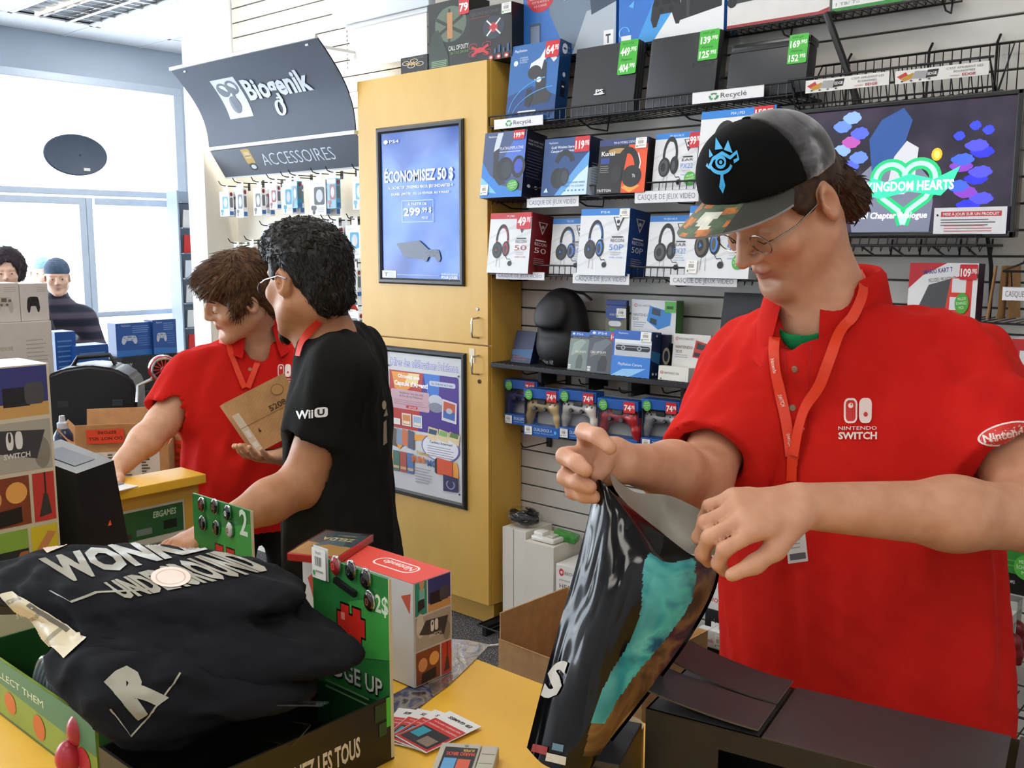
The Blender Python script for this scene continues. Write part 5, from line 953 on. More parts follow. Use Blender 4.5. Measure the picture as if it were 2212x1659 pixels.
# lower right: green gamepad goods
t = shelf_box('console_box', 'green and black adaptor box below the forearm at the right edge', 'box', 2090, 2300, 1170, 1262, .08, '#101210', yf=2.9); P = Print(); P.poly([(0, .45), (1, .32), (1, 1), (0, 1)], '#2c7a2e'); P.text('Windows', .3, .2, .1, '#b8b8b8', wd=.2); P.rect(.24, .2, .28, .3, '#d8d8d8'); P.lines(.2, .62, .6, 2, .1, .03, '#4f9a4a'); put(P, t); round_sticker(t, .62, .55, .14, .24)
tag(hook(-.74, .71, 3.133, .3).build('display_hook', smooth=True), 'black peg hook holding the green gamepad packs', 'hook')
for k, (xl, xr, yt, yb, yf, nm) in enumerate(((2098, 2178, 1320, 1448, 2.84, 'front'), (2106, 2190, 1290, 1420, 2.93, 'rear'))):
    x, z, w, h = rect_px(xl, xr, yt, yb, yf); t = thing('gamepad_package', '%s white and green gamepad pack hanging at the lower right' % nm, 'package', (x, yf, z), None, 'green gamepad packs'); DIM[t.name] = (w, .05, h)
    MB().bb((0, .046, 0), (w, .05, h), mat('#b9b8b0', rough=.6)).build('back_card', t); MB().bb((0, 0, 0), (w, .046, h * .2), mat('#2f7a34', rough=.4), bev=.002).build('bottom_tray', t); MB().bb((0, 0, h * .84), (w, .046, h), mat('#c4c4bc', rough=.5), bev=.002).build('top_band', t); MB().bb((.001, .001, h * .2), (w - .001, .002, h * .84), m_clear).build('window', t)
    g = link('gamepad', pad_mesh(mat('#7a1f22', rough=.4)), t); g.scale = (.85,) * 3; g.location = (w * .5, .024, h * .52)
    P = Print(); P.text('XBOX', .25, .06, .09, '#d4e4d0', wd=.5); put(P, t); P = Print(); P.n = 40; P.rect(.4, .6, .96, .86, '#56b82a'); P.rect(.5, .68, .86, .77, '#2d5a1c'); put(P, t, 'front', 'price_tag')
lr = thing('wire_rack', 'low black wire rack at the bottom right', 'rack', (-.86, 2.75, .28)); MB().tube([(0, 0, .09), (.8, 0, .09)], .004, m_wire, 6).build('top_rail', lr); MB().tube([(0, 0, 0), (.8, 0, 0)], .004, m_wire, 6).build('bottom_rail', lr)
b = MB()
for i in range(22): b.tube([(i * .037, 0, .09), (i * .037, 0, 0), (i * .037, .38, 0)], .0022, m_wire, 5)
b.build('rack_wires', lr, stuff=True)
for x in (.1, .7): MB().bb((x, .36, -.02), (x + .02, .385, .1), m_wire).build('wall_bracket', lr)
t = carton('console_box', 'flat red console box lying low at the bottom right', 'box', -.84, .29, 2.56, .6, .17, .02, '#b8302a', rz=-2); P = Print(); P.rect(.28, .2, .5, .9, '#d9d6cc'); P.text('63', .36, .4, .35, '#2c2c6a', wd=.08); P.rect(.55, .3, .8, .8, '#171314'); P.lines(.03, .8, .22, 5, .15, .06, '#e08a80'); put(P, t, 'top')
tag(MB().bb((-.86, 2.5, 0), (.3, 2.745, .288), mat('#3c3a38', rough=.7), bev=.004).build('low_plinth'), 'dark low plinth below the wire rack at the bottom right', 'plinth')
# ------------------------------------------------------------------ low on the wall, behind the bag
ws = thing('wire_shelf', 'black wire floor shelf under the white cartons by the cabinet foot', 'shelf', (-2.70, 3.136, .05)); MB().tube([(0, 0, 0), (0, -.3, 0), (1.1, -.3, 0), (1.1, 0, 0)], .004, m_wire, 6).build('front_rail', ws, smooth=True)
b = MB()
for i in range(36): b.tube([(.015 + i * .03, 0, .003), (.015 + i * .03, -.3, .003)], .002, m_wire, 4)
b.build('deck_wires', ws, stuff=True)
for x in (.02, 1.08): MB().bb((x - .01, -.28, -.05), (x + .01, -.01, -.002), m_wire).build('foot', ws)
m_wc = mat('#d6d2c6', rough=.6, vary=.03, scale=9)
t = carton('white_carton', 'plain white carton standing against the cabinet foot', 'box', -2.66, .057, 2.95, .128, .17, .40, m_wc); MB().bb((.06, -.001, .0), (.062, .0, .4), '#8a857a').build('seam', t)
t = carton('white_carton', 'plain white carton beside the recharged headset box', 'box', -2.525, .057, 2.93, .15, .19, .37, m_wc, rz=3)
t = carton('headset_box', 'white recharged headset box standing low behind the bag', 'box', -2.36, .057, 2.935, .18, .15, .31, '#dcdad6', rz=2); P = Print(); P.arc(.15, .9, .05, .035, 0, 360, .03, '#c2303a'); P.text('RECHARGED', .24, .88, .04, '#55555f', wd=.6); P.text('premium refurbished', .1, .79, .03, '#8a8a94', wd=.7); P.text('HEADSET', .1, .69, .06, '#3f3f4c', wd=.7); P.rect(.1, .45, .5, .6, '#4a2a2a'); P.text('PRODUIT', .13, .55, .025, '#e4d8d0', wd=.3); P.text('PLATINE', .13, .48, .04, '#e4d8d0', wd=.32, bold=.02); P.ell(.3, .4, .2, .04, '#26262a'); put(P, t)
S = Soft(); cc = np.array([-2.6, 3.02, .462]); rr = np.random.RandomState(3)
cb = thing('cable_bag', 'clear bag of coiled black cable on the white carton', 'bag', cc - [0, 0, .005])
for k in range(9):
    pts = [cc + [.06 * math.cos(a + k) * (1 + .1 * math.sin(3 * a)), .045 * math.sin(a + k), .02 + .03 * rr.rand() + .012 * math.sin(2 * a + k)] for a in [i * .7 for i in range(10)]]
    MB().tube(cat_rom(pts, 30), .005, mat('#141416', rough=.45), 6).build('cable_loop', cb, smooth=True, world=True)
S.ell(cc + [0, 0, .035], (.085, .062, .04)); S.disp = lambda P: .006 * noise3(P, 90, 3); soft_obj('clear_bag', S, .006, m_clear, cb)
t = thing('charger_stand', 'white plastic charging cradle resting on the white carton', 'charger', (-2.45, 2.99, .428)); MB().box((0, 0, .012), (.12, .07, .02), mat('#dcdad2', rough=.25), bev=.008).build('base', t, smooth=True); MB().box((-.03, 0, .028), (.05, .05, .022), mat('#e4e2da', rough=.25), bev=.009).build('socket', t, smooth=True); MB().box((.03, 0, .026), (.03, .04, .012), '#b8b6ac', bev=.004).build('contact_block', t)
tag(MB().box((-2.40, 3.05, .445), (.1, .06, .03), mat('#3f8f3f', rough=.3, vary=.3, scale=60), Rz(20) @ Ry(12), bev=.006).build('green_pouch'), 'bright green accessory pouch lying beside the charging cradle', 'package')
# hanging small goods
p = ony(1228, 1040, 3.0); t = thing('hanging_pouch', 'small clear pouch of black parts hanging behind the fingers', 'package', p - [0, 0, .05]); MB().box((0, .02, .03), (.05, .03, .08), '#17171a', bev=.012).build('contents', t); MB().box((0, .02, .05), (.06, .035, .14), m_clear, bev=.006).build('pouch', t); tag(hook(p[0], p[2] + .08, 3.133, .12).build('display_hook', smooth=True), 'black peg hook of the small clear pouch', 'hook')
for k, (px_, py_) in enumerate(((1497, 1080), (1528, 1052))):
    p = ony(px_, py_, 2.98 + .03 * k); t = carton('accessory_pack', '%s green accessory box hanging behind the elbow' % ('lower', 'upper')[k], 'package', p[0], p[2] - .06, 2.98 + .03 * k, .09, .03, .16, '#3a8f36'); P = Print(); P.rect(.1, .1, .9, .6, '#c9cbbf'); P.ell(.5, .8, .14, .08, '#e4ead8'); put(P, t)
    tag(hook(p[0] + .045, p[2] + .105, 3.133, .13).build('display_hook', smooth=True), 'black peg hook of the %s green accessory box' % ('lower', 'upper')[k], 'hook')
t = shelf_box('charger_box', 'white charger box hanging right of the bag', 'box', 1536, 1640, 1160, 1262, .06, '#dcdcda', yf=2.95); P = Print(); P.text('CHARGE', .15, .1, .1, '#55555f', wd=.7); P.text('CHARGER', .12, .3, .1, '#55555f', wd=.7); P.lines(.3, .9, .9, 3, .1, .03, '#aaaab0'); put(P, t)
for k, (xl, xr, yt, yb, yf) in enumerate(((1520, 1640, 1272, 1400, 2.93), (1506, 1566, 1362, 1452, 2.84))):
    x, z, w, h = rect_px(xl, xr, yt, yb, yf); t = thing('tablet_case_box', '%s white topped black case box right of the bag' % ('rear', 'front')[k], 'package', (x, yf, z)); DIM[t.name] = (w, .03, h)
    MB().bb((0, 0, h * .62), (w, .03, h), mat('#d8d8d6', rough=.4), bev=.003).build('header', t); MB().bb((0, .002, 0), (w, .028, h * .62), mat('#131316', rough=.6), bev=.004).build('case', t); P = Print(); P.text('Biogenik', .06, .74, .1, '#c0392e', wd=.5); put(P, t); barcode(t, .62, .66, .86, .95); MB().box((w / 2, .02, h + .012), (.03, .002, .024), '#e4e4e4').build('hang_tab', t)
    tag(hook(x + w / 2, z + h + .014, 3.133, 3.11 - yf).build('display_hook', smooth=True), 'black peg hook of the %s case box' % ('rear', 'front')[k], 'hook')
# open cardboard carton on the floor
ob = thing('open_carton', 'open brown cardboard carton on the carpet behind the counter', 'box', (-2.22, 2.44, 0), Rz(-2)); w, d, h = .62, .37, .34
MB().bb((0, 0, .004), (w, d, .01), m_kraft).build('base', ob)
for a, b_, n in (((0, 0, .01), (w, .006, h * .72), 'front_wall'), ((0, d - .006, .01), (w, d, h), 'back_wall'), ((0, .006, .01), (.006, d - .006, h), 'side_wall'), ((w - .006, .006, .01), (w, d - .006, h), 'side_wall')): MB().bb(a, b_, m_kraft).build(n, ob)
MB().add([(.03, -.002, h * .72), (w - .03, -.002, h * .72), (w - .05, .17, h * .40), (.02, .17, h * .42)], [(0, 1, 2, 3)], m_kraft).build('flap', ob); MB().add([(w, 0, h), (w, d, h), (w + .13, d, h + .1), (w + .13, 0, h + .1)], [(0, 1, 2, 3)], m_kraft).build('flap', ob)
wc = thing('white_cable', 'white cable trailing from under the cabinet onto the carpet', 'cable', (-2.7, 2.85, 0)); MB().tube(cat_rom([(-.3, -.02, .008), (-.12, -.14, .006), (.0, -.17, .006), (.12, -.05, .006), (.2, .05, .02), (.3, .1, .05)], 30), .005, '#d8d6d0', 6).build('cord', wc, smooth=True)
# ------------------------------------------------------------------ service counter
CT = .86; YE = onz(1100, 1449, CT)[1]       # height of the worktop and its far edge
ct = thing('service_counter', 'yellow laminate service counter in the foreground', 'counter', (-2.2, .3, 0))
MB().bb((0, 0, CT - .035), (3.7, YE - .3, CT), m_counter, bev=.004).build('worktop', ct); MB().bb((.03, .04, .09), (3.66, YE - .34, CT - .035), m_yellow, bev=.003).build('base', ct); MB().bb((.06, .07, 0), (3.6, YE - .37, .09), m_black).build('plinth', ct)
LG = 1.0; l0 = onz(189, 1076, LG); l1 = onz(440, 1022, LG); xl = (l0[0] + l1[0]) / 2
lg = thing('ledge_unit', 'raised yellow ledge unit at the left end of the counter', 'counter', (xl, (l0[1] + l1[1]) / 2, 0)); hy = (l1[1] - l0[1]) / 2
MB().bb((-.13, -hy, LG - .026), (0, hy, LG), m_counter, bev=.003).build('ledge_top', lg); MB().bb((-.12, -hy - .3, 0), (-.025, hy - .01, LG - .026), m_yellow, bev=.002).build('body', lg); MB().bb((-.026, hy * .2, LG - .1), (-.0245, hy * .5, LG - .096), '#33291a').build('slot', lg)
px_ = xl - .0245; a = onx(212, 1160, px_); b_ = onx(397, 1082, px_); w = b_[1] - a[1]; z1 = (onx(215, 1150, px_)[2] + onx(397, 1080, px_)[2]) / 2 + .022; z0 = z1 - .17
t = thing('price_list_sheet', 'green and white price list sheet fixed under the yellow ledge', 'poster', (px_ + .001, a[1], z0), Rz(90)); DIM[t.name] = (w, .001, .17); MB().bb((0, 0, 0), (w, .0015, .17), '#c9c8b8').build('sheet', t)
P = Print(); P.rect(.02, .5, .98, .96, '#2f5f36'); P.text('EBGAMES', .62, .8, .1, '#c4d8b8', wd=.28, bold=.02, shear=.2); P.rect(.74, .58, .9, .72, '#16241a'); P.rect(.42, .56, .6, .66, '#7a8a80'); P.rect(.1, .54, .36, .62, '#4a3030')
for i in range(3):
    for j in range(2): P.rect(.36 + .2 * i, .28 - .22 * j, .5 + .2 * i, .4 - .22 * j, '#8f8d7c'); P.rect(.4 + .2 * i, .3 - .22 * j, .48 + .2 * i, .38 - .22 * j, '#4a4a44')
P.lines(.05, .42, .3, 6, .06, .02, '#9a988a'); put(P, t)
p = onz(225, 1058, LG); tag(MB().box(p + [0, .0, .0015], (.1, .13, .002), mat('#e9e9ea', rough=.25), Rz(12)).build('paper_slip'), 'white paper slip under the reaching hand on the ledge', 'paper')
p = onz(230, 1048, LG + .004); tag(MB().box(p, (.05, .07, .003), mat('#7d8aa0', rough=.3), Rz(12)).build('payment_card'), 'blue grey card lying on the ledge paper', 'card')
# black payment printer with a curling strip
p = onz(165, 1150, CT + .02); q = onz(165, 1010, CT + .2)
pr_ = thing('receipt_printer', 'black receipt printer between the console boxes and the ledge', 'printer', dep(160, 1100, 2.12) * np.array([1, 1, 0]) + np.array([0, 0, CT]), Rz(30))
MB().add([(-.08, -.09, 0), (.08, -.09, 0), (.08, .09, 0), (-.08, .09, 0), (-.08, -.06, .33), (.055, -.06, .29), (.055, .07, .29), (-.08, .08, .33)], [(3, 2, 1, 0), (4, 5, 6, 7), (0, 1, 5, 4), (1, 2, 6, 5), (2, 3, 7, 6), (3, 0, 4, 7)], mat('#131417', rough=.35, vary=.1)).build('housing', pr_)
MB().add([(-.05, -.03, .3222), (.03, -.03, .2985), (.03, .04, .2985), (-.05, .04, .3222)], [(0, 1, 2, 3)], mat('#3a3d44', rough=.15)).build('paper_window', pr_); MB().bb((.079, -.05, .03), (.082, .05, .06), '#26282c').build('front_slot', pr_)
pts = [dep(168, 1078, 2.22), dep(180, 1058, 2.2), dep(195, 1085, 2.17), dep(205, 1115, 2.15), dep(213, 1142, 2.13)]; sp = cat_rom(pts, 14)
tag(MB().add([p_ + [.02, .02, .008] for p_ in sp] + [p_ - [.02, .02, .008] for p_ in sp], [(i, i + 1, 16 + i, 15 + i) for i in range(14)], mat('#e0552e', rough=.35)).build('paper_strip', smooth=True), 'curled orange paper strip hanging beside the ledge', 'paper')
# ------------------------------------------------------------------ console boxes
def switch_side(P, rows):
    n = len(rows); hh = 1 / n
    for i, r in enumerate(rows):
        y0, y1 = 1 - (i + 1) * hh + .012, 1 - i * hh - .004
        if r == 0:
            P.rect(.03, y0, .34, y1, '#2f8f7c'); P.rect(.37, y0, .97, y1, '#353a78'); P.rect(.37, y0, .97, y0 + hh * .25, '#c99a5a'); P.poly([(.1, y0 + hh * .1), (.28, y0 + hh * .2), (.26, y0 + hh * .5), (.1, y0 + hh * .42)], '#22282a'); P.rect(.14, y0 + hh * .45, .28, y0 + hh * .75, '#7ac0b0'); P.poly([(.14, y1), (.28, y1), (.24, y0 + hh * .7), (.17, y0 + hh * .72)], '#d09a70'); P.rect(.42, y0 + hh * .2, .74, y0 + hh * .55, '#1c1e24'); P.rrect(.68, y0 + hh * .22, .92, y0 + hh * .62, .04, '#4a4a4c', .03)
        elif r in (1, 4):
            P.rect(.03, y0, .97, y1, '#a8a294' if r == 1 else '#a5b2ac'); P.ell(.15, y0 + hh * .7, .1, .12 * hh * 3, '#c8c2b2'); P.ell(.85, y0 + hh * .3, .1, .1 * hh * 3, '#857f72'); P.poly([(.12, y0 + hh * .45), (.3, y0 + hh * .8), (.9, y0 + hh * .72), (.78, y0 + hh * .2)], '#3a3a3c'); P.rrect(.42, y0 + hh * .42, .51, y0 + hh * .75, .03, '#dcdad4', .03); P.rrect(.53, y0 + hh * .42, .62, y0 + hh * .75, .03, '#dcdad4', .03); P.ell(.465, y0 + hh * .65, .02, .02, '#3a3a3c', 8); P.text('SWITCH', .38, y0 + hh * .26, hh * .1, '#dcdad4', wd=.32, bold=.02)
        elif r == 2:
            P.rect(.03, y0, .66, y1, '#7c3a1e'); P.rect(.7, y0, .97, y1, '#b8342c'); P.ell(.2, y0 + hh * .55, .12, hh * .2, '#d09060'); P.ell(.5, y0 + hh * .62, .13, hh * .2, '#e0a050'); P.poly([(.15, y0), (.55, y0 + hh * .06), (.55, y0 + hh * .35), (.18, y0 + hh * .3)], '#1a1614'); P.poly([(.76, y0 + hh * .08), (.92, y0 + hh * .12), (.88, y0 + hh * .5), (.83, y0 + hh * .52)], '#33302e'); P.rect(.845, y0 + hh * .5, .865, y1, '#2a2624')
        else:
            P.rect(.03, y0, .6, y1, '#7fa040'); P.rect(.64, y0, .97, y1, '#c9b428'); P.rect(.03, y0, .6, y0 + hh * .55, '#20242a'); P.poly([(.3, y0), (.5, y0 + hh * .1), (.6, y0 + hh * .5), (.5, y0 + hh * .5)], '#a4603c'); P.poly([(.7, y0 + hh * .2), (.95, y0 + hh * .75), (.85, y0 + hh * .8), (.66, y0 + hh * .4)], '#c08050'); P.poly([(.68, y0 + hh * .1), (.9, y0 + hh * .3), (.85, y0 + hh * .4)], '#26282a')
c0 = onz(896, 1490, CT); hS = onx(895, 1265, c0[0])[2] - CT; dS = onz(968, 1450, CT)[1] - c0[1]
t = carton('console_box', 'white and red topped console box on the counter behind the badge card', 'box', c0[0] - .31, CT + .003, c0[1], .31, dS, hS, '#d8d6da', rz=0, bev=.002)
P = Print(); P.rect(0, 0, 1, 1, '#d2d0c8'); switch_side(P, (0, 1, 2)); put(P, t, 'right')
P = Print(); P.rect(0, 0, 1, 1, '#dd4a3c'); P.rrect(.52, .3, .86, .75, .06, '#f0e0dc', .2); P.rrect(.53, .34, .85, .71, .055, '#dd4a3c', .18); P.text('Nintendo', .83, .64, .2, '#f4e6e2', wd=.26, bold=.015, rot=180); put(P, t, 'top')
P = Print(); P.rect(0, 0, 1, 1, '#d6d6dc'); P.poly([(.0, .25), (.35, .3), (.5, .0), (.0, 0)], '#9a9ca8'); P.poly([(.05, .7), (.2, .9), (.24, .6), (.1, .5)], '#c85a48'); P.poly([(.9, .85), (.98, .9), (.97, .7)], '#c85a48'); put(P, t, 'front')
zb = CT + hS + .004; p4 = [onz(*q, zb + .012) for q in ((620, 1197), (735, 1148), (823, 1160), (728, 1208))]
ang = math.degrees(math.atan2(p4[3][1] - p4[0][1], p4[3][0] - p4[0][0])); wg = np.linalg.norm(p4[3] - p4[0]); lg_ = np.linalg.norm(p4[1] - p4[0])
t = carton('game_case', 'red spined adventure game case lying on the console box', 'game case', p4[0][0], zb, p4[0][1], wg, lg_ * .95, .014, '#c8342c', rz=ang, bev=.002)
P = Print(); P.rect(0.02, 0.02, .98, .98, '#3f4a50'); P.poly([(0.02, .02), (.98, .02), (.98, .4), (.02, .5)], '#b98a48'); P.poly([(.2, .3), (.5, .45), (.8, .4), (.7, .7), (.4, .75)], '#5a6a70'); P.text('ZELDA', .85, .72, .12, '#d4c48a', wd=.66, bold=.02, rot=180); P.text('THE LEGEND OF', .8, .84, .05, '#d4c48a', wd=.4, rot=180); P.rect(.8, .9, .96, .97, '#1c1c1c'); put(P, t, 'top'); MB().bb((-.001, -.001, -.0005), (wg + .001, lg_ * .95 + .001, .0155), m_clear).build('sleeve', t)
XT = onx(104, 785, -1.95); t = carton('console_box', 'tall console carton with five rows of pictures on the left edge of the counter', 'box', -2.09, CT, XT[1] - .155, .14, .155, XT[2] - CT, '#d4cbb4', bev=.002)
P = Print(); P.rect(0, 0, 1, 1, '#cfc4a8'); switch_side(P, (0, 1, 2, 3, 4)); put(P, t, 'right'); P = Print(); P.rect(0, 0, 1, 1, '#d8d8d8'); put(P, t, 'top')
p = onz(30, 1175, CT); t = carton('console_box', 'dark purple box with a white flap in front of the tall console carton', 'box', p[0] - .22, CT, p[1] - .1, .2, .12, .36, '#3a1f30', rz=6); MB().bb((.2, 0, .02), (.215, .12, .37), '#cfcfcf').build('flap', t)
# shiny sheets under the console box
zz = CT + .0006
def sheet(name, label, cat, pts, m, z, th=.0006): return tag(MB().prism([onz(x, y, z)[:2] for x, y in pts], th, m, Matrix.Translation((0, 0, z))).build(name), label, cat)
def _myl(nt, b, N):
    tc = N('TexCoord'); n = N('TexNoise', i_Scale=14., i_Detail=3., i_Distortion=2.); nt.links.new(tc.outputs['Object'], n.inputs['Vector']); r = ramp(nt, [(.3, '#8a8a90'), (.5, '#cfcdbc'), (.7, '#a8a8ac')]); nt.links.new(n.outputs['Fac'], r.inputs['Fac']); nt.links.new(r.outputs[0], b.inputs['Base Color'])
    b.inputs['Metallic'].default_value = .8; b.inputs['Roughness'].default_value = .22; bp = N('Bump', i_Strength=.5, i_Distance=.01); nt.links.new(n.outputs['Fac'], bp.inputs['Height']); nt.links.new(bp.outputs[0], b.inputs['Normal'])
def _art(stops, sc, dist=1.5, rough=.25, det=3.):
    def f(nt, b, N):
        tc = N('TexCoord'); n = N('TexNoise', i_Scale=sc, i_Detail=det, i_Distortion=dist); nt.links.new(tc.outputs['Object'], n.inputs['Vector']); r = ramp(nt, stops); nt.links.new(n.outputs['Fac'], r.inputs['Fac']); nt.links.new(r.outputs[0], b.inputs['Base Color']); b.inputs['Roughness'].default_value = rough
    return f
sheet('art_print', 'dark blue picture print lying half under the console box', 'poster', ((840, 1505), (965, 1440), (1030, 1400), (975, 1475), (900, 1535), (858, 1572), (835, 1560)), nodemat('night_sky_print', _art([(.3, '#1d2038'), (.48, '#3a4068'), (.58, '#8a8478'), (.68, '#2a2438'), (.8, '#8c5a30')], 16)), zz)
sheet('foil_sheet', 'crumpled silver foil sheet under the console box', 'foil', ((905, 1420), (965, 1380), (1010, 1383), (1058, 1393), (1012, 1440), (968, 1482), (935, 1505)), nodemat('silver_foil', _myl), zz + .0012)
# flyers and grey cartridge
for k, (dx, rz) in enumerate(((0, 28), (14, 16), (30, 6), (46, -3))):
    p = onz(905 + dx, 1600 - k * 4, CT + .001 + .0012 * k); t = carton('promo_flyer', ('lowest', 'second lowest', 'second highest', 'topmost')[k] + ' launch flyer in the fanned red and white stack', 'flyer', p[0] - .05, CT + .001 + .0014 * k, p[1] - .05, .075, .115, .0008, '#dedede', rz=rz, bev=0, group='launch flyers')
    P = Print(); P.rect(.02, .02, .98, .72, '#c52f2c'); P.text('EB GAMES', .9, .9, .06, '#3a3a3c', wd=.7, rot=180, bold=.03, shear=.2); P.text('NINTENDO SWITCH', .92, .67, .035, '#f2e4e2', wd=.8, rot=180); P.text('ÉVÉNEMENT DE LANCEMENT', .95, .58, .035, '#f2e4e2', wd=.88, rot=180); P.rect(.08, .06, .92, .48, '#26282c'); P.rect(.12, .2, .4, .44, '#2a9ab0'); P.rect(.5, .1, .85, .3, '#8a7a68'); put(P, t, 'top')
p4 = [onz(*q, CT + .022) for q in ((955, 1602), (1078, 1610), (1075, 1665), (938, 1665))]; ang = math.degrees(math.atan2(p4[1][1] - p4[0][1], p4[1][0] - p4[0][0])); wc_ = np.linalg.norm(p4[1] - p4[0]); u = (p4[1] - p4[0]) / wc_; v = np.array([-u[1], u[0], 0]); o_ = p4[0] - v * wc_ * 1.1
t = thing('game_cartridge', 'grey game cartridge with a colourful label on the yellow counter', 'cartridge', (o_[0], o_[1], CT), math.radians(ang)); DIM[t.name] = (wc_, wc_ * 1.1, .022); mg = mat('#b4b0a2', rough=.5, vary=.03)
MB().bb((0, 0, 0), (wc_ * .7, wc_ * 1.1, .0215), mg, bev=.002).build('shell', t); MB().bb((wc_ * .71, 0, 0), (wc_, wc_ * 1.1, .0205), mg, bev=.002).build('grip_side', t)
for k in range(3): MB().bb((wc_ * .74, wc_ * (.2 + .3 * k), .0203), (wc_ * .97, wc_ * (.21 + .3 * k), .0212), '#8e8a7c').build('grip_rib', t)
P = Print(); P.rect(.1, .1, .66, .85, '#1f2228'); P.text('SUPER', .62, .8, .07, '#d8b040', wd=.2, rot=180, bold=.02); P.text('MARIO BROS.', .64, .7, .1, '#d0483a', wd=.5, rot=180, bold=.03); P.rect(.14, .2, .36, .52, '#5a9ac8'); P.rect(.38, .22, .6, .5, '#c8583c'); P.poly([(.4, .9), (.5, .9), (.45, .96)], '#98948a'); put(P, t, 'top', 'label')
# ------------------------------------------------------------------ badge displays
K = (CH - CT) / .65; XB, YBk = -.89 * K, .78 * K
def badge_header(t, x0, x1, y, z0, z1, full):
    w, h = x1 - x0, z1 - z0; hd = MB().bb((x0, y, z0), (x1, y + .005, z1), mat('#2c7a3a', rough=.35, vary=.12, scale=18), bev=.0008).build('header_card', t, world=True); MB().bb((x1, y - .0002, z0), (x1 + .0015, y + .0052, z1), '#c9bf9a').build('card_edge', hd, world=True)
    P = Print(); P.poly([(0, 0), (1, 0), (1, .3), (0, .25)], '#154a24'); P.poly([(.3, .45), (1, .55), (1, .9), (.5, .8)], '#3c9a44')
    hx, hy_, hw, hh = (.52, .62, .36, .3) if full else (.55, .4, .45, .5)
    pix = ['.XX.XX.', 'XXXXXXX', 'XXXXXXX', '.XXXXX.', '..XXX..', '...X...']
    for o, c in ((.012, '#1a1414'), (0, '#c8281f')):
        P.n += 1; P.lock = True
        for r, row in enumerate(pix):
            for q, ch in enumerate(row):
                if ch == 'X': P.rect(hx - hw / 2 + q * hw / 7 - o, hy_ + hh / 2 - (r + 1) * hh / 6 - o, hx - hw / 2 + (q + 1) * hw / 7 + o, hy_ + hh / 2 - r * hh / 6 + o, c)
    P.lock = False; P.rect(hx - hw * .36, hy_ + hh * .2, hx - hw * .22, hy_ + hh * .34, '#e88a80')
    P.text('2$' if full else '2', .84 if full else .82, .8, .1 if full else .2, '#d4e4d0', wd=.16 if full else .13, bold=.02)
    if full:
        P.text('BADGE UP', .06, .32, .1, '#101810', wd=.86, bold=.05); P.text('BADGE UP', .05, .327, .1, '#d8d8c8', wd=.86, bold=.015); P.lines(.15, .27, .85, 2, .035, .012, '#7fae7a')
        for a, b, c in ((.0, .5, '#1c5a28'), (.85, .1, '#4aa838'), (.92, .06, '#1c5a28'), (.78, .04, '#3a8a34'), (.05, .56, '#3a8a34')): P.rect(a, b, a + .07, b + .06, c)
    P.build('header_print', hd, WM[hd.name].inverted() @ Matrix.Translation((x0, y - .0004, z0)) @ Matrix.Diagonal((w, 1, h, 1)))
    return w, h
bd = thing('badge_display', 'black counter display with a green BADGE UP card and two dollar price', 'display', (XB - .1, YBk - .2, CT)); m_bk = mat('#15120f', rough=.4, vary=.15, scale=10)
X0 = ony(680, 1185, YBk)[0]; Y0 = YBk - .36; HT = onx(850, 1501, XB)[2]
for a, b_, n in (((X0, Y0, CT + .001), (XB, YBk, CT + .005), 'base'), ((XB - .004, Y0, CT + .005), (XB, YBk, HT), 'front_wall'), ((X0, Y0, CT + .005), (X0 + .004, YBk, HT), 'rear_wall'), ((X0 + .004, Y0, CT + .005), (XB - .004, Y0 + .004, HT), 'end_wall')): MB().bb(a, b_, m_bk).build(n, bd, world=True)
P = Print(); P.text('COLLECTIONNEZ-LES TOUS', .2, .32, .3, '#c9bfa8', wd=.62, bold=.03); P.text('COLLECT THEM ALL', .4, .12, .12, '#8f866f', wd=.2); P.rect(.96, .55, 1.0, 1, '#4fb83a'); P.rect(.9, .7, .96, .95, '#25401f'); P.rect(.92, .45, .96, .65, '#2a4a22')
P.build('front_print', bd, WM[bd.name].inverted() @ Matrix.Translation((XB + .0005, Y0, CT)) @ Matrix.Rotation(math.pi / 2, 4, 'Z') @ Matrix.Diagonal((YBk - Y0, 1, HT - CT, 1)))
zt = ony(848, 1250, YBk)[2]; badge_header(bd, X0, XB, YBk - .006, CT + .005, zt, True)
def pin(cx, cz, y, r, c, n, lab, parent=None):
    t = thing('badge_pin', lab, 'badge', (cx, y, cz), None, 'pin badges on the green cards')
    R = Matrix.Rotation(math.pi / 2, 4, 'X') @ Matrix.Diagonal((.8, 1.15, 1, 1)); MB().lathe([(.001, .006), (r * .6, .0055), (r * .9, .0035), (r, .0005), (r * .98, 0)], mat(c, rough=.12, coat=.6), 20, R).build('face', t, smooth=True); MB().lathe([(r, .0015), (r * 1.05, .001), (r * 1.05, -.0015), (r * .9, -.002)], m_chrome, 20, R).build('rim', t, smooth=True)
    P = Print(); P.ell(.0, .0, r * .3, r * .45, n, 10); P.build('emblem', t, Matrix.Translation((0, -.0058, 0)))
yh = YBk - .0105
for i, (bx_, by_, c, n, lab) in enumerate(((725, 1222, '#8a1f22', '#c8483c', 'red scalloped badge on the large green card'), (758, 1232, '#121216', '#33333c', 'black badge beside the red badge on the large green card'), (790, 1250, '#16161a', '#3a2a2a', 'black badge below the price on the large green card'), (798, 1298, '#2a1f1c', '#7a3a26', 'brown badge under the price on the large green card'))):
    q = ony(bx_, by_, yh); pin(q[0], q[2], yh, .0135, c, n, lab)
q = ony(745, 1268, yh); tag(MB().box(q, (.05, .006, .009), mat('#1a1a1c', rough=.3), Ry(14)).build('bar_pin'), 'small black bar pin above the pixel heart', 'badge')
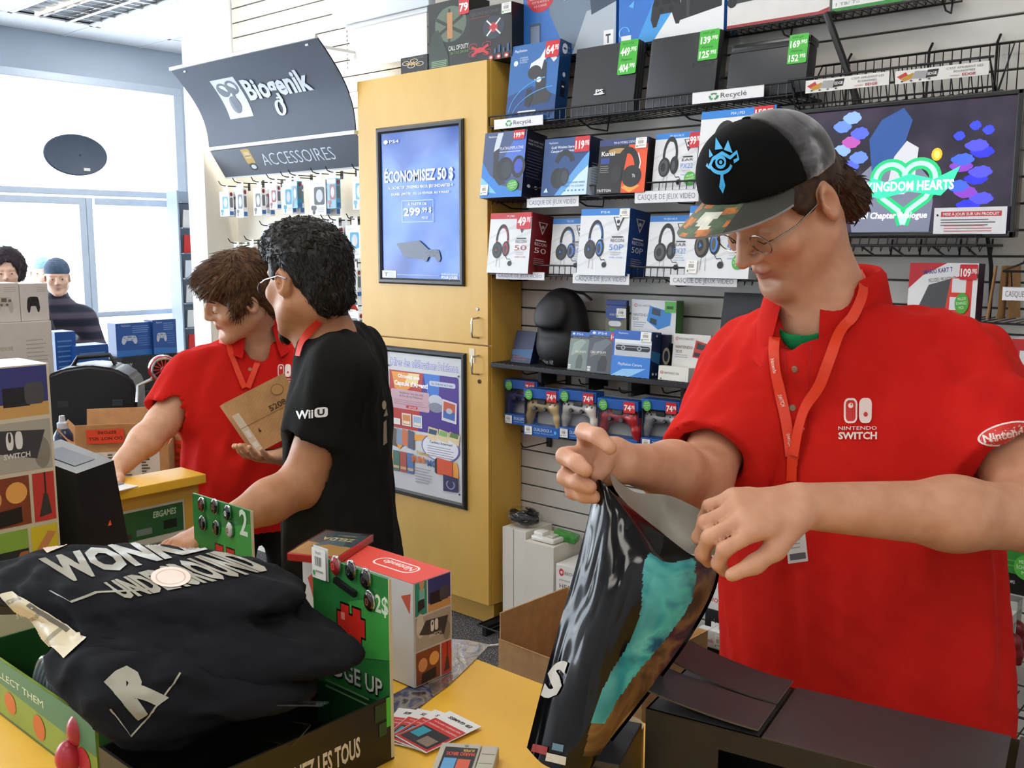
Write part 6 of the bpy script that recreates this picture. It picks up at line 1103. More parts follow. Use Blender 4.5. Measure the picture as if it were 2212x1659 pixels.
t = carton('sticker_label', 'white recycling barcode label on the large green card', 'label', ony(678, 1190, yh)[0] - .004, ony(700, 1255, yh)[2], yh + .002, .036, .0006, .052, '#d6d8d8', bev=0); barcode(t, .03, .03, .97, .97)
b2 = thing('badge_display', 'second badge display card standing behind the folded shirts', 'display', (-1.68, 1.05, CT)); d2_ = 1.66 * K; a = dep(415, 1065, d2_); c_ = dep(540, 1110, d2_); ya = (a[1] + c_[1]) / 2 - .01; xa, xb = ony(415, 1065, ya)[0], ony(541, 1110, ya)[0]; z2 = ony(415, 1065, ya)[2]
badge_header(b2, xa, xb, ya, CT + .004, z2, False); MB().bb((xa, ya - .1, CT + .0005), (xb, ya + .03, CT + .06), m_bk, bev=.002).build('tray', b2, world=True)
for i, (bx_, by_, c, n) in enumerate(((436, 1090, '#3a1a18', '#8a2a22'), (464, 1094, '#2a2226', '#7a5a40'), (492, 1108, '#121826', '#d8d8da'), (438, 1130, '#101012', '#2a3a44'), (468, 1140, '#141416', '#6a3a26'), (497, 1145, '#c4c2bc', '#7a3a32'))):
    q = ony(bx_, by_, ya - .004); pin(q[0], q[2], ya - .0045, .013, c, n, '%s badge on the small green card' % ('dark red upper left', 'brown upper middle', 'navy upper right with white mark', 'black lower left', 'black and orange lower middle', 'white lower right')[i])
# green tray with clear wristbands
gt = thing('wristband_tray', 'green and yellow open tray of clear wristbands at the lower left', 'tray', (-1.38 * K, .6 * K, CT)); gx0, gx1, gy0, gy1 = -1.46 * K, -1.1 * K, .495 * K, .76 * K; gz = CT + .1
for a, b_, n, m in (((gx0, gy0, CT + .001), (gx1, gy1, CT + .005), 'base', '#2a5a2c'), ((gx0, gy0, CT + .005), (gx1, gy0 + .004, gz), 'front_wall', '#7f9a34'), ((gx0, gy1 - .004, CT + .005), (gx1, gy1, gz), 'back_wall', '#2f6a32'), ((gx1 - .004, gy0 + .004, CT + .005), (gx1, gy1 - .004, gz), 'side_wall', '#2f6a32'), ((gx0, gy0 + .004, CT + .005), (gx0 + .004, gy1 - .004, gz), 'side_wall', '#2f6a32')): MB().bb(a, b_, mat(m, rough=.4, vary=.15, scale=14)).build(n, gt, world=True)
P = Print(); P.poly([(0, .6), (1, .5), (1, 1), (0, 1)], '#3f7a5a'); P.text('COLLECT THEM', .1, .68, .12, '#d4e0c4', wd=.5); P.ell(.3, .35, .05, .18, '#c8642a'); P.ell(.55, .3, .05, .2, '#c8642a'); P.poly([(.7, .1), (.8, .5), (.9, .1)], '#d8d0a0'); P.ell(.9, .3, .05, .2, '#b82c3a'); P.build('front_print', gt, WM[gt.name].inverted() @ Matrix.Translation((gx0, gy0 - .0005, CT)) @ Matrix.Diagonal((gx1 - gx0, 1, gz - CT, 1)))
for k in range(5):
    q = dep(88 + k * 6, 1492 + k * 9, 1.52); r = .05; a0 = 40 + 9 * k
    MB_ = MB().tube([q + np.array([r * .5 * math.cos(a), r * .5 * math.sin(a) * .4, r * math.sin(a)]) for a in [i * 2 * math.pi / 28 for i in range(28)]], .0045, mat('#c9d4e2', rough=.08, trans=.7), 8, closed=True); tag(MB_.build('wristband', smooth=True), 'clear plastic wristband standing in the green tray', 'wristband', 'clear wristbands')
for k, (a, b_) in enumerate(((175, 1575), (150, 1635))):
    q = dep(a, b_, 1.42); tag(MB().ell(q, (.02, .02, .026), mat('#b02a3c', rough=.3, vary=.2, scale=40), 14).build('red_trinket', smooth=True), '%s round red trinket in the green tray' % ('upper', 'lower')[k], 'trinket')
for k, (a, b_) in enumerate(((420, 1625), (610, 1580), (655, 1520))):
    q = dep(a, b_, 1.3); tag(MB().box(q, (.06, .045, .002), m_clear, Rz(20 * k) @ Rx(40 - 30 * k)).build('clear_pouch'), 'empty clear plastic pouch %s inside the black badge display' % ('nearest the bottom edge', 'in the middle', 'below the shirts')[k], 'pouch', 'clear pouches')
# ------------------------------------------------------------------ black display carton with raised flaps, front right
ZK = CT + .155; k0 = onz(1395, 1530, ZK); k1 = onz(1630, 1605, ZK); kb = onz(1500, 1437, ZK); kr = onz(2090, 1572, ZK)
ang = math.atan2(kr[1] - kb[1], kr[0] - kb[0]); dk = (kb - k0) @ np.array([-math.sin(ang), math.cos(ang), 0]); lk = .62
bo = thing('display_carton', 'black cardboard display carton with raised top flaps at the lower right', 'box', (k0[0], k0[1], CT + .001), ang); hk = ZK - CT - .001; m_bc = mat('#3b3b3c', rough=.36, vary=.06, scale=12); m_bf = mat('#101012', rough=.5, vary=.1)
MB().bb((0, 0, 0), (lk, dk, .004), m_bf).build('base', bo); MB().bb((0, dk - .003, .004), (lk, dk, hk), m_bf).build('back_wall', bo); MB().bb((0, .003, .004), (.003, dk - .003, hk), m_bf).build('end_wall', bo); MB().bb((lk - .003, .003, .004), (lk, dk - .003, hk), m_bf).build('end_wall', bo)
fw_ = MB(); fw_.bb((0, 0, .004), (.1, .003, hk), m_bf); fw_.bb((.1, 0, .004), (lk, .003, .03), m_bf); fw_.bb((.1, 0, hk - .03), (lk, .003, hk), m_bf); fw_.bb((.5, 0, .03), (lk, .003, hk - .03), m_bf); fw_.build('front_wall', bo)
MB().bb((.155, 0, hk), (.42, dk, hk + .002), m_bc).build('lid', bo); MB().bb((0, 0, hk - .002), (.15, dk, hk), m_bc).build('lid_end', bo)
def flap(x0, x1, y0, y1, up0, up1):
    b = MB(); b.grid(lambda u, v: (x0 + (x1 - x0) * u, y0 + (y1 - y0) * v, hk + .002 + up0 * (1 - u) ** 2 + up1 * u ** 2 + .004 * math.sin(math.pi * u)), 10, 6, m_bc); b.grid(lambda u, v: (x0 + (x1 - x0) * u, y0 + (y1 - y0) * v, hk + .0045 + up0 * (1 - u) ** 2 + up1 * u ** 2 + .004 * math.sin(math.pi * u)), 10, 6, m_bc)
    for v in (y0, y1): b.add([(x0 + (x1 - x0) * i / 10, v, hk + .002 + e + up0 * (1 - i / 10) ** 2 + up1 * (i / 10) ** 2 + .004 * math.sin(math.pi * i / 10)) for e in (0, .0025) for i in range(11)], [(i, i + 1, 12 + i, 11 + i) for i in range(10)], mat('#4a463e', rough=.6))
    for u, x in ((0, x0), (1, x1)): b.add([(x, y0, hk + .002 + (up0, up1)[u]), (x, y1, hk + .002 + (up0, up1)[u]), (x, y1, hk + .0045 + (up0, up1)[u]), (x, y0, hk + .0045 + (up0, up1)[u])], [(0, 1, 2, 3)], mat('#6a6456', rough=.6))
    b.build('flap', bo, smooth=True)
flap(0, .15, .0, dk * .48, .022, .006); flap(0, .15, dk * .52, dk, .032, .006); flap(.43, .62, 0, dk, .0, .02)
p = onz(1372, 1600, CT + .09); q = carton('card_terminal', 'small dark grey terminal beside the black display carton', 'terminal', p[0] - .015, CT + .001, p[1] - .1, .05, .12, .1, '#2a2a2c', rz=20); MB().bb((.006, -.003, .06), (.044, -.0005, .09), '#0e0e10').build('screen', q); MB().bb((.006, -.002, .01), (.044, -.0005, .05), '#45454a').build('keypad', q)
p = onz(1345, 1620, CT + .03); q = thing('paper_roll', 'curled cream paper standing beside the dark terminal', 'paper', (p[0], p[1], CT)); MB().add([(.03 * math.cos(a), .03 * math.sin(a), z) for z in (.001, .07) for a in [i * .3 for i in range(14)]], [(i, i + 1, 15 + i, 14 + i) for i in range(13)], mat('#d9cdb0', rough=.6)).build('curl', q, smooth=True)
# ------------------------------------------------------------------ goods table between the men and the shop window
TB = .80
tb_ = thing('goods_table', 'dark blue goods table between the staff and the shop window', 'table', (-4.1, 1.6, 0)); MB().bb((-1.0, -1.1, TB - .04), (1.0, 1.0, TB - .001), mat('#22384f', rough=.5, vary=.1), bev=.006).build('table_top', tb_)
for a in (-.92, .88):
    for b_ in (-1.0, .9): MB().bb((a, b_, 0), (a + .05, b_ + .05, TB - .04), m_black, bev=.003).build('leg', tb_)
def open_box(name, label, loc, rz, w, d, h, flaps):
    t = thing(name, label, 'box', loc, math.radians(rz)); DIM[t.name] = (w, d, h); MB().bb((0, 0, 0), (w, d, .006), m_kraft).build('base', t)
    for a, b_, n in (((0, 0, .006), (w, .005, h), 'front_wall'), ((0, d - .005, .006), (w, d, h), 'back_wall'), ((0, .005, .006), (.005, d - .005, h), 'side_wall'), ((w - .005, .005, .006), (w, d - .005, h), 'side_wall')): MB().bb(a, b_, m_kraft).build(n, t)
    for f in flaps:
        if f == 'f': MB().add([(0, 0, h), (w, 0, h), (w - .01, -.012, h + .085), (.005, -.012, h + .085), (0, .004, h), (w, .004, h), (w - .01, -.008, h + .085), (.005, -.008, h + .085)], [(0, 1, 2, 3), (7, 6, 5, 4), (3, 2, 6, 7), (0, 3, 7, 4), (1, 5, 6, 2)], m_kraft).build('flap', t)
        if f == 'b': MB().add([(0, d, h), (w, d, h), (w, d + .03, h + .1), (0, d + .03, h + .1), (0, d - .004, h), (w, d - .004, h), (w, d + .026, h + .1), (0, d + .026, h + .1)], [(0, 1, 2, 3), (7, 6, 5, 4), (3, 2, 6, 7)], m_kraft).build('flap', t)
        if f == 'l': MB().add([(0, 0, h), (0, d, h), (-.06, d, h + .07), (-.06, .02, h + .07)], [(0, 1, 2, 3)], m_kraft).build('flap', t)
    return t
p = onz(168, 1052, TB); t = open_box('open_carton', 'open brown carton of red game cases with an orange DO NOT SELL sticker', (p[0], p[1], TB), 55, .30, .22, .13, 'fbl')
P = Print(); P.rect(.12, -.02, .9, .9, '#cfcabd')
for i in range(4):
    for j in range(9): P.rect(.16 + .18 * i, .8 - j * .08, .16 + .18 * i + (.05 + .02 * ((i * 3 + j) % 3)), .84 - j * .08, '#4a463e')
put(P, t, 'front', 'shipping_label')
P = Print(); P.rect(0, 0, 1, 1, '#e0482a'); P.text('DO NOT SELL', .95, .45, .22, '#3a1410', wd=.9, rot=180, bold=.02); P.text('BEFORE', .8, .88, .22, '#3a1410', wd=.5, rot=180, bold=.02); P.build('warning_sticker', t, Matrix.Translation((.04, -.013, .15)) @ Matrix.Rotation(.14, 4, 'X') @ Matrix.Diagonal((.12, 1, .05, 1)))
Xb = WM[t.name]
for k in range(15):
    q = Xb @ Vector((.06 + k * .0145, .02, .012)); g = thing('game_case', 'red and white game case standing in the open brown carton', 'game case', q, math.radians(55), 'red game cases packed in the carton'); MB().bb((0, 0, 0), (.012, .1, .16), mat('#d8452c', rough=.3), bev=.001).build('case', g); MB().bb((.001, -.0006, .002), (.011, .0, .158), '#d8d2cc').build('spine_insert', g)
p = onz(352, 1012, TB); t = carton('brown_carton', 'closed brown carton with barcode and orange sticker behind the reaching arm', 'box', p[0], TB, p[1], .2, .16, .15, m_kraft, rz=20)
P = Print(); P.rect(.62, .25, .96, .85, '#d6d2c6'); P.rect(.66, .3, .92, .5, '#3c3a34'); P.rect(.1, .1, .5, .75, '#e0482a'); P.text('DO NOT SELL', .12, .55, .1, '#3a1410', wd=.34); P.text('BEFORE', .16, .35, .1, '#3a1410', wd=.25); P.text('03/2017', .14, .18, .1, '#3a1410', wd=.3); put(P, t); P = Print(); P.rect(.05, .2, .45, .85, '#e0482a'); P.rect(.55, .2, .95, .8, '#d6d2c6'); P.rect(.6, .25, .9, .45, '#3c3a34'); put(P, t, 'right')
# suitcase
c0 = onz(215, 975, TB); c0[2] = TB; sc = thing('black_case', 'large black hard case with a curved top behind the brown cartons', 'case', c0, math.radians(52))
mcs = mat('#0f1013', rough=.42, vary=.15, scale=30); w, h = .17, .36; Ms = WM[sc.name]
prof = [(-w, 0), (w, 0), (w, h * .74), (w * .9, h * .86), (w * .55, h * .96), (0, h), (-w * .55, h * .965), (-w * .9, h * .9), (-w, h * .8)]
bm = bmesh.new(); vs = [bm.verts.new((x, -.1, z)) for x, z in prof]; f = bm.faces.new(vs); r = bmesh.ops.extrude_face_region(bm, geom=[f]); bmesh.ops.translate(bm, verts=[v for v in r['geom'] if isinstance(v, bmesh.types.BMVert)], vec=(0, .2, 0)); bmesh.ops.recalc_face_normals(bm, faces=bm.faces); bmesh.ops.bevel(bm, geom=bm.edges[:], offset=.012, segments=3, affect='EDGES'); me = bpy.data.meshes.new('shell'); bm.to_mesh(me); bm.free(); me.materials.append(mcs); me.shade_smooth(); me.set_sharp_from_angle(angle=.6); link('shell', me, sc)
MB().tube([(-.08, 0, h * .96), (-.06, 0, h + .02), (.06, 0, h + .028), (.08, 0, h * .97)], .009, mcs, 8).build('handle', sc, smooth=True); MB().bb((-w * .98, -.004, .004), (w * .98, .004, h * .75), '#1b1d22').build('seam_band', sc)
for x in (-.1, .1): MB().bb((x - .02, -.104, h * .55), (x + .02, -.099, h * .62), '#2b2d33', bev=.002).build('latch', sc)
# cartons facing the staff, standing along the table
def side_box(name, label, xl, xr, yt, yb, X, d, col, z0=None):
    a = onx(xl, yb, X); b_ = onx(xr, yb, X); z = a[2] if z0 is None else z0; zt = onx((xl + xr) / 2, yt, X)[2]; t = thing(name, label, 'box', (X, a[1], z), Rz(90)); DIM[t.name] = (b_[1] - a[1], d, zt - z); w, h = b_[1] - a[1], zt - z; MB().box((w / 2, d / 2, h / 2), (w, d, h), M(col, rough=.45, vary=.03), bev=.002).build('body', t); return t
t = side_box('console_box', 'large white console carton below the two gamepad cartons at the left edge', -60, 124, 697, 900, -3.9, .2, '#c9c6bc', TB + .001); zt_ = TB + .001 + DIM[t.name][2]
P = Print(); P.text('XBOX ONE', .36, .8, .03, '#8aa05a', wd=.16); P.lines(.68, .86, .95, 6, .03, .008, '#a8a498'); P.lines(.4, .62, .6, 2, .04, .01, '#8d8a80'); P.rect(.4, .22, .46, .5, '#3f8f3c'); put(P, t)
for k, (xl, xr) in enumerate(((-40, 46), (47, 108))):
    t = side_box('gamepad_carton', '%s white gamepad carton on top of the large white carton' % ('cut off', 'rightmost')[k], xl, xr, 612, 699, -3.92, .12, '#cbc8c0', zt_ + .001); P = Print(); gamepad(P, .45 if k else .6, .45, .42, .36, '#26272a' if k else '#b4b0a6', '#101114' if k else '#6a675e'); P.lines(.6, .88, .95, 3, .05, .012, '#a8a498'); put(P, t)
for k, (xl, xr, yt, X, nm) in enumerate(((127, 171, 716, -4.3, 'narrow blue console box beside the white cartons'), (170, 240, 745, -4.25, 'low blue console box right of the narrow blue one'))):
    t = side_box('console_box', nm, xl, xr, yt, 860, X, .12, '#1c4f98', TB + .001); P = Print(); P.rect(0, 0, 1, 1, '#1f5299'); P.poly([(.3, .4), (1, .3), (1, .5)], '#4a9ad8'); P.lines(.1, .9, .9, 8, .05, .015, '#5f88c0'); P.rect(0, 0, 1, .3, '#c9ccd2' if k == 0 else '#1a3f7a'); put(P, t)
s1 = side_box('console_box', 'black carton with white lettering under the two blue cartons by the window', 240, 400, 768, 850, -4.75, .16, '#16171b', None); P = Print(); P.text('SONY', .18, .72, .1, '#c4c6ca', wd=.12, bold=.03); P.text('RÉCEPTEUR', .6, .62, .07, '#6a5040', wd=.25); P.rect(0, 0, .16, 1, '#3a3d44'); put(P, s1); zs = WM[s1.name].translation.z + DIM[s1.name][2]
st = WM[s1.name].translation; tag(MB().bb((-4.93, st.y - .02, TB), (-4.72, st.y + DIM[s1.name][0] + .02, st.z - .001), mat('#1d1e22', rough=.6), bev=.004).build('black_riser'), 'plain black carton under the white lettered black carton', 'box')
for k, (xl, xr, nm) in enumerate(((253, 331, 'blue console carton with a white gamepad picture near the door'), (333, 383, 'blue console carton turned at an angle nearest the grey rack'))):
    t = side_box('console_box', nm, xl, xr, 697 if k == 0 else 690, 768, -4.78 + .02 * k, .09, '#14366e', zs + .001); P = Print(); P.rect(0, 0, 1, 1, '#1c4c92'); P.text('PlayStation', .15, .9, .05, '#c4d0e4', wd=.25); P.lines(.45, .88, .95, 4, .06, .02, '#6f94c8'); P.lines(.6, .58, .95, 5, .07, .02, '#4a74b0'); gamepad(P, .36, .5, .4, .22, '#b4bcc8', '#7a8aa4'); P.poly([(0, 0), (1, 0), (1, .16), (0, .2)], '#2a6ab0'); put(P, t)
# red round speaker with chrome grille
c = dep(352, 797, 3.7); fl = thing('red_speaker', 'round red speaker with a chrome spoked grille beside the red shirt', 'speaker', c, Matrix.Rotation(YAW + .5, 4, 'Z'))
R = Matrix.Rotation(math.pi / 2, 4, 'X')
MB().lathe([(.001, -.06), (.03, -.055), (.05, -.03), (.055, 0), (.05, .018), (.044, .02)], mat('#a8201f', rough=.2, coat=.5), 28, R).build('housing', fl, smooth=True); MB().lathe([(.046, .018), (.047, .024), (.043, .027), (.038, .024)], m_chrome, 28, R).build('grille_ring', fl, smooth=True); MB().lathe([(.001, .026), (.01, .026), (.013, .022)], m_chrome, 16, R).build('hub', fl, smooth=True); MB().lathe([(.001, .016), (.044, .016)], '#1a1a1c', 24, R).build('grille_backing', fl)
for k in range(14): MB().box((.026 * math.cos(k * math.pi / 7), -.0225, .026 * math.sin(k * math.pi / 7)), (.028, .004, .004), m_chrome, Ry(-k * 180 / 7)).build('spoke', fl)
MB().tube([(-.02, .02, -.03), (-.09, .02, -.06), (-.1, .0, -.12)], .006, m_chrome, 8).build('arm', fl, smooth=True); MB().tube([(0, .02, -.05), (-.04, .02, -.16)], .006, m_chrome, 8).build('arm', fl, smooth=True)
MB().lathe([(.001, 0), (.09, 0), (.09, .02), (.05, .04), (.02, .05)], mat('#d0cec8', rough=.35), 24, Matrix.Translation((-.05, .02, TB + .0 - c[2]))).build('base', fl, smooth=True); MB().tube([(-.05, .02, TB + .04 - c[2]), (-.05, .02, -.1)], .01, m_chrome, 8).build('stem', fl, smooth=True)
p = onz(143, 1045, TB); bt = thing('water_bottle', 'dark blue water bottle with a clear cap beside the tall carton', 'bottle', (p[0], p[1], TB)); MB().lathe([(.001, 0), (.03, 0), (.033, .01), (.033, .11), (.03, .125), (.033, .14), (.033, .17), (.022, .19), (.016, .195)], mat('#1c2c4a', rough=.2, vary=.1), 20).build('body', bt, smooth=True); MB().lathe([(.018, .195), (.018, .215), (.011, .22), (.009, .24), (.001, .241)], mat('#b4bcc4', rough=.2), 16).build('cap', bt, smooth=True)
p = onz(420, 985, TB); t = thing('plastic_crate', 'blue crate of green game cases behind the red shirt', 'crate', (p[0] - .05, p[1], TB), math.radians(40))
for a, b_, n in (((-.15, -.12, 0), (.15, .12, .01), 'base'), ((-.15, -.12, .01), (.15, -.11, .07), 'wall'), ((-.15, .11, .01), (.15, .12, .07), 'wall'), ((-.15, -.11, .01), (-.14, .11, .07), 'wall'), ((.14, -.11, .01), (.15, .11, .07), 'wall')): MB().bb(a, b_, mat('#24567e', rough=.4)).build(n, t)
for k in range(4): q = WM[t.name] @ Vector((-.06 + .03 * k, 0, .011 + .016 * k)); tag(MB().box(q + Vector((0, 0, .008)), (.11, .16, .014), mat('#2f7a34', rough=.3), Rz(40 + 6 * k)).build('game_case'), '%s green game case in the blue crate' % ('lowest', 'second lowest', 'second highest', 'topmost')[k], 'game case', 'green cases in the blue crate')
# ------------------------------------------------------------------ people
def _skin(base, dark, lip):
    def f(nt, b, N):
        tc = N('TexCoord'); n = N('TexNoise', i_Scale=35., i_Detail=4.); nt.links.new(tc.outputs['Object'], n.inputs['Vector']); r = ramp(nt, [(.35, dark), (.65, base)]); nt.links.new(n.outputs['Fac'], r.inputs['Fac'])
        at = N('Attribute', attribute_name='lip'); mx = N('MixRGB'); mx.inputs[2].default_value = (*lin(lip), 1); nt.links.new(at.outputs['Fac'], mx.inputs[0]); nt.links.new(r.outputs[0], mx.inputs[1])
        a2 = N('Attribute', attribute_name='stubble'); m2 = N('MixRGB'); m2.inputs[2].default_value = (*lin('#5f4636'), 1); nt.links.new(a2.outputs['Fac'], m2.inputs[0]); nt.links.new(mx.outputs[0], m2.inputs[1])
        nt.links.new(m2.outputs[0], b.inputs['Base Color']); b.inputs['Roughness'].default_value = .5; b.inputs['Subsurface Weight'].default_value = .12; b.inputs['Subsurface Radius'].default_value = (.012, .004, .002)
        n2 = N('TexNoise', i_Scale=420., i_Detail=2.); nt.links.new(tc.outputs['Object'], n2.inputs['Vector']); bp = N('Bump', i_Strength=.08, i_Distance=.001); nt.links.new(n2.outputs['Fac'], bp.inputs['Height']); nt.links.new(bp.outputs[0], b.inputs['Normal'])
    return nodemat('skin', f)
def _cloth(col, c2):
    def f(nt, b, N):
        tc = N('TexCoord'); n = N('TexNoise', i_Scale=5., i_Detail=4.); nt.links.new(tc.outputs['Object'], n.inputs['Vector']); r = ramp(nt, [(.3, col), (.7, c2)]); nt.links.new(n.outputs['Fac'], r.inputs['Fac']); nt.links.new(r.outputs[0], b.inputs['Base Color'])
        v = N('TexVoronoi', i_Scale=700.); nt.links.new(tc.outputs['Object'], v.inputs['Vector']); bp = N('Bump', i_Strength=.22, i_Distance=.001); nt.links.new(v.outputs['Distance'], bp.inputs['Height']); nt.links.new(bp.outputs[0], b.inputs['Normal']); b.inputs['Roughness'].default_value = .9; b.inputs['Specular IOR Level'].default_value = .15
    return nodemat('knit_cloth', f)
m_red = _cloth('#bd1712', '#c92219'); m_tee = _cloth('#131312', '#1c1b1a')
def _hair(c1, c2):
    def f(nt, b, N):
        tc = N('TexCoord'); n = N('TexNoise', i_Scale=90., i_Detail=4.); nt.links.new(tc.outputs['Object'], n.inputs['Vector']); r = ramp(nt, [(.35, c1), (.7, c2)]); nt.links.new(n.outputs['Fac'], r.inputs['Fac']); nt.links.new(r.outputs[0], b.inputs['Base Color']); b.inputs['Roughness'].default_value = .5; b.inputs['Specular IOR Level'].default_value = .3
    return nodemat('hair', f)
def hframe(yaw, pit, rol):
    y, p, r = [math.radians(a) for a in (yaw, pit, rol)]; f = np.array([-math.sin(y) * math.cos(p), math.cos(y) * math.cos(p), -math.sin(p)]); rt = np.cross(f, [0, 0, 1]); rt /= np.linalg.norm(rt); u = np.cross(rt, f); r2 = rt * math.cos(r) + u * math.sin(r); return np.stack([r2, f, np.cross(r2, f)], 1)
def head(S, c, R, nose=1., jaw=1.):
    L = lambda *p: c + R @ np.array(p, float)
    S.ell(L(0, -.014, .042), (.075, .096, .08), R, k=.03).ell(L(0, .022, -.03), (.063 * jaw, .07, .082), R, k=.03)
    for s in (-1, 1):
        S.cap(L(s * .055 * jaw, -.004, -.05), L(s * .018, .066, -.1), .021, .017, k=.03); S.ell(L(s * .045, .062, -.018), (.022, .02, .02), R, k=.025)
        S.cap(L(s * .012, .087, .03), L(s * .045, .074, .03), .0105, .008, k=.014)
    S.ell(L(0, .076, -.1), (.02, .017, .015), R, k=.02)
    for s in (-1, 1):
        S.ell(L(s * .032, .097, .008), (.018, .016, .012), R, k=.014, sub=True); S.ell(L(s * .032, .074, .006), (.0155, .0145, .012), R, k=.004); S.cap(L(s * .018, .088, -.001), L(s * .044, .083, 0), .0022, k=.003)
        S.cap(L(s * .02, .0865, .0125), L(s * .044, .081, .0115), .0016, k=.002, sub=True)
    S.chain([L(0, .084, .022), L(0, .097, .002), L(0, .11 * nose, -.02)], [.0075, .0085, .0105], k=.012); S.ell(L(0, .107 * nose, -.024), (.0105, .0105, .0088), R, k=.006)
    for s in (-1, 1): S.ell(L(s * .0125, .098, -.027), (.008, .011, .0075), R, k=.006); S.ell(L(s * .006, .103, -.036), (.0035, .006, .004), R, k=.003, sub=True)
    S.chain([L(-.021, .077, -.0575), L(-.008, .089, -.0535), L(.008, .089, -.0535), L(.021, .077, -.0575)], [.004, .0062, .0062, .004], k=.006); S.chain([L(-.018, .078, -.062), L(0, .087, -.066), L(.018, .078, -.062)], [.004, .0075, .004], k=.006)
    S.chain([L(-.022, .084, -.0588), L(0, .0965, -.0592), L(.022, .084, -.0588)], [.0013, .0016, .0013], k=.003, sub=True); S.ell(L(0, .088, -.078), (.018, .008, .006), R, k=.01, sub=True)
    for s in (-1, 1):
        Re = R @ np.array(Rz(s * -22)) @ np.array(Rx(-8)); S.ell(L(s * .079, -.012, 0), (.011, .021, .033), Re, k=.006); S.ell(L(s * .093, -.008, .004), (.015, .0125, .0215), Re, k=.003, sub=True); S.ell(L(s * .084, .004, -.002), (.006, .005, .008), Re, k=.003)
def lip_attr(c, R):
    def f(V):
        q = (V - c) @ R; d = np.sqrt(((q[:, 0]) / .024) ** 2 + ((q[:, 2] + .0595) / .0115) ** 2); return np.clip(1.6 - 1.4 * d, 0, 1) * (q[:, 1] > .06) * .8
    return f
def stub_attr(c, R, amt=.35):
    def f(V):
        q = (V - c) @ R; d = np.sqrt((q[:, 0] / .06) ** 2 + ((q[:, 2] + .085) / .045) ** 2); n = noise3(V, 300, 5) * .5 + .5; return np.clip(1.3 - d, 0, 1) * (q[:, 1] > .01) * (q[:, 2] < -.035) * amt * (.6 + .4 * n)
    return f
def hand(S, w, d, n, t, curl=(25, 30, 20), spread=1., sc=1., thumb=(.75, .55, .3), k=.006):
    """wrist w, finger direction d, out-of-palm n, thumb side t"""
    d, n, t = [np.array(v, float) for v in (d, n, t)]; d /= np.linalg.norm(d); n -= d * (n @ d); n /= np.linalg.norm(n); t0 = np.cross(d, n); t = t0 if t0 @ t > 0 else -t0
    for o in (.026, .009, -.009, -.025): S.cap(w + t * o * .6 + d * .01, w + d * .085 * sc + t * o, .016, .0125, k=.014)
    for (o, ls, r) in ((.032, (.042, .025, .021), .0092), (.0105, (.046, .029, .022), .0096), (-.0105, (.042, .027, .021), .009), (-.031, (.033, .021, .019), .008)):
        p = w + d * (.088 if abs(o) < .02 else .082) * sc + t * o; a = 0.; pts = [p - d * .02, p]
        for q in range(3):
            a += math.radians(curl[q]); dd = d * math.cos(a) + n * math.sin(a) + t * o * 2.2 * spread * (1 if q == 0 else 0); pts.append(pts[-1] + dd / np.linalg.norm(dd) * ls[q] * sc)
        S.chain(pts, [r * 1.15, r * 1.1, r, r * .92, r * .8], k=k)
    p = w + d * .022 * sc + t * .024; v = t * thumb[0] + d * thumb[1] + n * thumb[2]; v /= np.linalg.norm(v); v2 = v * .8 + d * .5; v2 /= np.linalg.norm(v2); q = p + v * .045 * sc; S.chain([p, q, q + v2 * .032 * sc, q + (v2 + d * .25) / 1.1 * .058 * sc], [.0165, .0125, .011, .0085], k=.009)
def torso(S, levels, ax, k=.05, grow=0.):
    for c, hw, r in levels: S.cap(c - ax * (hw - r), c + ax * (hw - r), r + grow, k=k)
    for (a, wa, ra), (b, wb, rb) in zip(levels[:-1], levels[1:]):
        m = (a + b) / 2; w_, r_ = (wa + wb) / 2, (ra + rb) / 2; S.cap(m - ax * (w_ - r_), m + ax * (w_ - r_), r_ + grow, k=k)
def folds(amp, sc, seed, zs=.4):
    def f(P):
        Q = P * np.array([1, 1, zs]); w = Q + .02 * np.stack([noise3(P, 12, seed + 1), noise3(P, 11, seed + 2), noise3(P, 13, seed + 3)], 1); n = noise3(w, sc, seed); return amp * (np.abs(n) ** .8 * np.sign(n)) + amp * .15 * noise3(P, sc * 2.2, seed + 9)
    return f
def sleeve(S, sh, el, t, r0, r1, arm_r, k=.03):
    a = el - sh; L = np.linalg.norm(a); a = a / L; e = sh + a * L * t; S.cap(sh, e + a * .05, r0, r1, k=k, clip=(e, a)); return e, a
def sleeve_hole(S, e, a, r): S.cap(e - a * .025, e + a * .08, r, k=.004, sub=True)
def legs(t, hipc, ax, fwd, m, shoe='#1a1a1c', z0=0.):
    S = Soft()
    for s in (-1, 1):
        h = hipc + ax * s * .095; kn = np.array([h[0], h[1], hipc[2] * .53]) + fwd * .01; an = np.array([h[0], h[1], .1]) - fwd * .01; S.cap(h, kn, .095, .065, k=.04).cap(kn, an, .065, .05, k=.03)
    S.cap(hipc - ax * .08, hipc + ax * .08, .11, k=.05); S.disp = folds(.004, 30, 21); soft_obj('trousers', S, .012, m, t)
    for s in (-1, 1):
        h = hipc + ax * s * .095; b = Soft(); p = np.array([h[0], h[1], .045]); b.cap(p - fwd * .06, p + fwd * .14, .044, .04, k=.02).cap(p - fwd * .05 + [0, 0, .03], p + [0, 0, .06], .042, .04, k=.03); soft_obj('shoe', b, .01, mat(shoe, rough=.6), t, lo=[-99, -99, .002])
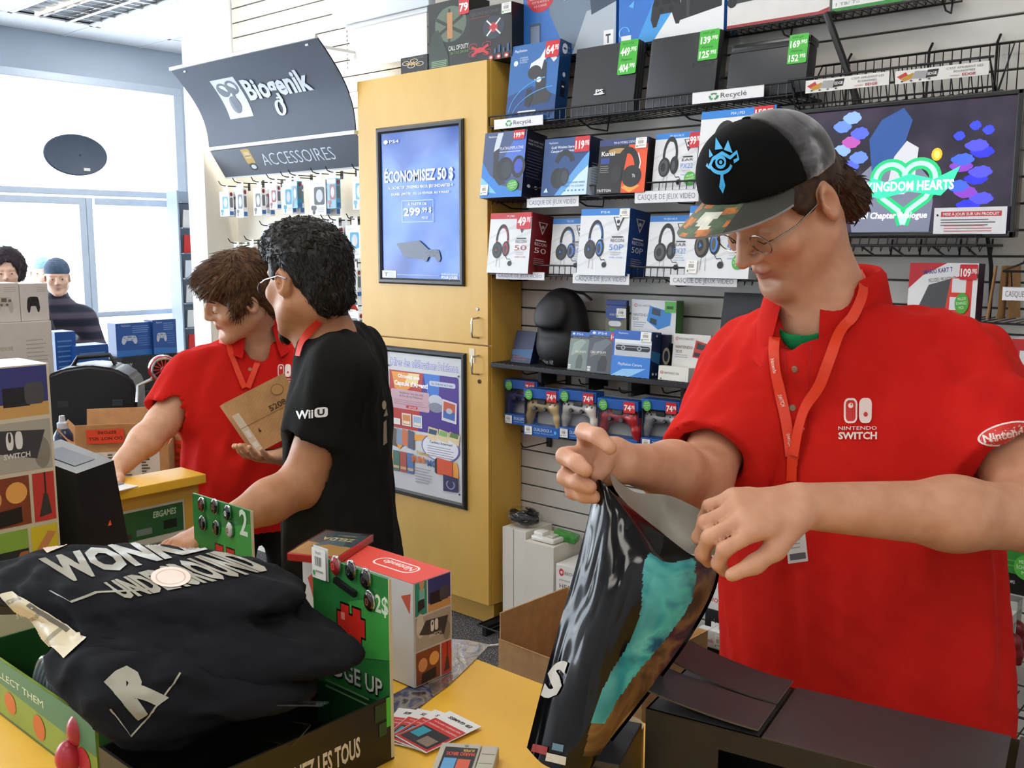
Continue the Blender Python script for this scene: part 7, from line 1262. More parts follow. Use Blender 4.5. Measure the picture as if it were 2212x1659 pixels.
def tufts(name, parent, hair_o, n, m, flow, length=.03, wd=.0025, lift=.25, seed=1, zmin=None, keep=None):
    """locks of hair lying on the hair volume along a flow direction"""
    rs = np.random.RandomState(seed); me = hair_o.data; X = WM[hair_o.name]; P = [(X @ p.center, X.to_3x3() @ p.normal) for p in me.polygons]; b = MB(); V = []; Fc = []; k = 0
    while k < n:
        c, nn = P[rs.randint(len(P))]
        if keep and not keep(np.array(c)): k += 1; continue
        f = Vector(flow(np.array(c), np.array(nn))) + Vector(rs.randn(3)) * .28; f = f - nn * f.dot(nn); f = f.normalized(); sd = f.cross(nn).normalized(); L = length * (.6 + .8 * rs.rand()); w = wd * (.6 + .8 * rs.rand()); o = len(V); q = c - nn * .001; curlv = sd * (rs.rand() - .5) * .5
        for i in range(5):
            u = i / 4; ww = w * (1 - u) ** .7 + .0002; pt = q + f * L * u + curlv * L * u * u + nn * (lift * L * u * (1 - u * .75)); V += [pt - sd * ww, pt + nn * ww * .9, pt + sd * ww]
        for i in range(4):
            for j in range(2): Fc.append((o + i * 3 + j, o + i * 3 + j + 1, o + i * 3 + 4 + j, o + i * 3 + 3 + j))
        k += 1
    return b.add(V, Fc, m).build(name, parent, smooth=70, world=True, stuff=True)
def shade_collar(name, t, c, ax, fwd, up, r, m, drop=.05, gap=18, pt=.03, tall=.03, lean=.012, ex=1.0):
    def fn(side):
        def f(u, v):
            a = math.radians(gap + (360 - 2 * gap) * u); k = abs(u - .5) * 2; rr = r * (1 + .02 * math.cos(3 * a)); d = ax * math.sin(a) * ex + fwd * math.cos(a); fr = max(0, k - .6) / .4
            prof = [(0, -.02), (.003, tall * (1 - .5 * fr)), (.010, tall * (1 - .5 * fr) + .004), (.017, tall * (1 - .5 * fr) - .004), (.03 + .012 * fr, -drop * .55 - pt * fr), (.036 + .018 * fr, -drop - pt * fr)]
            j = v * 5; i = min(int(j), 4); w = j - i; q = [prof[i][e] * (1 - w) + prof[i + 1][e] * w for e in (0, 1)]; return c + d * (rr + q[0] - (.002 if side else 0)) + up * q[1] - fwd * lean * (1 - math.cos(a)) * .5 + up * .012 * (1 - math.cos(a))
        return f
    b = MB(); b.grid(fn(0), 44, 15, m); return b.build(name, t, smooth=60, world=True)
def disc(name, t, x, y, bv, r, m, h=.002):
    d = V3(ray(x, y)).normalized(); hit = bv.ray_cast(V3(_C), d)
    if hit[0] is None: return
    nn = hit[1] if hit[1].dot(d) < 0 else -hit[1]; X = Matrix.Translation(hit[0]) @ nn.to_track_quat('Z', 'Y').to_matrix().to_4x4(); return MB().lathe([(.0003, h), (r * .8, h), (r, h * .5), (r, -h)], m, 14, X).build(name, t, smooth=True, world=True)
def switch_logo(P, x0, y0, x1, y1, c):
    w, h = x1 - x0, y1 - y0
    P.rrect(x0, y0 + h * .38, x0 + w * .48, y1, w * .16, c, h * .16); P.rrect(x0 + w * .07, y0 + h * .43, x0 + w * .42, y1 - h * .05, w * .11, '#c01a16', h * .11); P.ell(x0 + w * .25, y0 + h * .82, w * .09, h * .065, c); P.rrect(x0 + w * .54, y0 + h * .38, x1, y1, w * .16, c, h * .16); P.ell(x0 + w * .78, y0 + h * .6, w * .08, h * .06, '#c01a16')
    P.text('NINTENDO', x0 - w * .2, y0 + h * .22, h * .09, c, wd=w * 1.4, bold=.01); P.text('SWITCH', x0 - w * .2, y0, h * .17, c, wd=w * 1.4, bold=.035)
# ================= the capped man serving at the counter
root = dep(1850, 1450, 1.62); p3 = thing('person', 'man in black cap and red polo shirt opening a bag at the counter', 'person', (root[0], root[1], 0))
sk3 = _skin('#cd997b', '#c18b6c', '#ab665e'); hc = dep(1694, 447, 1.50); HR = hframe(162, 35, 2); L3 = lambda *p: hc + HR @ np.array(p, float)
rs, ls = dep(1628, 806, 1.67), dep(2066, 806, 1.50); ax = ls - rs; ax[2] = 0; ax /= np.linalg.norm(ax); fwd = np.array([ax[1], -ax[0], 0]); fwd = fwd if fwd[1] < 0 else -fwd
nb = dep(1776, 652, 1.565); lv = [(dep(1838, 792, 1.60), .15, .072), (dep(1832, 900, 1.585), .195, .112), (dep(1838, 1100, 1.59), .197, .12), (dep(1845, 1300, 1.60), .206, .125), (dep(1852, 1480, 1.615), .212, .128), (dep(1855, 1610, 1.62), .205, .12)]
re, rw = dep(1512, 1040, 1.50), dep(1352, 1000, 1.34); le, lw = dep(2262, 1120, 1.31), dep(1735, 1093, 1.225)
S = Soft(); head(S, hc, HR, 1.04, .98); S.cap(L3(0, -.03, -.05), nb - [0, 0, .02], .056, .06, k=.03); S.cap(nb, lv[1][0], .06, .08, k=.05)
torso(S, [(a, b - .03, c - .03) for a, b, c in lv], ax)
S.cap(nb - [0, 0, .075], rs - [0, 0, .02], .035, .05, k=.03).cap(nb - [0, 0, .075], ls - [0, 0, .02], .035, .05, k=.03)
S.cap(rs, re, .056, .043, k=.03).chain([re, re * .6 + rw * .4 + [0, 0, .004], rw], [.043, .041, .027], k=.03); S.cap(ls, le, .056, .045, k=.03).chain([le, le * .6 + lw * .4, lw], [.045, .044, .029], k=.03)
# right hand pinching the bag: four fingers curl towards the camera, thumb behind
Dp = lambda x, y, d: dep(x, y, d); pm = Dp(1290, 985, 1.325)
for a, b in (((1340, 985, 1.335), (1268, 945, 1.32)), ((1340, 1000, 1.34), (1228, 985, 1.315)), ((1340, 1005, 1.34), (1232, 1025, 1.315)), ((1335, 1010, 1.34), (1250, 1050, 1.32))): S.cap(Dp(*a), Dp(*b), .017, .0125, k=.016)
for pts in (((1268, 945, 1.32), (1262, 932, 1.295), (1292, 942, 1.262), (1318, 968, 1.245)), ((1228, 985, 1.315), (1220, 985, 1.285), (1246, 1000, 1.258), (1266, 1016, 1.245)), ((1232, 1025, 1.315), (1222, 1030, 1.288), (1250, 1042, 1.265), (1275, 1052, 1.258)), ((1250, 1050, 1.32), (1240, 1060, 1.295), (1262, 1068, 1.275), (1284, 1074, 1.27))): S.chain([Dp(*q) for q in pts], [.0125, .0115, .0108, .0092], k=.005)
S.chain([Dp(1330, 970, 1.33), Dp(1310, 985, 1.31), Dp(1300, 1010, 1.30), Dp(1290, 1030, 1.29)], [.017, .013, .0115, .009], k=.008)
hd_ = dep(1580, 1112, 1.20) - lw; hand(S, lw, hd_, dep(1600, 1200, 1.26) - dep(1600, 1100, 1.2), dep(1640, 1050, 1.16) - lw, curl=(30, 55, 40), thumb=(.5, .8, .5))
soft_obj('body', S, .0034, sk3, p3, attr={'lip': lip_attr(hc, HR), 'stubble': stub_attr(hc, HR, .3)}, lo=[-99, -99, .86])
S = Soft(); torso(S, lv, ax, .06, .004); S.cap(nb - [0, 0, .05], rs + [0, 0, .006], .052, .064, k=.06).cap(nb - [0, 0, .05], ls + [0, 0, .006], .052, .066, k=.06)
e1, a1 = sleeve(S, rs, re, .84, .08, .084, .05, .045); e2, a2 = sleeve(S, ls, le, .66, .08, .086, .05, .045)
fwd3 = fwd * .97 - ax * .18; S.ell(nb - [0, 0, .09] + fwd * .01, (.118, .1, .055), np.stack([ax, fwd, np.array([0, 0, 1.])], 1), k=.05); S.cap(nb + [0, 0, .03], nb - [0, 0, .035] + fwd3 * .07, .061, .038, k=.012, sub=True); sleeve_hole(S, e1, a1, .052); sleeve_hole(S, e2, a2, .064); S.disp = folds(.0105, 50, 4, .22)
sh3 = soft_obj('polo_shirt', S, .0055, m_red, p3, lo=[-99, -99, .80]); bv3 = bvh_of(sh3)
S = Soft(); S.cap(nb - [0, 0, .045] + fwd3 * .032, nb + [0, 0, .018], .052, .063, k=.01).cap(L3(0, -.03, -.05), nb - [0, 0, .012] + fwd3 * .045, .055, .05, k=.004, sub=True); soft_obj('green_undershirt', S, .004, _cloth('#157a45', '#1d8a50'), p3)
fwd3 = fwd * .97 - ax * .18; co3 = shade_collar('collar', p3, nb + [0, 0, -.008] - fwd * .006, ax, fwd3, np.array([0, 0, 1]), .064, m_red, drop=.042, gap=20, pt=.05, tall=.04, ex=1.05); bvc = bvh_of(sh3, co3)
lr_ = mat('#e23a12', rough=.5, vary=.06)
ribbon('lanyard', p3, [(1866, 590), (1850, 650), (1822, 715), (1790, 790), (1762, 850), (1740, 910), (1722, 985)], .0165, bvc, lr_, off=.012); ribbon('lanyard', p3, [(1672, 735), (1677, 790), (1686, 850), (1697, 920), (1710, 985)], .0165, bvc, lr_, off=.0045); ribbon('lanyard', p3, [(1716, 975), (1717, 1005), (1716, 1040)], .018, bvc, lr_, off=.006)
for (x, y, rot) in ((1676, 790, 0), (1688, 865, 0), (1702, 950, 0), (1735, 940, 1), (1768, 840, 1)):
    P = Print(); P.text('SWITCH' if (x, y) != (1676, 790) else 'Nintendo', .05, .2, .6, '#f0c8b4', wd=.9, bold=.02); dx = (6, 22) if not rot else (-13, 26); q = np.array((x, y)); u = np.array((dx[0] * 1.2, dx[1] * 1.4)); v = np.array((7., -2)) if not rot else np.array((6., 4)); P.project('lanyard_print', p3, (q - u / 2 + v, q + u / 2 + v, q + u / 2 - v, q - u / 2 - v), bvh_of(sh3), off=.0075)
hb = bv3.ray_cast(V3(_C), V3(ray(1716, 1135)).normalized())[0] - V3(ray(1716, 1135)).normalized() * .03; bx = Matrix.Translation(hb) @ Matrix.Rotation(YAW, 4, 'Z') @ Matrix.Rotation(math.radians(-8), 4, 'Y')
bg = MB().box((0, 0, -.022), (.03, .002, .072), mat('#d4d4d4', rough=.3), bev=.001).build('badge_card', p3); bg.matrix_basis = WM[p3.name].inverted() @ bx; WM[bg.name] = bx
P = Print(); P.lines(.002, .062, .024, 8, .006, .0018, '#9a9aa0'); P.rect(.002, .002, .026, .012, '#5a5a60'); P.build('badge_print', bg, Matrix.Translation((-.014, -.0012, -.055)))
for x, y in ((1717, 798), (1712, 881)): disc('button', p3, x, y, bv3, .0055, mat('#8d6a50', rough=.25))
P = Print(); P.line([(.15, 0), (.12, .5), (.05, 1)], .02, '#a3120c'); P.line([(.9, 0), (.85, .5), (.95, 1)], .02, '#a3120c'); P.project('placket', p3, ((1690, 735), (1755, 745), (1752, 960), (1700, 960)), bv3, off=.001)
P = Print(); switch_logo(P, .14, .02, .86, .98, '#e8d6d0'); P.project('chest_logo', p3, ((1812, 858), (1894, 858), (1894, 950), (1812, 950)), bv3, off=.0015)
P = Print(); P.ell(.5, .5, .5, .5, '#e4d4ce', 28); P.ell(.5, .5, .46, .42, '#c8281c', 28); P.text('Nintendo', .1, .32, .36, '#e8dcd8', wd=.8, bold=.03); P.project('sleeve_logo', p3, ((2108, 930), (2230, 900), (2240, 945), (2118, 972)), bv3, off=.0015)
legs(p3, np.array([root[0], root[1], .86]), ax, fwd, mat('#1b1d24', rough=.85))
# hair, cap and glasses
hc3, HR3 = hc, HR; hm3 = _hair('#2a1a10', '#4a3220')
S = Soft(); S.ell(L3(0, -.026, .025), (.078, .084, .072), HR, k=.02, clip=(L3(0, .0, .055), HR @ np.array([0, .25, 1.])))
S.ell(L3(-.03, -.09, -.035), (.042, .028, .05), HR, k=.02).ell(L3(.03, -.09, -.035), (.042, .028, .05), HR, k=.02); S.ell(L3(0, .03, .0), (.09, .055, .09), HR, k=.01, sub=True)
for s in (-1, 1): S.ell(L3(s * .085, -.012, -.002), (.02, .026, .036), HR, k=.008, sub=True); S.ell(L3(s * .07, .024, .036), (.009, .026, .034), HR, k=.01)
S.disp = lambda P: .003 * noise3(P, 160, 2); ha = soft_obj('hair', S, .004, hm3, p3); tufts('hair_strands', p3, ha, 900, hm3, lambda c, n: HR @ np.array([0, -.4, -1.]), .02, .0022, .3, 3, keep=lambda c: ((c - hc3) @ HR3)[1] < -.03 and ((c - hc3) @ HR3)[2] < .03)
def _frost(nt, b, N):
    tc = N('TexCoord'); n = N('TexNoise', i_Scale=16., i_Detail=5., i_Distortion=.6); nt.links.new(tc.outputs['Object'], n.inputs['Vector']); r = ramp(nt, [(.46, '#101014'), (.56, '#55555c'), (.68, '#a9a9b0')]); nt.links.new(n.outputs['Fac'], r.inputs['Fac']); nt.links.new(r.outputs[0], b.inputs['Base Color']); b.inputs['Roughness'].default_value = .7; b.inputs['Sheen Weight'].default_value = .4
cut = (L3(0, 0, .052), HR @ np.array([0, .22, -1.])); m_cap = mat('#0b0b0c', rough=.85, spec=.12, vary=.15, bump=.15, bscale=900)
pl = HR @ np.array([0, 1., .15]); pl = pl / np.linalg.norm(pl)
cp = link('cap', None, p3); WM[cp.name] = WM[p3.name]
def half(sgn, name, m):
    S = Soft(); c = L3(0, .018, .05); ell = [(L3(0, .0, .056), (.087, .106, .094)), (L3(0, .045, .085), (.074, .064, .075))]
    for cc, r in ell: S.ell(cc, r, HR, k=.03)
    base = S.val
    def val(P, idx=None): return np.maximum(np.maximum(base(P, idx), (P - cut[0]) @ (cut[1] / np.linalg.norm(cut[1]))), sgn * ((P - c) @ pl))
    S.val = val; return soft_obj(name, S, .0034, m, cp)
fp = half(-1, 'front_panel', m_cap); bp_ = half(1, 'rear_panel', nodemat('frosted_pattern_cloth', _frost))
MB().ell(L3(0, .0, .152), (.008, .008, .004), m_cap, 12).build('top_button', cp, smooth=True, world=True)
def brim_pt(u, v, dz=0.):
    a = (u - .5) * math.radians(150); rx, ry = .082 + .004 * v, .088; x = math.sin(a) * (.082 + .012 * v); y = .018 + math.cos(a) * .088 + v * .078 * max(0, math.cos(a * 1.05)) ** .75; z = .078 - .022 * (x / .085) ** 2 - .008 * v + dz; return L3(x, y, z)
b = MB(); mb1 = mat('#34352f', rough=.6); bmats = [mb1, mat('#4a5b45', rough=.6, vary=.3, scale=60), mat('#b06a35', rough=.6, vary=.4, scale=90), mat('#cfd0c0', rough=.6, vary=.2, scale=60), mat('#3f6fa8', rough=.6, vary=.2, scale=60)]
nu, nv = 40, 10; vs = [brim_pt(i / nu, j / nv, dz) for dz in (.0022, -.0012) for j in range(nv + 1) for i in range(nu + 1)]; o2 = (nu + 1) * (nv + 1)
for j in range(nv):
    for i in range(nu):
        q = (j * (nu + 1) + i, j * (nu + 1) + i + 1, (j + 1) * (nu + 1) + i + 1, (j + 1) * (nu + 1) + i); u = i / nu; n_ = math.sin(i * .9 + j * .7) + math.sin(i * .37 - j * 1.3)
        m = bmats[0] if u < .3 else (bmats[3] if .38 < u < .55 and 2 < j < 8 and n_ > -.6 else bmats[2] if n_ > .7 or (.55 < u < .75 and n_ > .1) else bmats[4] if u > .88 else bmats[1]); b.add([vs[a] for a in q], [(0, 1, 2, 3)], m); b.add([vs[o2 + a] for a in q[::-1]], [(0, 1, 2, 3)], bmats[0])
for i in range(nu): b.add([vs[nv * (nu + 1) + i], vs[nv * (nu + 1) + i + 1], vs[o2 + nv * (nu + 1) + i + 1], vs[o2 + nv * (nu + 1) + i]], [(0, 1, 2, 3)], mat('#8a8a92', rough=.5))
b.build('brim', cp, smooth=True, world=True)
bvcap = bvh_of(fp, bp_); P = Print(); cb = '#37a8e0'
P.poly([(.1, .78), (.22, .66), (.1, .62)], cb); P.poly([(.3, .98), (.28, .76), (.52, .78)], cb); P.poly([(.68, .93), (.55, .76), (.82, .7)], cb); P.line([(.02, .5), (.1, .44), (.22, .6), (.5, .7), (.75, .62), (.95, .72), (1.0, .6), (.86, .55)], .07, cb); P.arc(.46, .52, .33, .17, 180, 350, .07, cb); P.arc(.46, .54, .14, .09, 0, 360, .06, cb); P.ell(.46, .54, .05, .035, cb); P.line([(.5, .36), (.5, .25), (.56, .12), (.52, .02), (.46, .1), (.5, .25)], .09, cb)
P.project('eye_emblem', cp, ((1528, 297), (1596, 297), (1596, 414), (1528, 414)), bvcap, off=.0025, seg=.08)
gl = MB(); mgl = mat('#8c8578', rough=.25, metal=.9)
for s in (-1, 1):
    gl.tube([L3(s * (.034 + .024 * math.cos(a)), .098 - .004 * abs(math.cos(a)) * (1 if s * math.cos(a) > 0 else -1), .0 + .015 * math.sin(a)) for a in [i * 2 * math.pi / 24 for i in range(24)]], .0011, mgl, 6, closed=True); gl.tube([L3(s * .058, .094, .005), L3(s * .076, .06, .008), L3(s * .079, .012, .012)], .0014, mgl, 6)
gl.tube([L3(-.011, .1, .004), L3(0, .104, .006), L3(.011, .1, .004)], .001, mgl, 6); gx = gl.build('glasses_frame', p3, smooth=True, world=True)
for s in (-1, 1): MB().add([L3(s * .034, .0985, 0)] + [L3(s * (.034 + .023 * math.cos(a)), .098, .0145 * math.sin(a)) for a in [i * 2 * math.pi / 20 for i in range(20)]], [(0, 1 + i, 1 + (i + 1) % 20) for i in range(20)], m_clear).build('lens', gx, world=True)
def lashes(t, L, m):
    for s in (-1, 1):
        MB().tube([L(s * .0185, .0885, -.001), L(s * .032, .0905, -.0045), L(s * .0455, .083, -.001)], [.0006, .0011, .0006], m, 5).build('eyelashes', t, smooth=True, world=True); MB().tube([L(s * .014, .0975, .03), L(s * .032, .0935, .0365), L(s * .05, .079, .031)], [.0022, .0032, .0014], m, 6).build('eyebrow', t, smooth=True, world=True)
lashes(p3, L3, hm3)
# ================= the man in the black T-shirt seen from behind
hc = dep(664, 612, 2.25); HR = hframe(93, 6, -2); L2_ = lambda *p: hc + HR @ np.array(p, float); root = dep(760, 1200, 2.38); p2 = thing('person', 'man in black T-shirt with red lanyard seen from behind his shoulder', 'person', (root[0], root[1], 0))
sk2 = _skin('#b9825c', '#ad7650', '#8f5a4c'); fwd = np.array([-.69, -.72, 0]); ax = np.array([fwd[1], -fwd[0], 0]); ax = ax if ax[1] < 0 else -ax     # towards his left
ls = dep(738, 806, 2.2); rs = ls - ax * .36; cx = (ls + rs) / 2; nb = dep(702, 690, 2.3); le, lw = dep(655, 1045, 2.2), dep(470, 1140, 2.08)
def lvl(px_, py_, d): return dep(px_, py_, d)
lv = [(dep(732, 790, 2.37), .15, .07), (dep(735, 900, 2.37), .185, .105), (dep(733, 1040, 2.37), .178, .108), (dep(738, 1160, 2.38), .183, .118), (dep(750, 1290, 2.39), .19, .122)]
S = Soft(); head(S, hc, HR, 1.0, 1.02); S.cap(L2_(0, -.035, -.045), nb - [0, 0, .03], .057, .062, k=.03); torso(S, [(a, b - .03, c - .03) for a, b, c in lv], ax); S.cap(nb - [0, 0, .05], ls, .05, .055, k=.05).cap(nb - [0, 0, .05], rs, .05, .055, k=.05)
S.cap(ls, le, .058, .05, k=.03).chain([le, le * .6 + lw * .4, lw], [.047, .045, .031], k=.03); re2 = rs - fwd * .03 - ax * .02 + [0, 0, -.27]; rw2 = re2 + fwd * .1 + [0, 0, -.22]; S.cap(rs, re2, .056, .045, k=.03).cap(re2, rw2, .045, .03, k=.03)
hand(S, lw, dep(415, 1168, 2.03) - lw, np.array([0, 0, -1.]), fwd + np.array([.2, .3, 0]), curl=(15, 20, 15)); hand(S, rw2, fwd * .3 + np.array([0, 0, -1.]), ax, fwd, curl=(20, 25, 15))
soft_obj('body', S, .0048, sk2, p2, attr={'lip': lip_attr(hc, HR), 'stubble': stub_attr(hc, HR, .25)}, lo=[-99, -99, .8])
S = Soft(); torso(S, lv, ax, .06, .004); S.cap(nb - [0, 0, .06], ls + [0, 0, .003], .058, .066, k=.06).cap(nb - [0, 0, .06], rs + [0, 0, .003], .058, .066, k=.06); e1, a1 = sleeve(S, ls, le, .6, .078, .078, .05, .05); e2, a2 = sleeve(S, rs, re2, .6, .076, .076, .05, .05)
S.cap(nb + [0, 0, .03], nb - [0, 0, .07] + fwd * .045, .06, .05, k=.015, sub=True); sleeve_hole(S, e1, a1, .062); sleeve_hole(S, e2, a2, .06); S.disp = folds(.0085, 54, 14, .25); sh2 = soft_obj('t_shirt', S, .0065, m_tee, p2, lo=[-99, -99, .78]); bv2 = bvh_of(sh2)
P = Print(); P.text('Wii', .0, .1, .75, '#e6e6e4', wd=.52, bold=.03); P.rrect(.56, .08, .96, .92, .12, '#e6e6e4', .2); P.text('U', .64, .28, .5, '#151514', wd=.22, bold=.05); P.project('sleeve_logo', p2, ((640, 884), (711, 876), (711, 902), (640, 908)), bv2, off=.0015, seg=.05)
P = Print(); P.ell(.4, .8, .3, .08, '#a8977a', 10); P.poly([(.2, .1), (.8, .15), (.7, .55), (.3, .5)], '#8f8068'); P.poly([(.3, .6), (.9, .62), (.7, .75)], '#8f8068'); P.project('back_print', p2, ((822, 850), (838, 850), (838, 975), (824, 975)), bv2, off=.0015)
S = Soft(); 
for k in range(25):
    a = k / 24 * 2 * math.pi; pass
ring = [nb + [0, 0, .012] + (ax * math.cos(a) * .071 + fwd * math.sin(a) * .068) + np.array([0, 0, -.03 * math.sin(a)]) for a in [i * 2 * math.pi / 36 for i in range(36)]]
MB().tube(ring, .0065, m_tee, 6, closed=True).build('neck_rib', p2, smooth=True, world=True)
bvn = bvh_of(sh2, [o for o in p2.children if o.name.startswith('body')][0])
strap('lanyard', p2, [(V3(nb + [0, 0, .03 - .012 * abs(a)] + ax * .073 * math.cos(a * 1.25) * 1.0 - fwd * .07 * math.sin(a * 1.25) + np.array([0, 0, .012])), V3(ax * math.cos(a * 1.25) - fwd * math.sin(a * 1.25) + np.array([0, 0, .55])).normalized()) for a in [1.6 - .1 * i for i in range(24)]], .018, mat('#d8321a', rough=.5), off=.004)
ribbon('lanyard', p2, [(690, 690), (670, 715), (655, 742), (648, 770)], .018, bvn, mat('#d8321a', rough=.5), off=.006, n=20)
MB().box(dep(742, 672, 2.22), (.012, .02, .02), '#1b1b1e', Rz(20)).build('lanyard_clasp', p2, world=True)
legs(p2, np.array([root[0], root[1], .86]), ax, fwd, mat('#101114', rough=.9))
hc2, HR2 = hc, HR; hm2 = _hair('#0b0907', '#1d1510'); S = Soft(); S.ell(L2_(0, -.022, .05), (.083, .104, .09), HR, k=.02).ell(L2_(0, .03, .1), (.07, .075, .052), HR, k=.03).ell(L2_(0, .07, .075), (.06, .035, .035), HR, k=.03).ell(L2_(0, -.075, -.02), (.062, .045, .06), HR, k=.03); S.ell(L2_(0, .07, -.025), (.12, .075, .082), HR, k=.012, sub=True)
for s in (-1, 1): S.ell(L2_(s * .09, .0, -.015), (.04, .036, .05), HR, k=.01, sub=True); S.ell(L2_(s * .07, .03, .03), (.01, .02, .022), HR, k=.012)
S.disp = lambda P: .0035 * noise3(P, 170, 6) + .003 * noise3(P, 80, 8); ha = soft_obj('hair', S, .0042, hm2, p2)
tufts('hair_strands', p2, ha, 3200, hm2, lambda c, n: (HR @ np.array([.3 * math.sin(c[0] * 300), .6 * math.sin(c[2] * 260), -.3])) if ((c - hc) @ HR)[2] > .06 else HR @ np.array([0, -.25, -1.]), .013, .0015, .75, 5, keep=lambda c: not (abs(((c - hc2) @ HR2)[1] + .005) < .04 and -.07 < ((c - hc2) @ HR2)[2] < .03) and not (((c - hc2) @ HR2)[1] > .03 and ((c - hc2) @ HR2)[2] < .05))
S = Soft(); S.ell(L2_(0, .088, -.112), (.02, .014, .02), HR, k=.01); S.disp = lambda P: .003 * noise3(P, 300, 3); go = soft_obj('goatee', S, .0035, hm2, p2); tufts('goatee_strands', p2, go, 250, hm2, lambda c, n: HR @ np.array([0, .2, -1.]), .012, .001, .3, 6)
gl = MB(); mgl = mat('#15151a', rough=.25)
for s in (-1, 1): gl.tube([L2_(s * (.034 + .026 * math.cos(a)), .099 - .006 * (s * math.cos(a) + .2), -.004 + .022 * math.sin(a)) for a in [i * 2 * math.pi / 24 for i in range(24)]], .0016, mgl, 6, closed=True); gl.tube([L2_(s * .06, .092, .008), L2_(s * .079, .05, .012), L2_(s * .085, -.005, .016), L2_(s * .083, -.03, .008)], .0017, mat('#b4b8c4', rough=.2, metal=.6) if s < 0 else mgl, 6)
gl.tube([L2_(-.01, .102, .002), L2_(.01, .102, .002)], .0014, mgl, 6); gx = gl.build('glasses_frame', p2, smooth=True, world=True)
for s in (-1, 1): MB().add([L2_(s * .034, .099, -.004)] + [L2_(s * (.034 + .025 * math.cos(a)), .0985, -.004 + .021 * math.sin(a)) for a in [i * 2 * math.pi / 20 for i in range(20)]], [(0, 1 + i, 1 + (i + 1) % 20) for i in range(20)], m_clear).build('lens', gx, world=True)
# ================= the young man in red holding a brown parcel
hc = dep(517, 641, 2.85); HR = hframe(158, 21, 17); L1 = lambda *p: hc + HR @ np.array(p, float); root = dep(560, 1100, 2.98); p1 = thing('person', 'brown haired young man in red polo shirt reaching to the ledge', 'person', (root[0], root[1], 0))
sk1 = _skin('#d3a384', '#c89676', '#b0605a'); rs, ls = dep(416, 818, 2.9), dep(652, 790, 3.02); ax = ls - rs; ax[2] = 0; ax /= np.linalg.norm(ax); fwd = np.array([ax[1], -ax[0], 0]); fwd = fwd if fwd[1] < 0 else -fwd
nb = dep(553, 716, 2.96); lv = [(dep(535, 800, 2.97), .145, .068), (dep(528, 860, 2.96), .18, .1), (dep(535, 960, 2.97), .172, .108), (dep(540, 1050, 2.98), .175, .112), (dep(545, 1130, 2.99), .18, .115)]
re, rw = dep(352, 912, 2.82), dep(254, 1012, 2.66); le = dep(672, 960, 2.98); lw = dep(612, 985, 2.72)
S = Soft(); head(S, hc, HR, .96, .95); S.cap(L1(0, -.03, -.05), nb - [0, 0, .02], .053, .057, k=.03); torso(S, [(a, b - .025, c - .025) for a, b, c in lv], ax); S.cap(nb - [0, 0, .05], rs, .045, .05, k=.05).cap(nb - [0, 0, .05], ls, .045, .05, k=.05)
S.cap(rs, re, .052, .043, k=.03).chain([re, re * .6 + rw * .4, rw], [.044, .041, .028], k=.03); S.cap(ls, le, .05, .04, k=.03).cap(le, lw, .04, .028, k=.03)
hand(S, rw, dep(205, 1040, 2.6) - rw, np.array([.1, .1, -1.]), np.array([.5, -.8, 0.]), curl=(12, 18, 12), thumb=(.8, .5, .15)); hand(S, lw, dep(560, 990, 2.62) - lw, np.array([0, 0, 1.]), np.array([.3, -1, 0]), curl=(10, 20, 10))
soft_obj('body', S, .0048, sk1, p1, attr={'lip': lip_attr(hc, HR), 'stubble': lambda V: np.zeros(len(V))}, lo=[-99, -99, .8])
S = Soft(); torso(S, lv, ax, .06, .004); S.cap(nb - [0, 0, .05], rs + [0, 0, .003], .05, .062, k=.06).cap(nb - [0, 0, .05], ls + [0, 0, .003], .05, .062, k=.06); e1, a1 = sleeve(S, rs, re, .82, .074, .07, .05, .05); e2, a2 = sleeve(S, ls, le, .6, .072, .07, .05, .05)
S.cap(nb + [0, 0, .02], nb - [0, 0, .06] + fwd * .05, .06, .045, k=.012, sub=True); sleeve_hole(S, e1, a1, .057); sleeve_hole(S, e2, a2, .056); S.disp = folds(.0085, 54, 24, .25); sh1 = soft_obj('polo_shirt', S, .0065, m_red, p1, lo=[-99, -99, .78])
co1 = shade_collar('collar', p1, nb + [0, 0, .0] - fwd * .006, ax, fwd, np.array([0, 0, 1]), .067, m_red, drop=.04, gap=26, pt=.03, tall=.03, ex=1.05); bv1 = bvh_of(sh1, co1)
ribbon('lanyard', p1, [(495, 742), (500, 770), (512, 800), (528, 838)], .016, bv1, lr_, off=.004); ribbon('lanyard', p1, [(572, 742), (562, 770), (548, 805), (535, 838)], .016, bv1, lr_, off=.0045)
disc('round_badge', p1, 581, 732, bv1, .012, mat('#1c1c1e', rough=.3), .004)
P = Print(); switch_logo(P, .14, .02, .86, .98, '#ecdcd8'); P.project('chest_logo', p1, ((594, 786), (634, 786), (634, 832), (594, 832)), bv1, off=.0015)
P = Print(); P.rect(0, 0, 1, 1, '#e04030'); P.text('Nintendo', .08, .3, .35, '#f2e4e0', wd=.84, bold=.02); P.project('collar_tag', p1, ((474, 728), (498, 733), (496, 748), (473, 742)), bv1, off=.002)
for x, y in ((536, 762), (540, 798)): disc('button', p1, x, y, bv1, .0055, mat('#a88068', rough=.25))
legs(p1, np.array([root[0], root[1], .86]), ax, fwd, mat('#16171a', rough=.9))
hc1, HR1 = hc, HR; hm1 = _hair('#3a2516', '#6a4a30'); S = Soft(); S.ell(L1(0, -.016, .048), (.086, .108, .092), HR, k=.02).ell(L1(.0, .05, .075), (.078, .055, .045), HR, k=.03).ell(L1(-.035, .08, .068), (.045, .022, .022), HR, k=.02).ell(L1(.03, .082, .062), (.05, .02, .024), HR, k=.02).ell(L1(0, -.07, -.03), (.066, .045, .055), HR, k=.03)
for s in (-1, 1): S.ell(L1(s * .074, .02, .005), (.015, .034, .035), HR, k=.015)
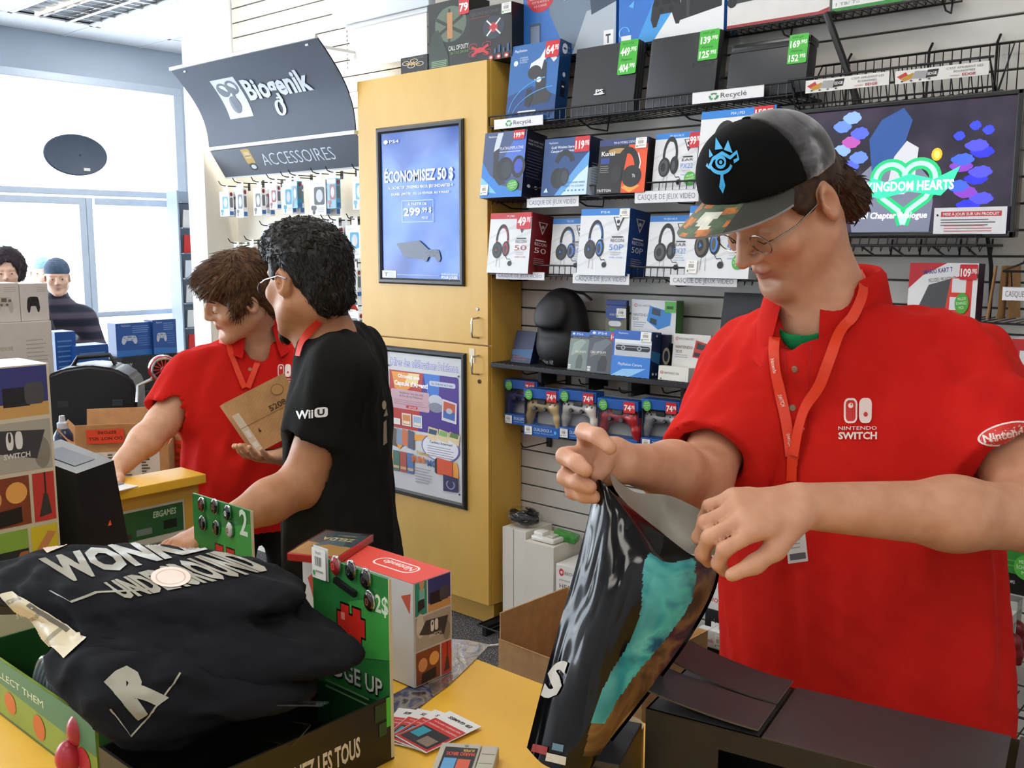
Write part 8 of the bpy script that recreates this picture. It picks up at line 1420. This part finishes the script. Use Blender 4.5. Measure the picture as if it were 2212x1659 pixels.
S.ell(L1(0, .095, -.022), (.078, .055, .068), HR, k=.012, sub=True)
for s in (-1, 1): S.ell(L1(s * .09, -.004, -.03), (.025, .022, .03), HR, k=.01, sub=True)
S.disp = lambda P: .0025 * noise3(P, 120, 31); ha = soft_obj('hair', S, .0045, hm1, p1); crn = L1(0, -.04, .13)
def fl1(c, n): 
    v = c - crn; q = (c - hc) @ HR; return v / (np.linalg.norm(v) + 1e-6) * .8 + HR @ np.array([.7 if q[1] > .0 else .1, .2 if q[1] > 0 else -.2, -.5])
tufts('hair_strands', p1, ha, 3000, hm1, fl1, .036, .0022, .1, 9, keep=lambda c: not (((c - hc1) @ HR1)[1] > .045 and ((c - hc1) @ HR1)[2] < .068) and not (abs(((c - hc1) @ HR1)[1]) < .03 and -.07 < ((c - hc1) @ HR1)[2] < .0))
lashes(p1, L1, hm1)
# brown parcel under his arm
pc = [dep(482, 872, 2.64), dep(612, 806, 2.72), dep(660, 900, 2.78), dep(560, 982, 2.62)]
t = thing('brown_parcel', 'flat brown cardboard parcel held by the young man in red', 'parcel', pc[3]); b = MB(); A_, B_, D_ = pc[0], pc[1], dep(556, 980, 2.66); Cc = A_ * 0 + B_ + (D_ - A_); nn = np.cross(B_ - A_, D_ - A_); nn /= np.linalg.norm(nn); nn = nn if nn @ _fw > 0 else -nn; bk_ = [p + nn * .06 for p in (A_, B_, Cc, D_)]; fr_ = [A_, B_, Cc, D_]
b.add(fr_ + bk_, [(0, 1, 2, 3), (7, 6, 5, 4), (0, 4, 5, 1), (1, 5, 6, 2), (2, 6, 7, 3), (3, 7, 4, 0)], m_kraft).build('carton', t, world=True)
X = WM[t.name].inverted() @ Matrix(((B_ - A_)[0], -nn[0] * -1, (A_ - D_)[0], D_[0]) if False else [[(B_ - A_)[i], nn[i], (A_ - D_)[i], (D_ - nn * .0008)[i]] for i in range(3)] + [[0, 0, 0, 1]])
P = Print(); P.text('5208-A', .52, .52, .1, '#5a3d22', wd=.42, rot=0, bold=.02); P.ell(.78, .8, .1, .1, '#8a6238', 20); P.ell(.78, .8, .085, .085, '#b98a58', 20); P.rect(.0, .0, .11, .75, '#c9b8a0'); P.rect(.02, .1, .09, .2, '#d8d2c8'); P.rect(.03, .3, .085, .42, '#d8d2c8'); P.rect(.0, .485, 1, .495, '#96703f'); P.poly([(.2, .3), (.24, .3), (.22, .38)], '#3a2c1c'); P.build('printing', t, X)
# ------------------------------------------------------------------ black plastic bag being opened
bgp = thing('plastic_bag', 'glossy black printed plastic bag held open by the capped man', 'bag', dep(1230, 1600, 1.24) )
def loft(cols, nr, nc, amp, seed):
    C = [cat_rom([np.array(p, float) for p in c], nr) for c in cols]; rows = []
    for r in range(nr + 1): rows.append(cat_rom([c[r] for c in C], nc))
    V = np.array([dep(*q) for row in rows for q in row]); n = noise3(V * np.array([1, 1, .3]), 70, seed) * .6 + noise3(V, 45, seed + 1) * .5 + np.abs(noise3(V * np.array([1, 1, .25]), 110, seed + 4)) * .5
    d = V - _C; d /= np.linalg.norm(d, axis=1)[:, None]; fade = np.array([min(1, r / nr * 6) for r in range(nr + 1) for _ in range(nc + 1)]); return V - d * (amp * n * fade)[:, None]
m_film = mat('#08070a', rough=.13, spec=.35, vary=.2, scale=12); nr, nc = 84, 108
cols = [[(1286, 1042, 1.285), (1268, 1130, 1.28), (1228, 1280, 1.265), (1180, 1450, 1.25), (1138, 1615, 1.235)], [(1292, 1036, 1.27), (1310, 1130, 1.245), (1290, 1290, 1.22), (1235, 1470, 1.205), (1175, 1652, 1.2)], [(1302, 1040, 1.265), (1375, 1150, 1.24), (1378, 1240, 1.215), (1310, 1440, 1.2), (1232, 1672, 1.195)], [(1312, 1052, 1.265), (1420, 1190, 1.25), (1455, 1260, 1.235), (1385, 1440, 1.225), (1270, 1672, 1.215)], [(1325, 1062, 1.27), (1470, 1205, 1.275), (1545, 1215, 1.28), (1490, 1360, 1.27), (1340, 1560, 1.25)]]
cols[4] = [(1330, 1070, 1.275), (1480, 1190, 1.28), (1548, 1230, 1.285), (1478, 1385, 1.275), (1262, 1668, 1.24)]
V = loft(cols, nr, nc, .006, 3); art = nodemat('teal_game_art', _art([(.25, '#123c48'), (.42, '#2f8a90'), (.55, '#58b4ac'), (.66, '#2a5a78'), (.8, '#1a2a3c')], 9, 1.2, .2)); art2 = nodemat('bronze_game_art', _art([(.3, '#16120f'), (.45, '#4a3422'), (.55, '#7d5a34'), (.63, '#4a2430'), (.72, '#33403c'), (.85, '#a88458')], 8, 1.2, .25))
b = MB()
for r in range(nr):
    for c in range(nc):
        q = [V[r * (nc + 1) + c], V[r * (nc + 1) + c + 1], V[(r + 1) * (nc + 1) + c + 1], V[(r + 1) * (nc + 1) + c]]; u, v = c / nc, r / nr; w = u + .04 * math.sin(v * 17)
        m = m_film if w < .56 or v < .3 + .12 * (1 - u) else (art if w < .56 + .34 * (1 - max(0, v - .5) * 1.7) and v < .86 else art2)
        if v > .93: m = m_film
        b.add(q, [(0, 1, 2, 3)], m)
bm = bmesh.new(); me = b.mesh('front_film'); bm.from_mesh(me); bmesh.ops.remove_doubles(bm, verts=bm.verts, dist=1e-5); bmesh.ops.recalc_face_normals(bm, faces=bm.faces); bm.to_mesh(me); bm.free(); me.shade_smooth(); fo = link('front_film', me, bgp, world=True)
back = [[(a + 6, b_ + 4, d + .03 + .04 * i / 4) for i, (a, b_, d) in enumerate(c)] for c in (cols[0], [(1330, 1045, 1.33), (1345, 1150, 1.35), (1330, 1290, 1.35), (1280, 1450, 1.33), (1200, 1640, 1.29)], cols[4])]
V2 = loft(back, 40, 20, .004, 9); b = MB().add(V2, [(r * 21 + c, r * 21 + c + 1, (r + 1) * 21 + c + 1, (r + 1) * 21 + c) for r in range(40) for c in range(20)], m_film); b.build('back_film', bgp, smooth=True, world=True)
grey = mat('#8a857a', rough=.45, vary=.12, scale=10)
mouth = [[(1318, 1022, 1.29), (1330, 1060, 1.285), (1385, 1130, 1.28), (1405, 1215, 1.275)], [(1370, 1062, 1.33), (1395, 1100, 1.33), (1420, 1150, 1.31), (1432, 1205, 1.285)], [(1450, 1072, 1.34), (1452, 1110, 1.335), (1455, 1155, 1.315), (1468, 1196, 1.288)], [(1545, 1118, 1.255), (1552, 1145, 1.26), (1550, 1172, 1.275), (1546, 1200, 1.285)]]
V3_ = loft(mouth, 24, 30, .004, 12); MB().add(V3_, [(r * 31 + c, r * 31 + c + 1, (r + 1) * 31 + c + 1, (r + 1) * 31 + c) for r in range(24) for c in range(30)], grey).build('inner_lining', bgp, smooth=True, world=True)
bvb = bvh_of(fo); P = Print(); P.text('S', .05, .02, .96, '#b9b6b0', wd=.9, bold=.05); P.project('letter', bgp, ((1192, 1432), (1236, 1424), (1212, 1502), (1166, 1506)), bvb, off=.002)
P = Print(); P.rect(0, .3, .4, .6, '#8a2a24'); P.rect(.4, .1, .9, .4, '#c4bfb0'); P.rect(.5, .55, .8, .8, '#5a7a8a'); P.project('bottom_print', bgp, ((1160, 1585), (1235, 1600), (1228, 1660), (1145, 1640)), bvb, off=.002)
# ------------------------------------------------------------------ folded black hoodies heaped on the trays
m_hood = _cloth('#0c0d11', '#15161b')
def heap(label, parts, disp, seed):
    c = np.mean([p[0] for p in parts], 0); t = thing('folded_hoodie', label, 'hoodie', (c[0], c[1], c[2] - .05), None, 'folded hoodies in a heap'); S = Soft()
    for a, b_, r, fl in parts:
        ax_ = b_ - a; L = np.linalg.norm(ax_); ax_ = ax_ / L; up = np.array([0, 0, 1.]) - ax_ * ax_[2]; up /= np.linalg.norm(up); R = np.stack([ax_, np.cross(up, ax_), up], 1); S.ell((a + b_) / 2, (L / 2 + r * .55, r, fl), R, k=.03)
    S.disp = lambda P: disp * 1.1 * np.abs(noise3(P * np.array([1, 1, 2.2]), 34, seed)) + disp * .55 * noise3(P * np.array([1, 1, 1.6]), 95, seed + 3); return t, soft_obj('garment', S, .006, m_hood, t)
D = dep
t1, g1 = heap('lower folded black hoodie with a large grey letter R hanging over the tray', [(D(215, 1400, 1.47), D(430, 1470, 1.36), .12, .055), (D(250, 1380, 1.5), D(590, 1480, 1.36), .12, .05), (D(275, 1500, 1.37), D(400, 1540, 1.34), .085, .05)], .008, 41)
t2, g2 = heap('upper folded black hoodie with grey lettering and a round price sticker', [(D(60, 1235, 1.66), D(560, 1290, 1.46), .14, .05), (D(200, 1305, 1.6), D(690, 1415, 1.38), .12, .045), (D(165, 1350, 1.5), D(560, 1450, 1.36), .095, .045)], .009, 52)
bg1, bg2 = bvh_of(g1), bvh_of(g1, g2); gm = '#8b8778'
P = Print(); P.text('R', .1, .05, .9, gm, wd=.8, bold=.06); P.project('letter_print', t1, ((215, 1480), (300, 1395), (372, 1500), (290, 1560)), bg2, off=.002, seg=.05)
P = Print(); P.line([(0, .5), (.3, 0), (1, .9)], .03, gm); P.project('outline_print', t1, ((240, 1470), (390, 1440), (390, 1590), (240, 1590)), bg2, off=.002)
P = Print(); P.text('WONKEY', .02, .1, .8, gm, wd=.95, bold=.05); P.project('lettering', t2, ((70, 1205), (430, 1130), (520, 1175), (130, 1268)), bg2, off=.002, seg=.05)
P = Print(); P.text('UNDERGROUND', .02, .1, .8, gm, wd=.95, bold=.05); P.project('lettering', t2, ((215, 1258), (470, 1182), (610, 1232), (265, 1300)), bg2, off=.002, seg=.05)
P = Print(); P.line([(0, .2), (.2, .0), (.45, .5), (1, .95)], .04, gm); P.project('outline_print', t2, ((110, 1225), (330, 1270), (330, 1350), (110, 1290)), bg2, off=.002)
P = Print(); P.ell(.5, .5, .5, .5, '#e4cfc2', 24); P.arc(.5, .5, .36, .36, 0, 360, .04, '#c4a898', 24); P.project('round_sticker', t2, ((326, 1228), (413, 1228), (413, 1272), (326, 1272)), bg2, off=.003)
P = Print(); P.rect(0, 0, 1, 1, '#d8c4b4'); P.lines(.2, .8, .85, 4, .18, .06, '#9a7f70'); P.project('price_sticker', t2, ((70, 1160), (128, 1143), (180, 1166), (102, 1198)), bg2, off=.003)
P = Print(); P.rect(0, 0, 1, 1, '#cdbf9e'); P.lines(.04, .85, .96, 3, .3, .05, '#8f8468'); P.rect(.72, .2, .95, .75, '#5a5240'); P.project('size_label', t1, ((0, 1285), (30, 1278), (190, 1378), (140, 1425)), bg2, off=.003)
# ------------------------------------------------------------------ customers waiting by the entrance door
def _plaid(nt, b, N):
    tc = N('TexCoord'); w = N('TexWave', i_Scale=3.2, i_Distortion=.4); w.bands_direction = 'Z'; nt.links.new(tc.outputs['Object'], w.inputs['Vector']); r = ramp(nt, [(.3, '#191e2c'), (.55, '#33283a'), (.8, '#4d4450')]); nt.links.new(w.outputs['Fac'], r.inputs['Fac']); nt.links.new(r.outputs[0], b.inputs['Base Color']); b.inputs['Roughness'].default_value = .85
def outsider(label, hx, hy, d, jacket, hat, hood=False, plaid=False):
    hc = dep(hx, hy, d); f = -hc * np.array([1, 1, 0]); f /= np.linalg.norm(f); y = math.degrees(math.atan2(-f[0], f[1])); R = hframe(y, 4, 0); t = thing('person', label, 'person', (hc[0], hc[1], 0)); L = lambda *p: hc + R @ np.array(p, float); S = Soft(); head(S, hc, R); S.cap(L(0, -.02, -.06), L(0, -.02, -.2), .05, .06, k=.03); r, fw, u = R[:, 0], R[:, 1], np.array([0, 0, 1.]); sh = hc - u * .28
    S.cap(sh - r * .1, sh + r * .1, .08, k=.05); 
    for s in (-1, 1): w = sh + r * s * .22 - u * .5 + fw * .06; hand(S, w, -u + fw * .2, -r * s, fw, curl=(15, 25, 15)); S.cap(sh + r * s * .16, w, .05, .03, k=.03)
    soft_obj('body', S, .0095, _skin('#d6ab92', '#cda086', '#b87a70'), t, attr={'lip': lip_attr(hc, R), 'stubble': lambda V: np.zeros(len(V))})
    S = Soft(); S.cap(sh - r * .11, sh + r * .11, .1, k=.08).cap(sh - u * .3 - r * .1, sh - u * .3 + r * .1, .135, k=.08).cap(sh - u * .52 - r * .09, sh - u * .52 + r * .09, .14, k=.06)
    for s in (-1, 1): S.cap(sh + r * s * .17, sh + r * s * .24 - u * .26, .075, .07, k=.05).cap(sh + r * s * .24 - u * .26, sh + r * s * .22 - u * .47 + fw * .05, .07, .055, k=.04)
    S.cap(sh + u * .09 - r * .02, sh + u * .12 + r * .02, .078, k=.04).cap(sh + u * .1 - fw * .06, sh + u * .14 - fw * .07, .07, k=.04); S.disp = folds(.006, 22, 61); g = soft_obj('winter_jacket', S, .016, nodemat('plaid_jacket', _plaid) if plaid else mat(jacket, rough=.8, vary=.35, scale=7), t)
    for s in (-1, 1): MB().ell(L(s * .032, .088, .004), (.009, .005, .0045), '#2a1e18', 10).build('eye', t, smooth=True, world=True)
    if hood: S = Soft(); S.ell(L(0, -.03, .04), (.125, .12, .135), R).ell(L(0, .1, -.02), (.075, .1, .1), R, k=.02, sub=True); S.disp = lambda P: .008 * noise3(P, 120, 4); h_ = soft_obj('fur_hood', S, .008, mat('#2a2028', rough=.9, vary=.4, scale=60), t); tufts('fur', t, h_, 500, mat('#3a2c30', rough=.9), lambda c, n: n + np.array([0, 0, -.3]), .03, .003, .8, 8)
    else: S = Soft(); S.ell(L(0, -.012, .06), (.085, .105, .088), R, clip=(L(0, 0, .035), R @ np.array([0, .1, -1.]))); S.disp = lambda P: .002 * np.sin(P[:, 2] * 400); soft_obj('knit_cap', S, .006, mat(hat, rough=.9, vary=.2, scale=40), t)
    legs(t, np.array([hc[0], hc[1], .72]), r, fw, mat('#1c2028', rough=.9))
outsider('child in grey blue knit cap and plaid winter jacket waiting by the door', 124, 602, 6.9, '#1b2130', '#46566a', plaid=True)
outsider('person in dark fur trimmed hood waiting at the left picture edge', 14, 590, 6.45, '#26222a', '#2a2028', True)
outsider('person in a light blue cap half hidden behind the waiting child', 90, 590, 7.9, '#2c3644', '#7fa4c4')
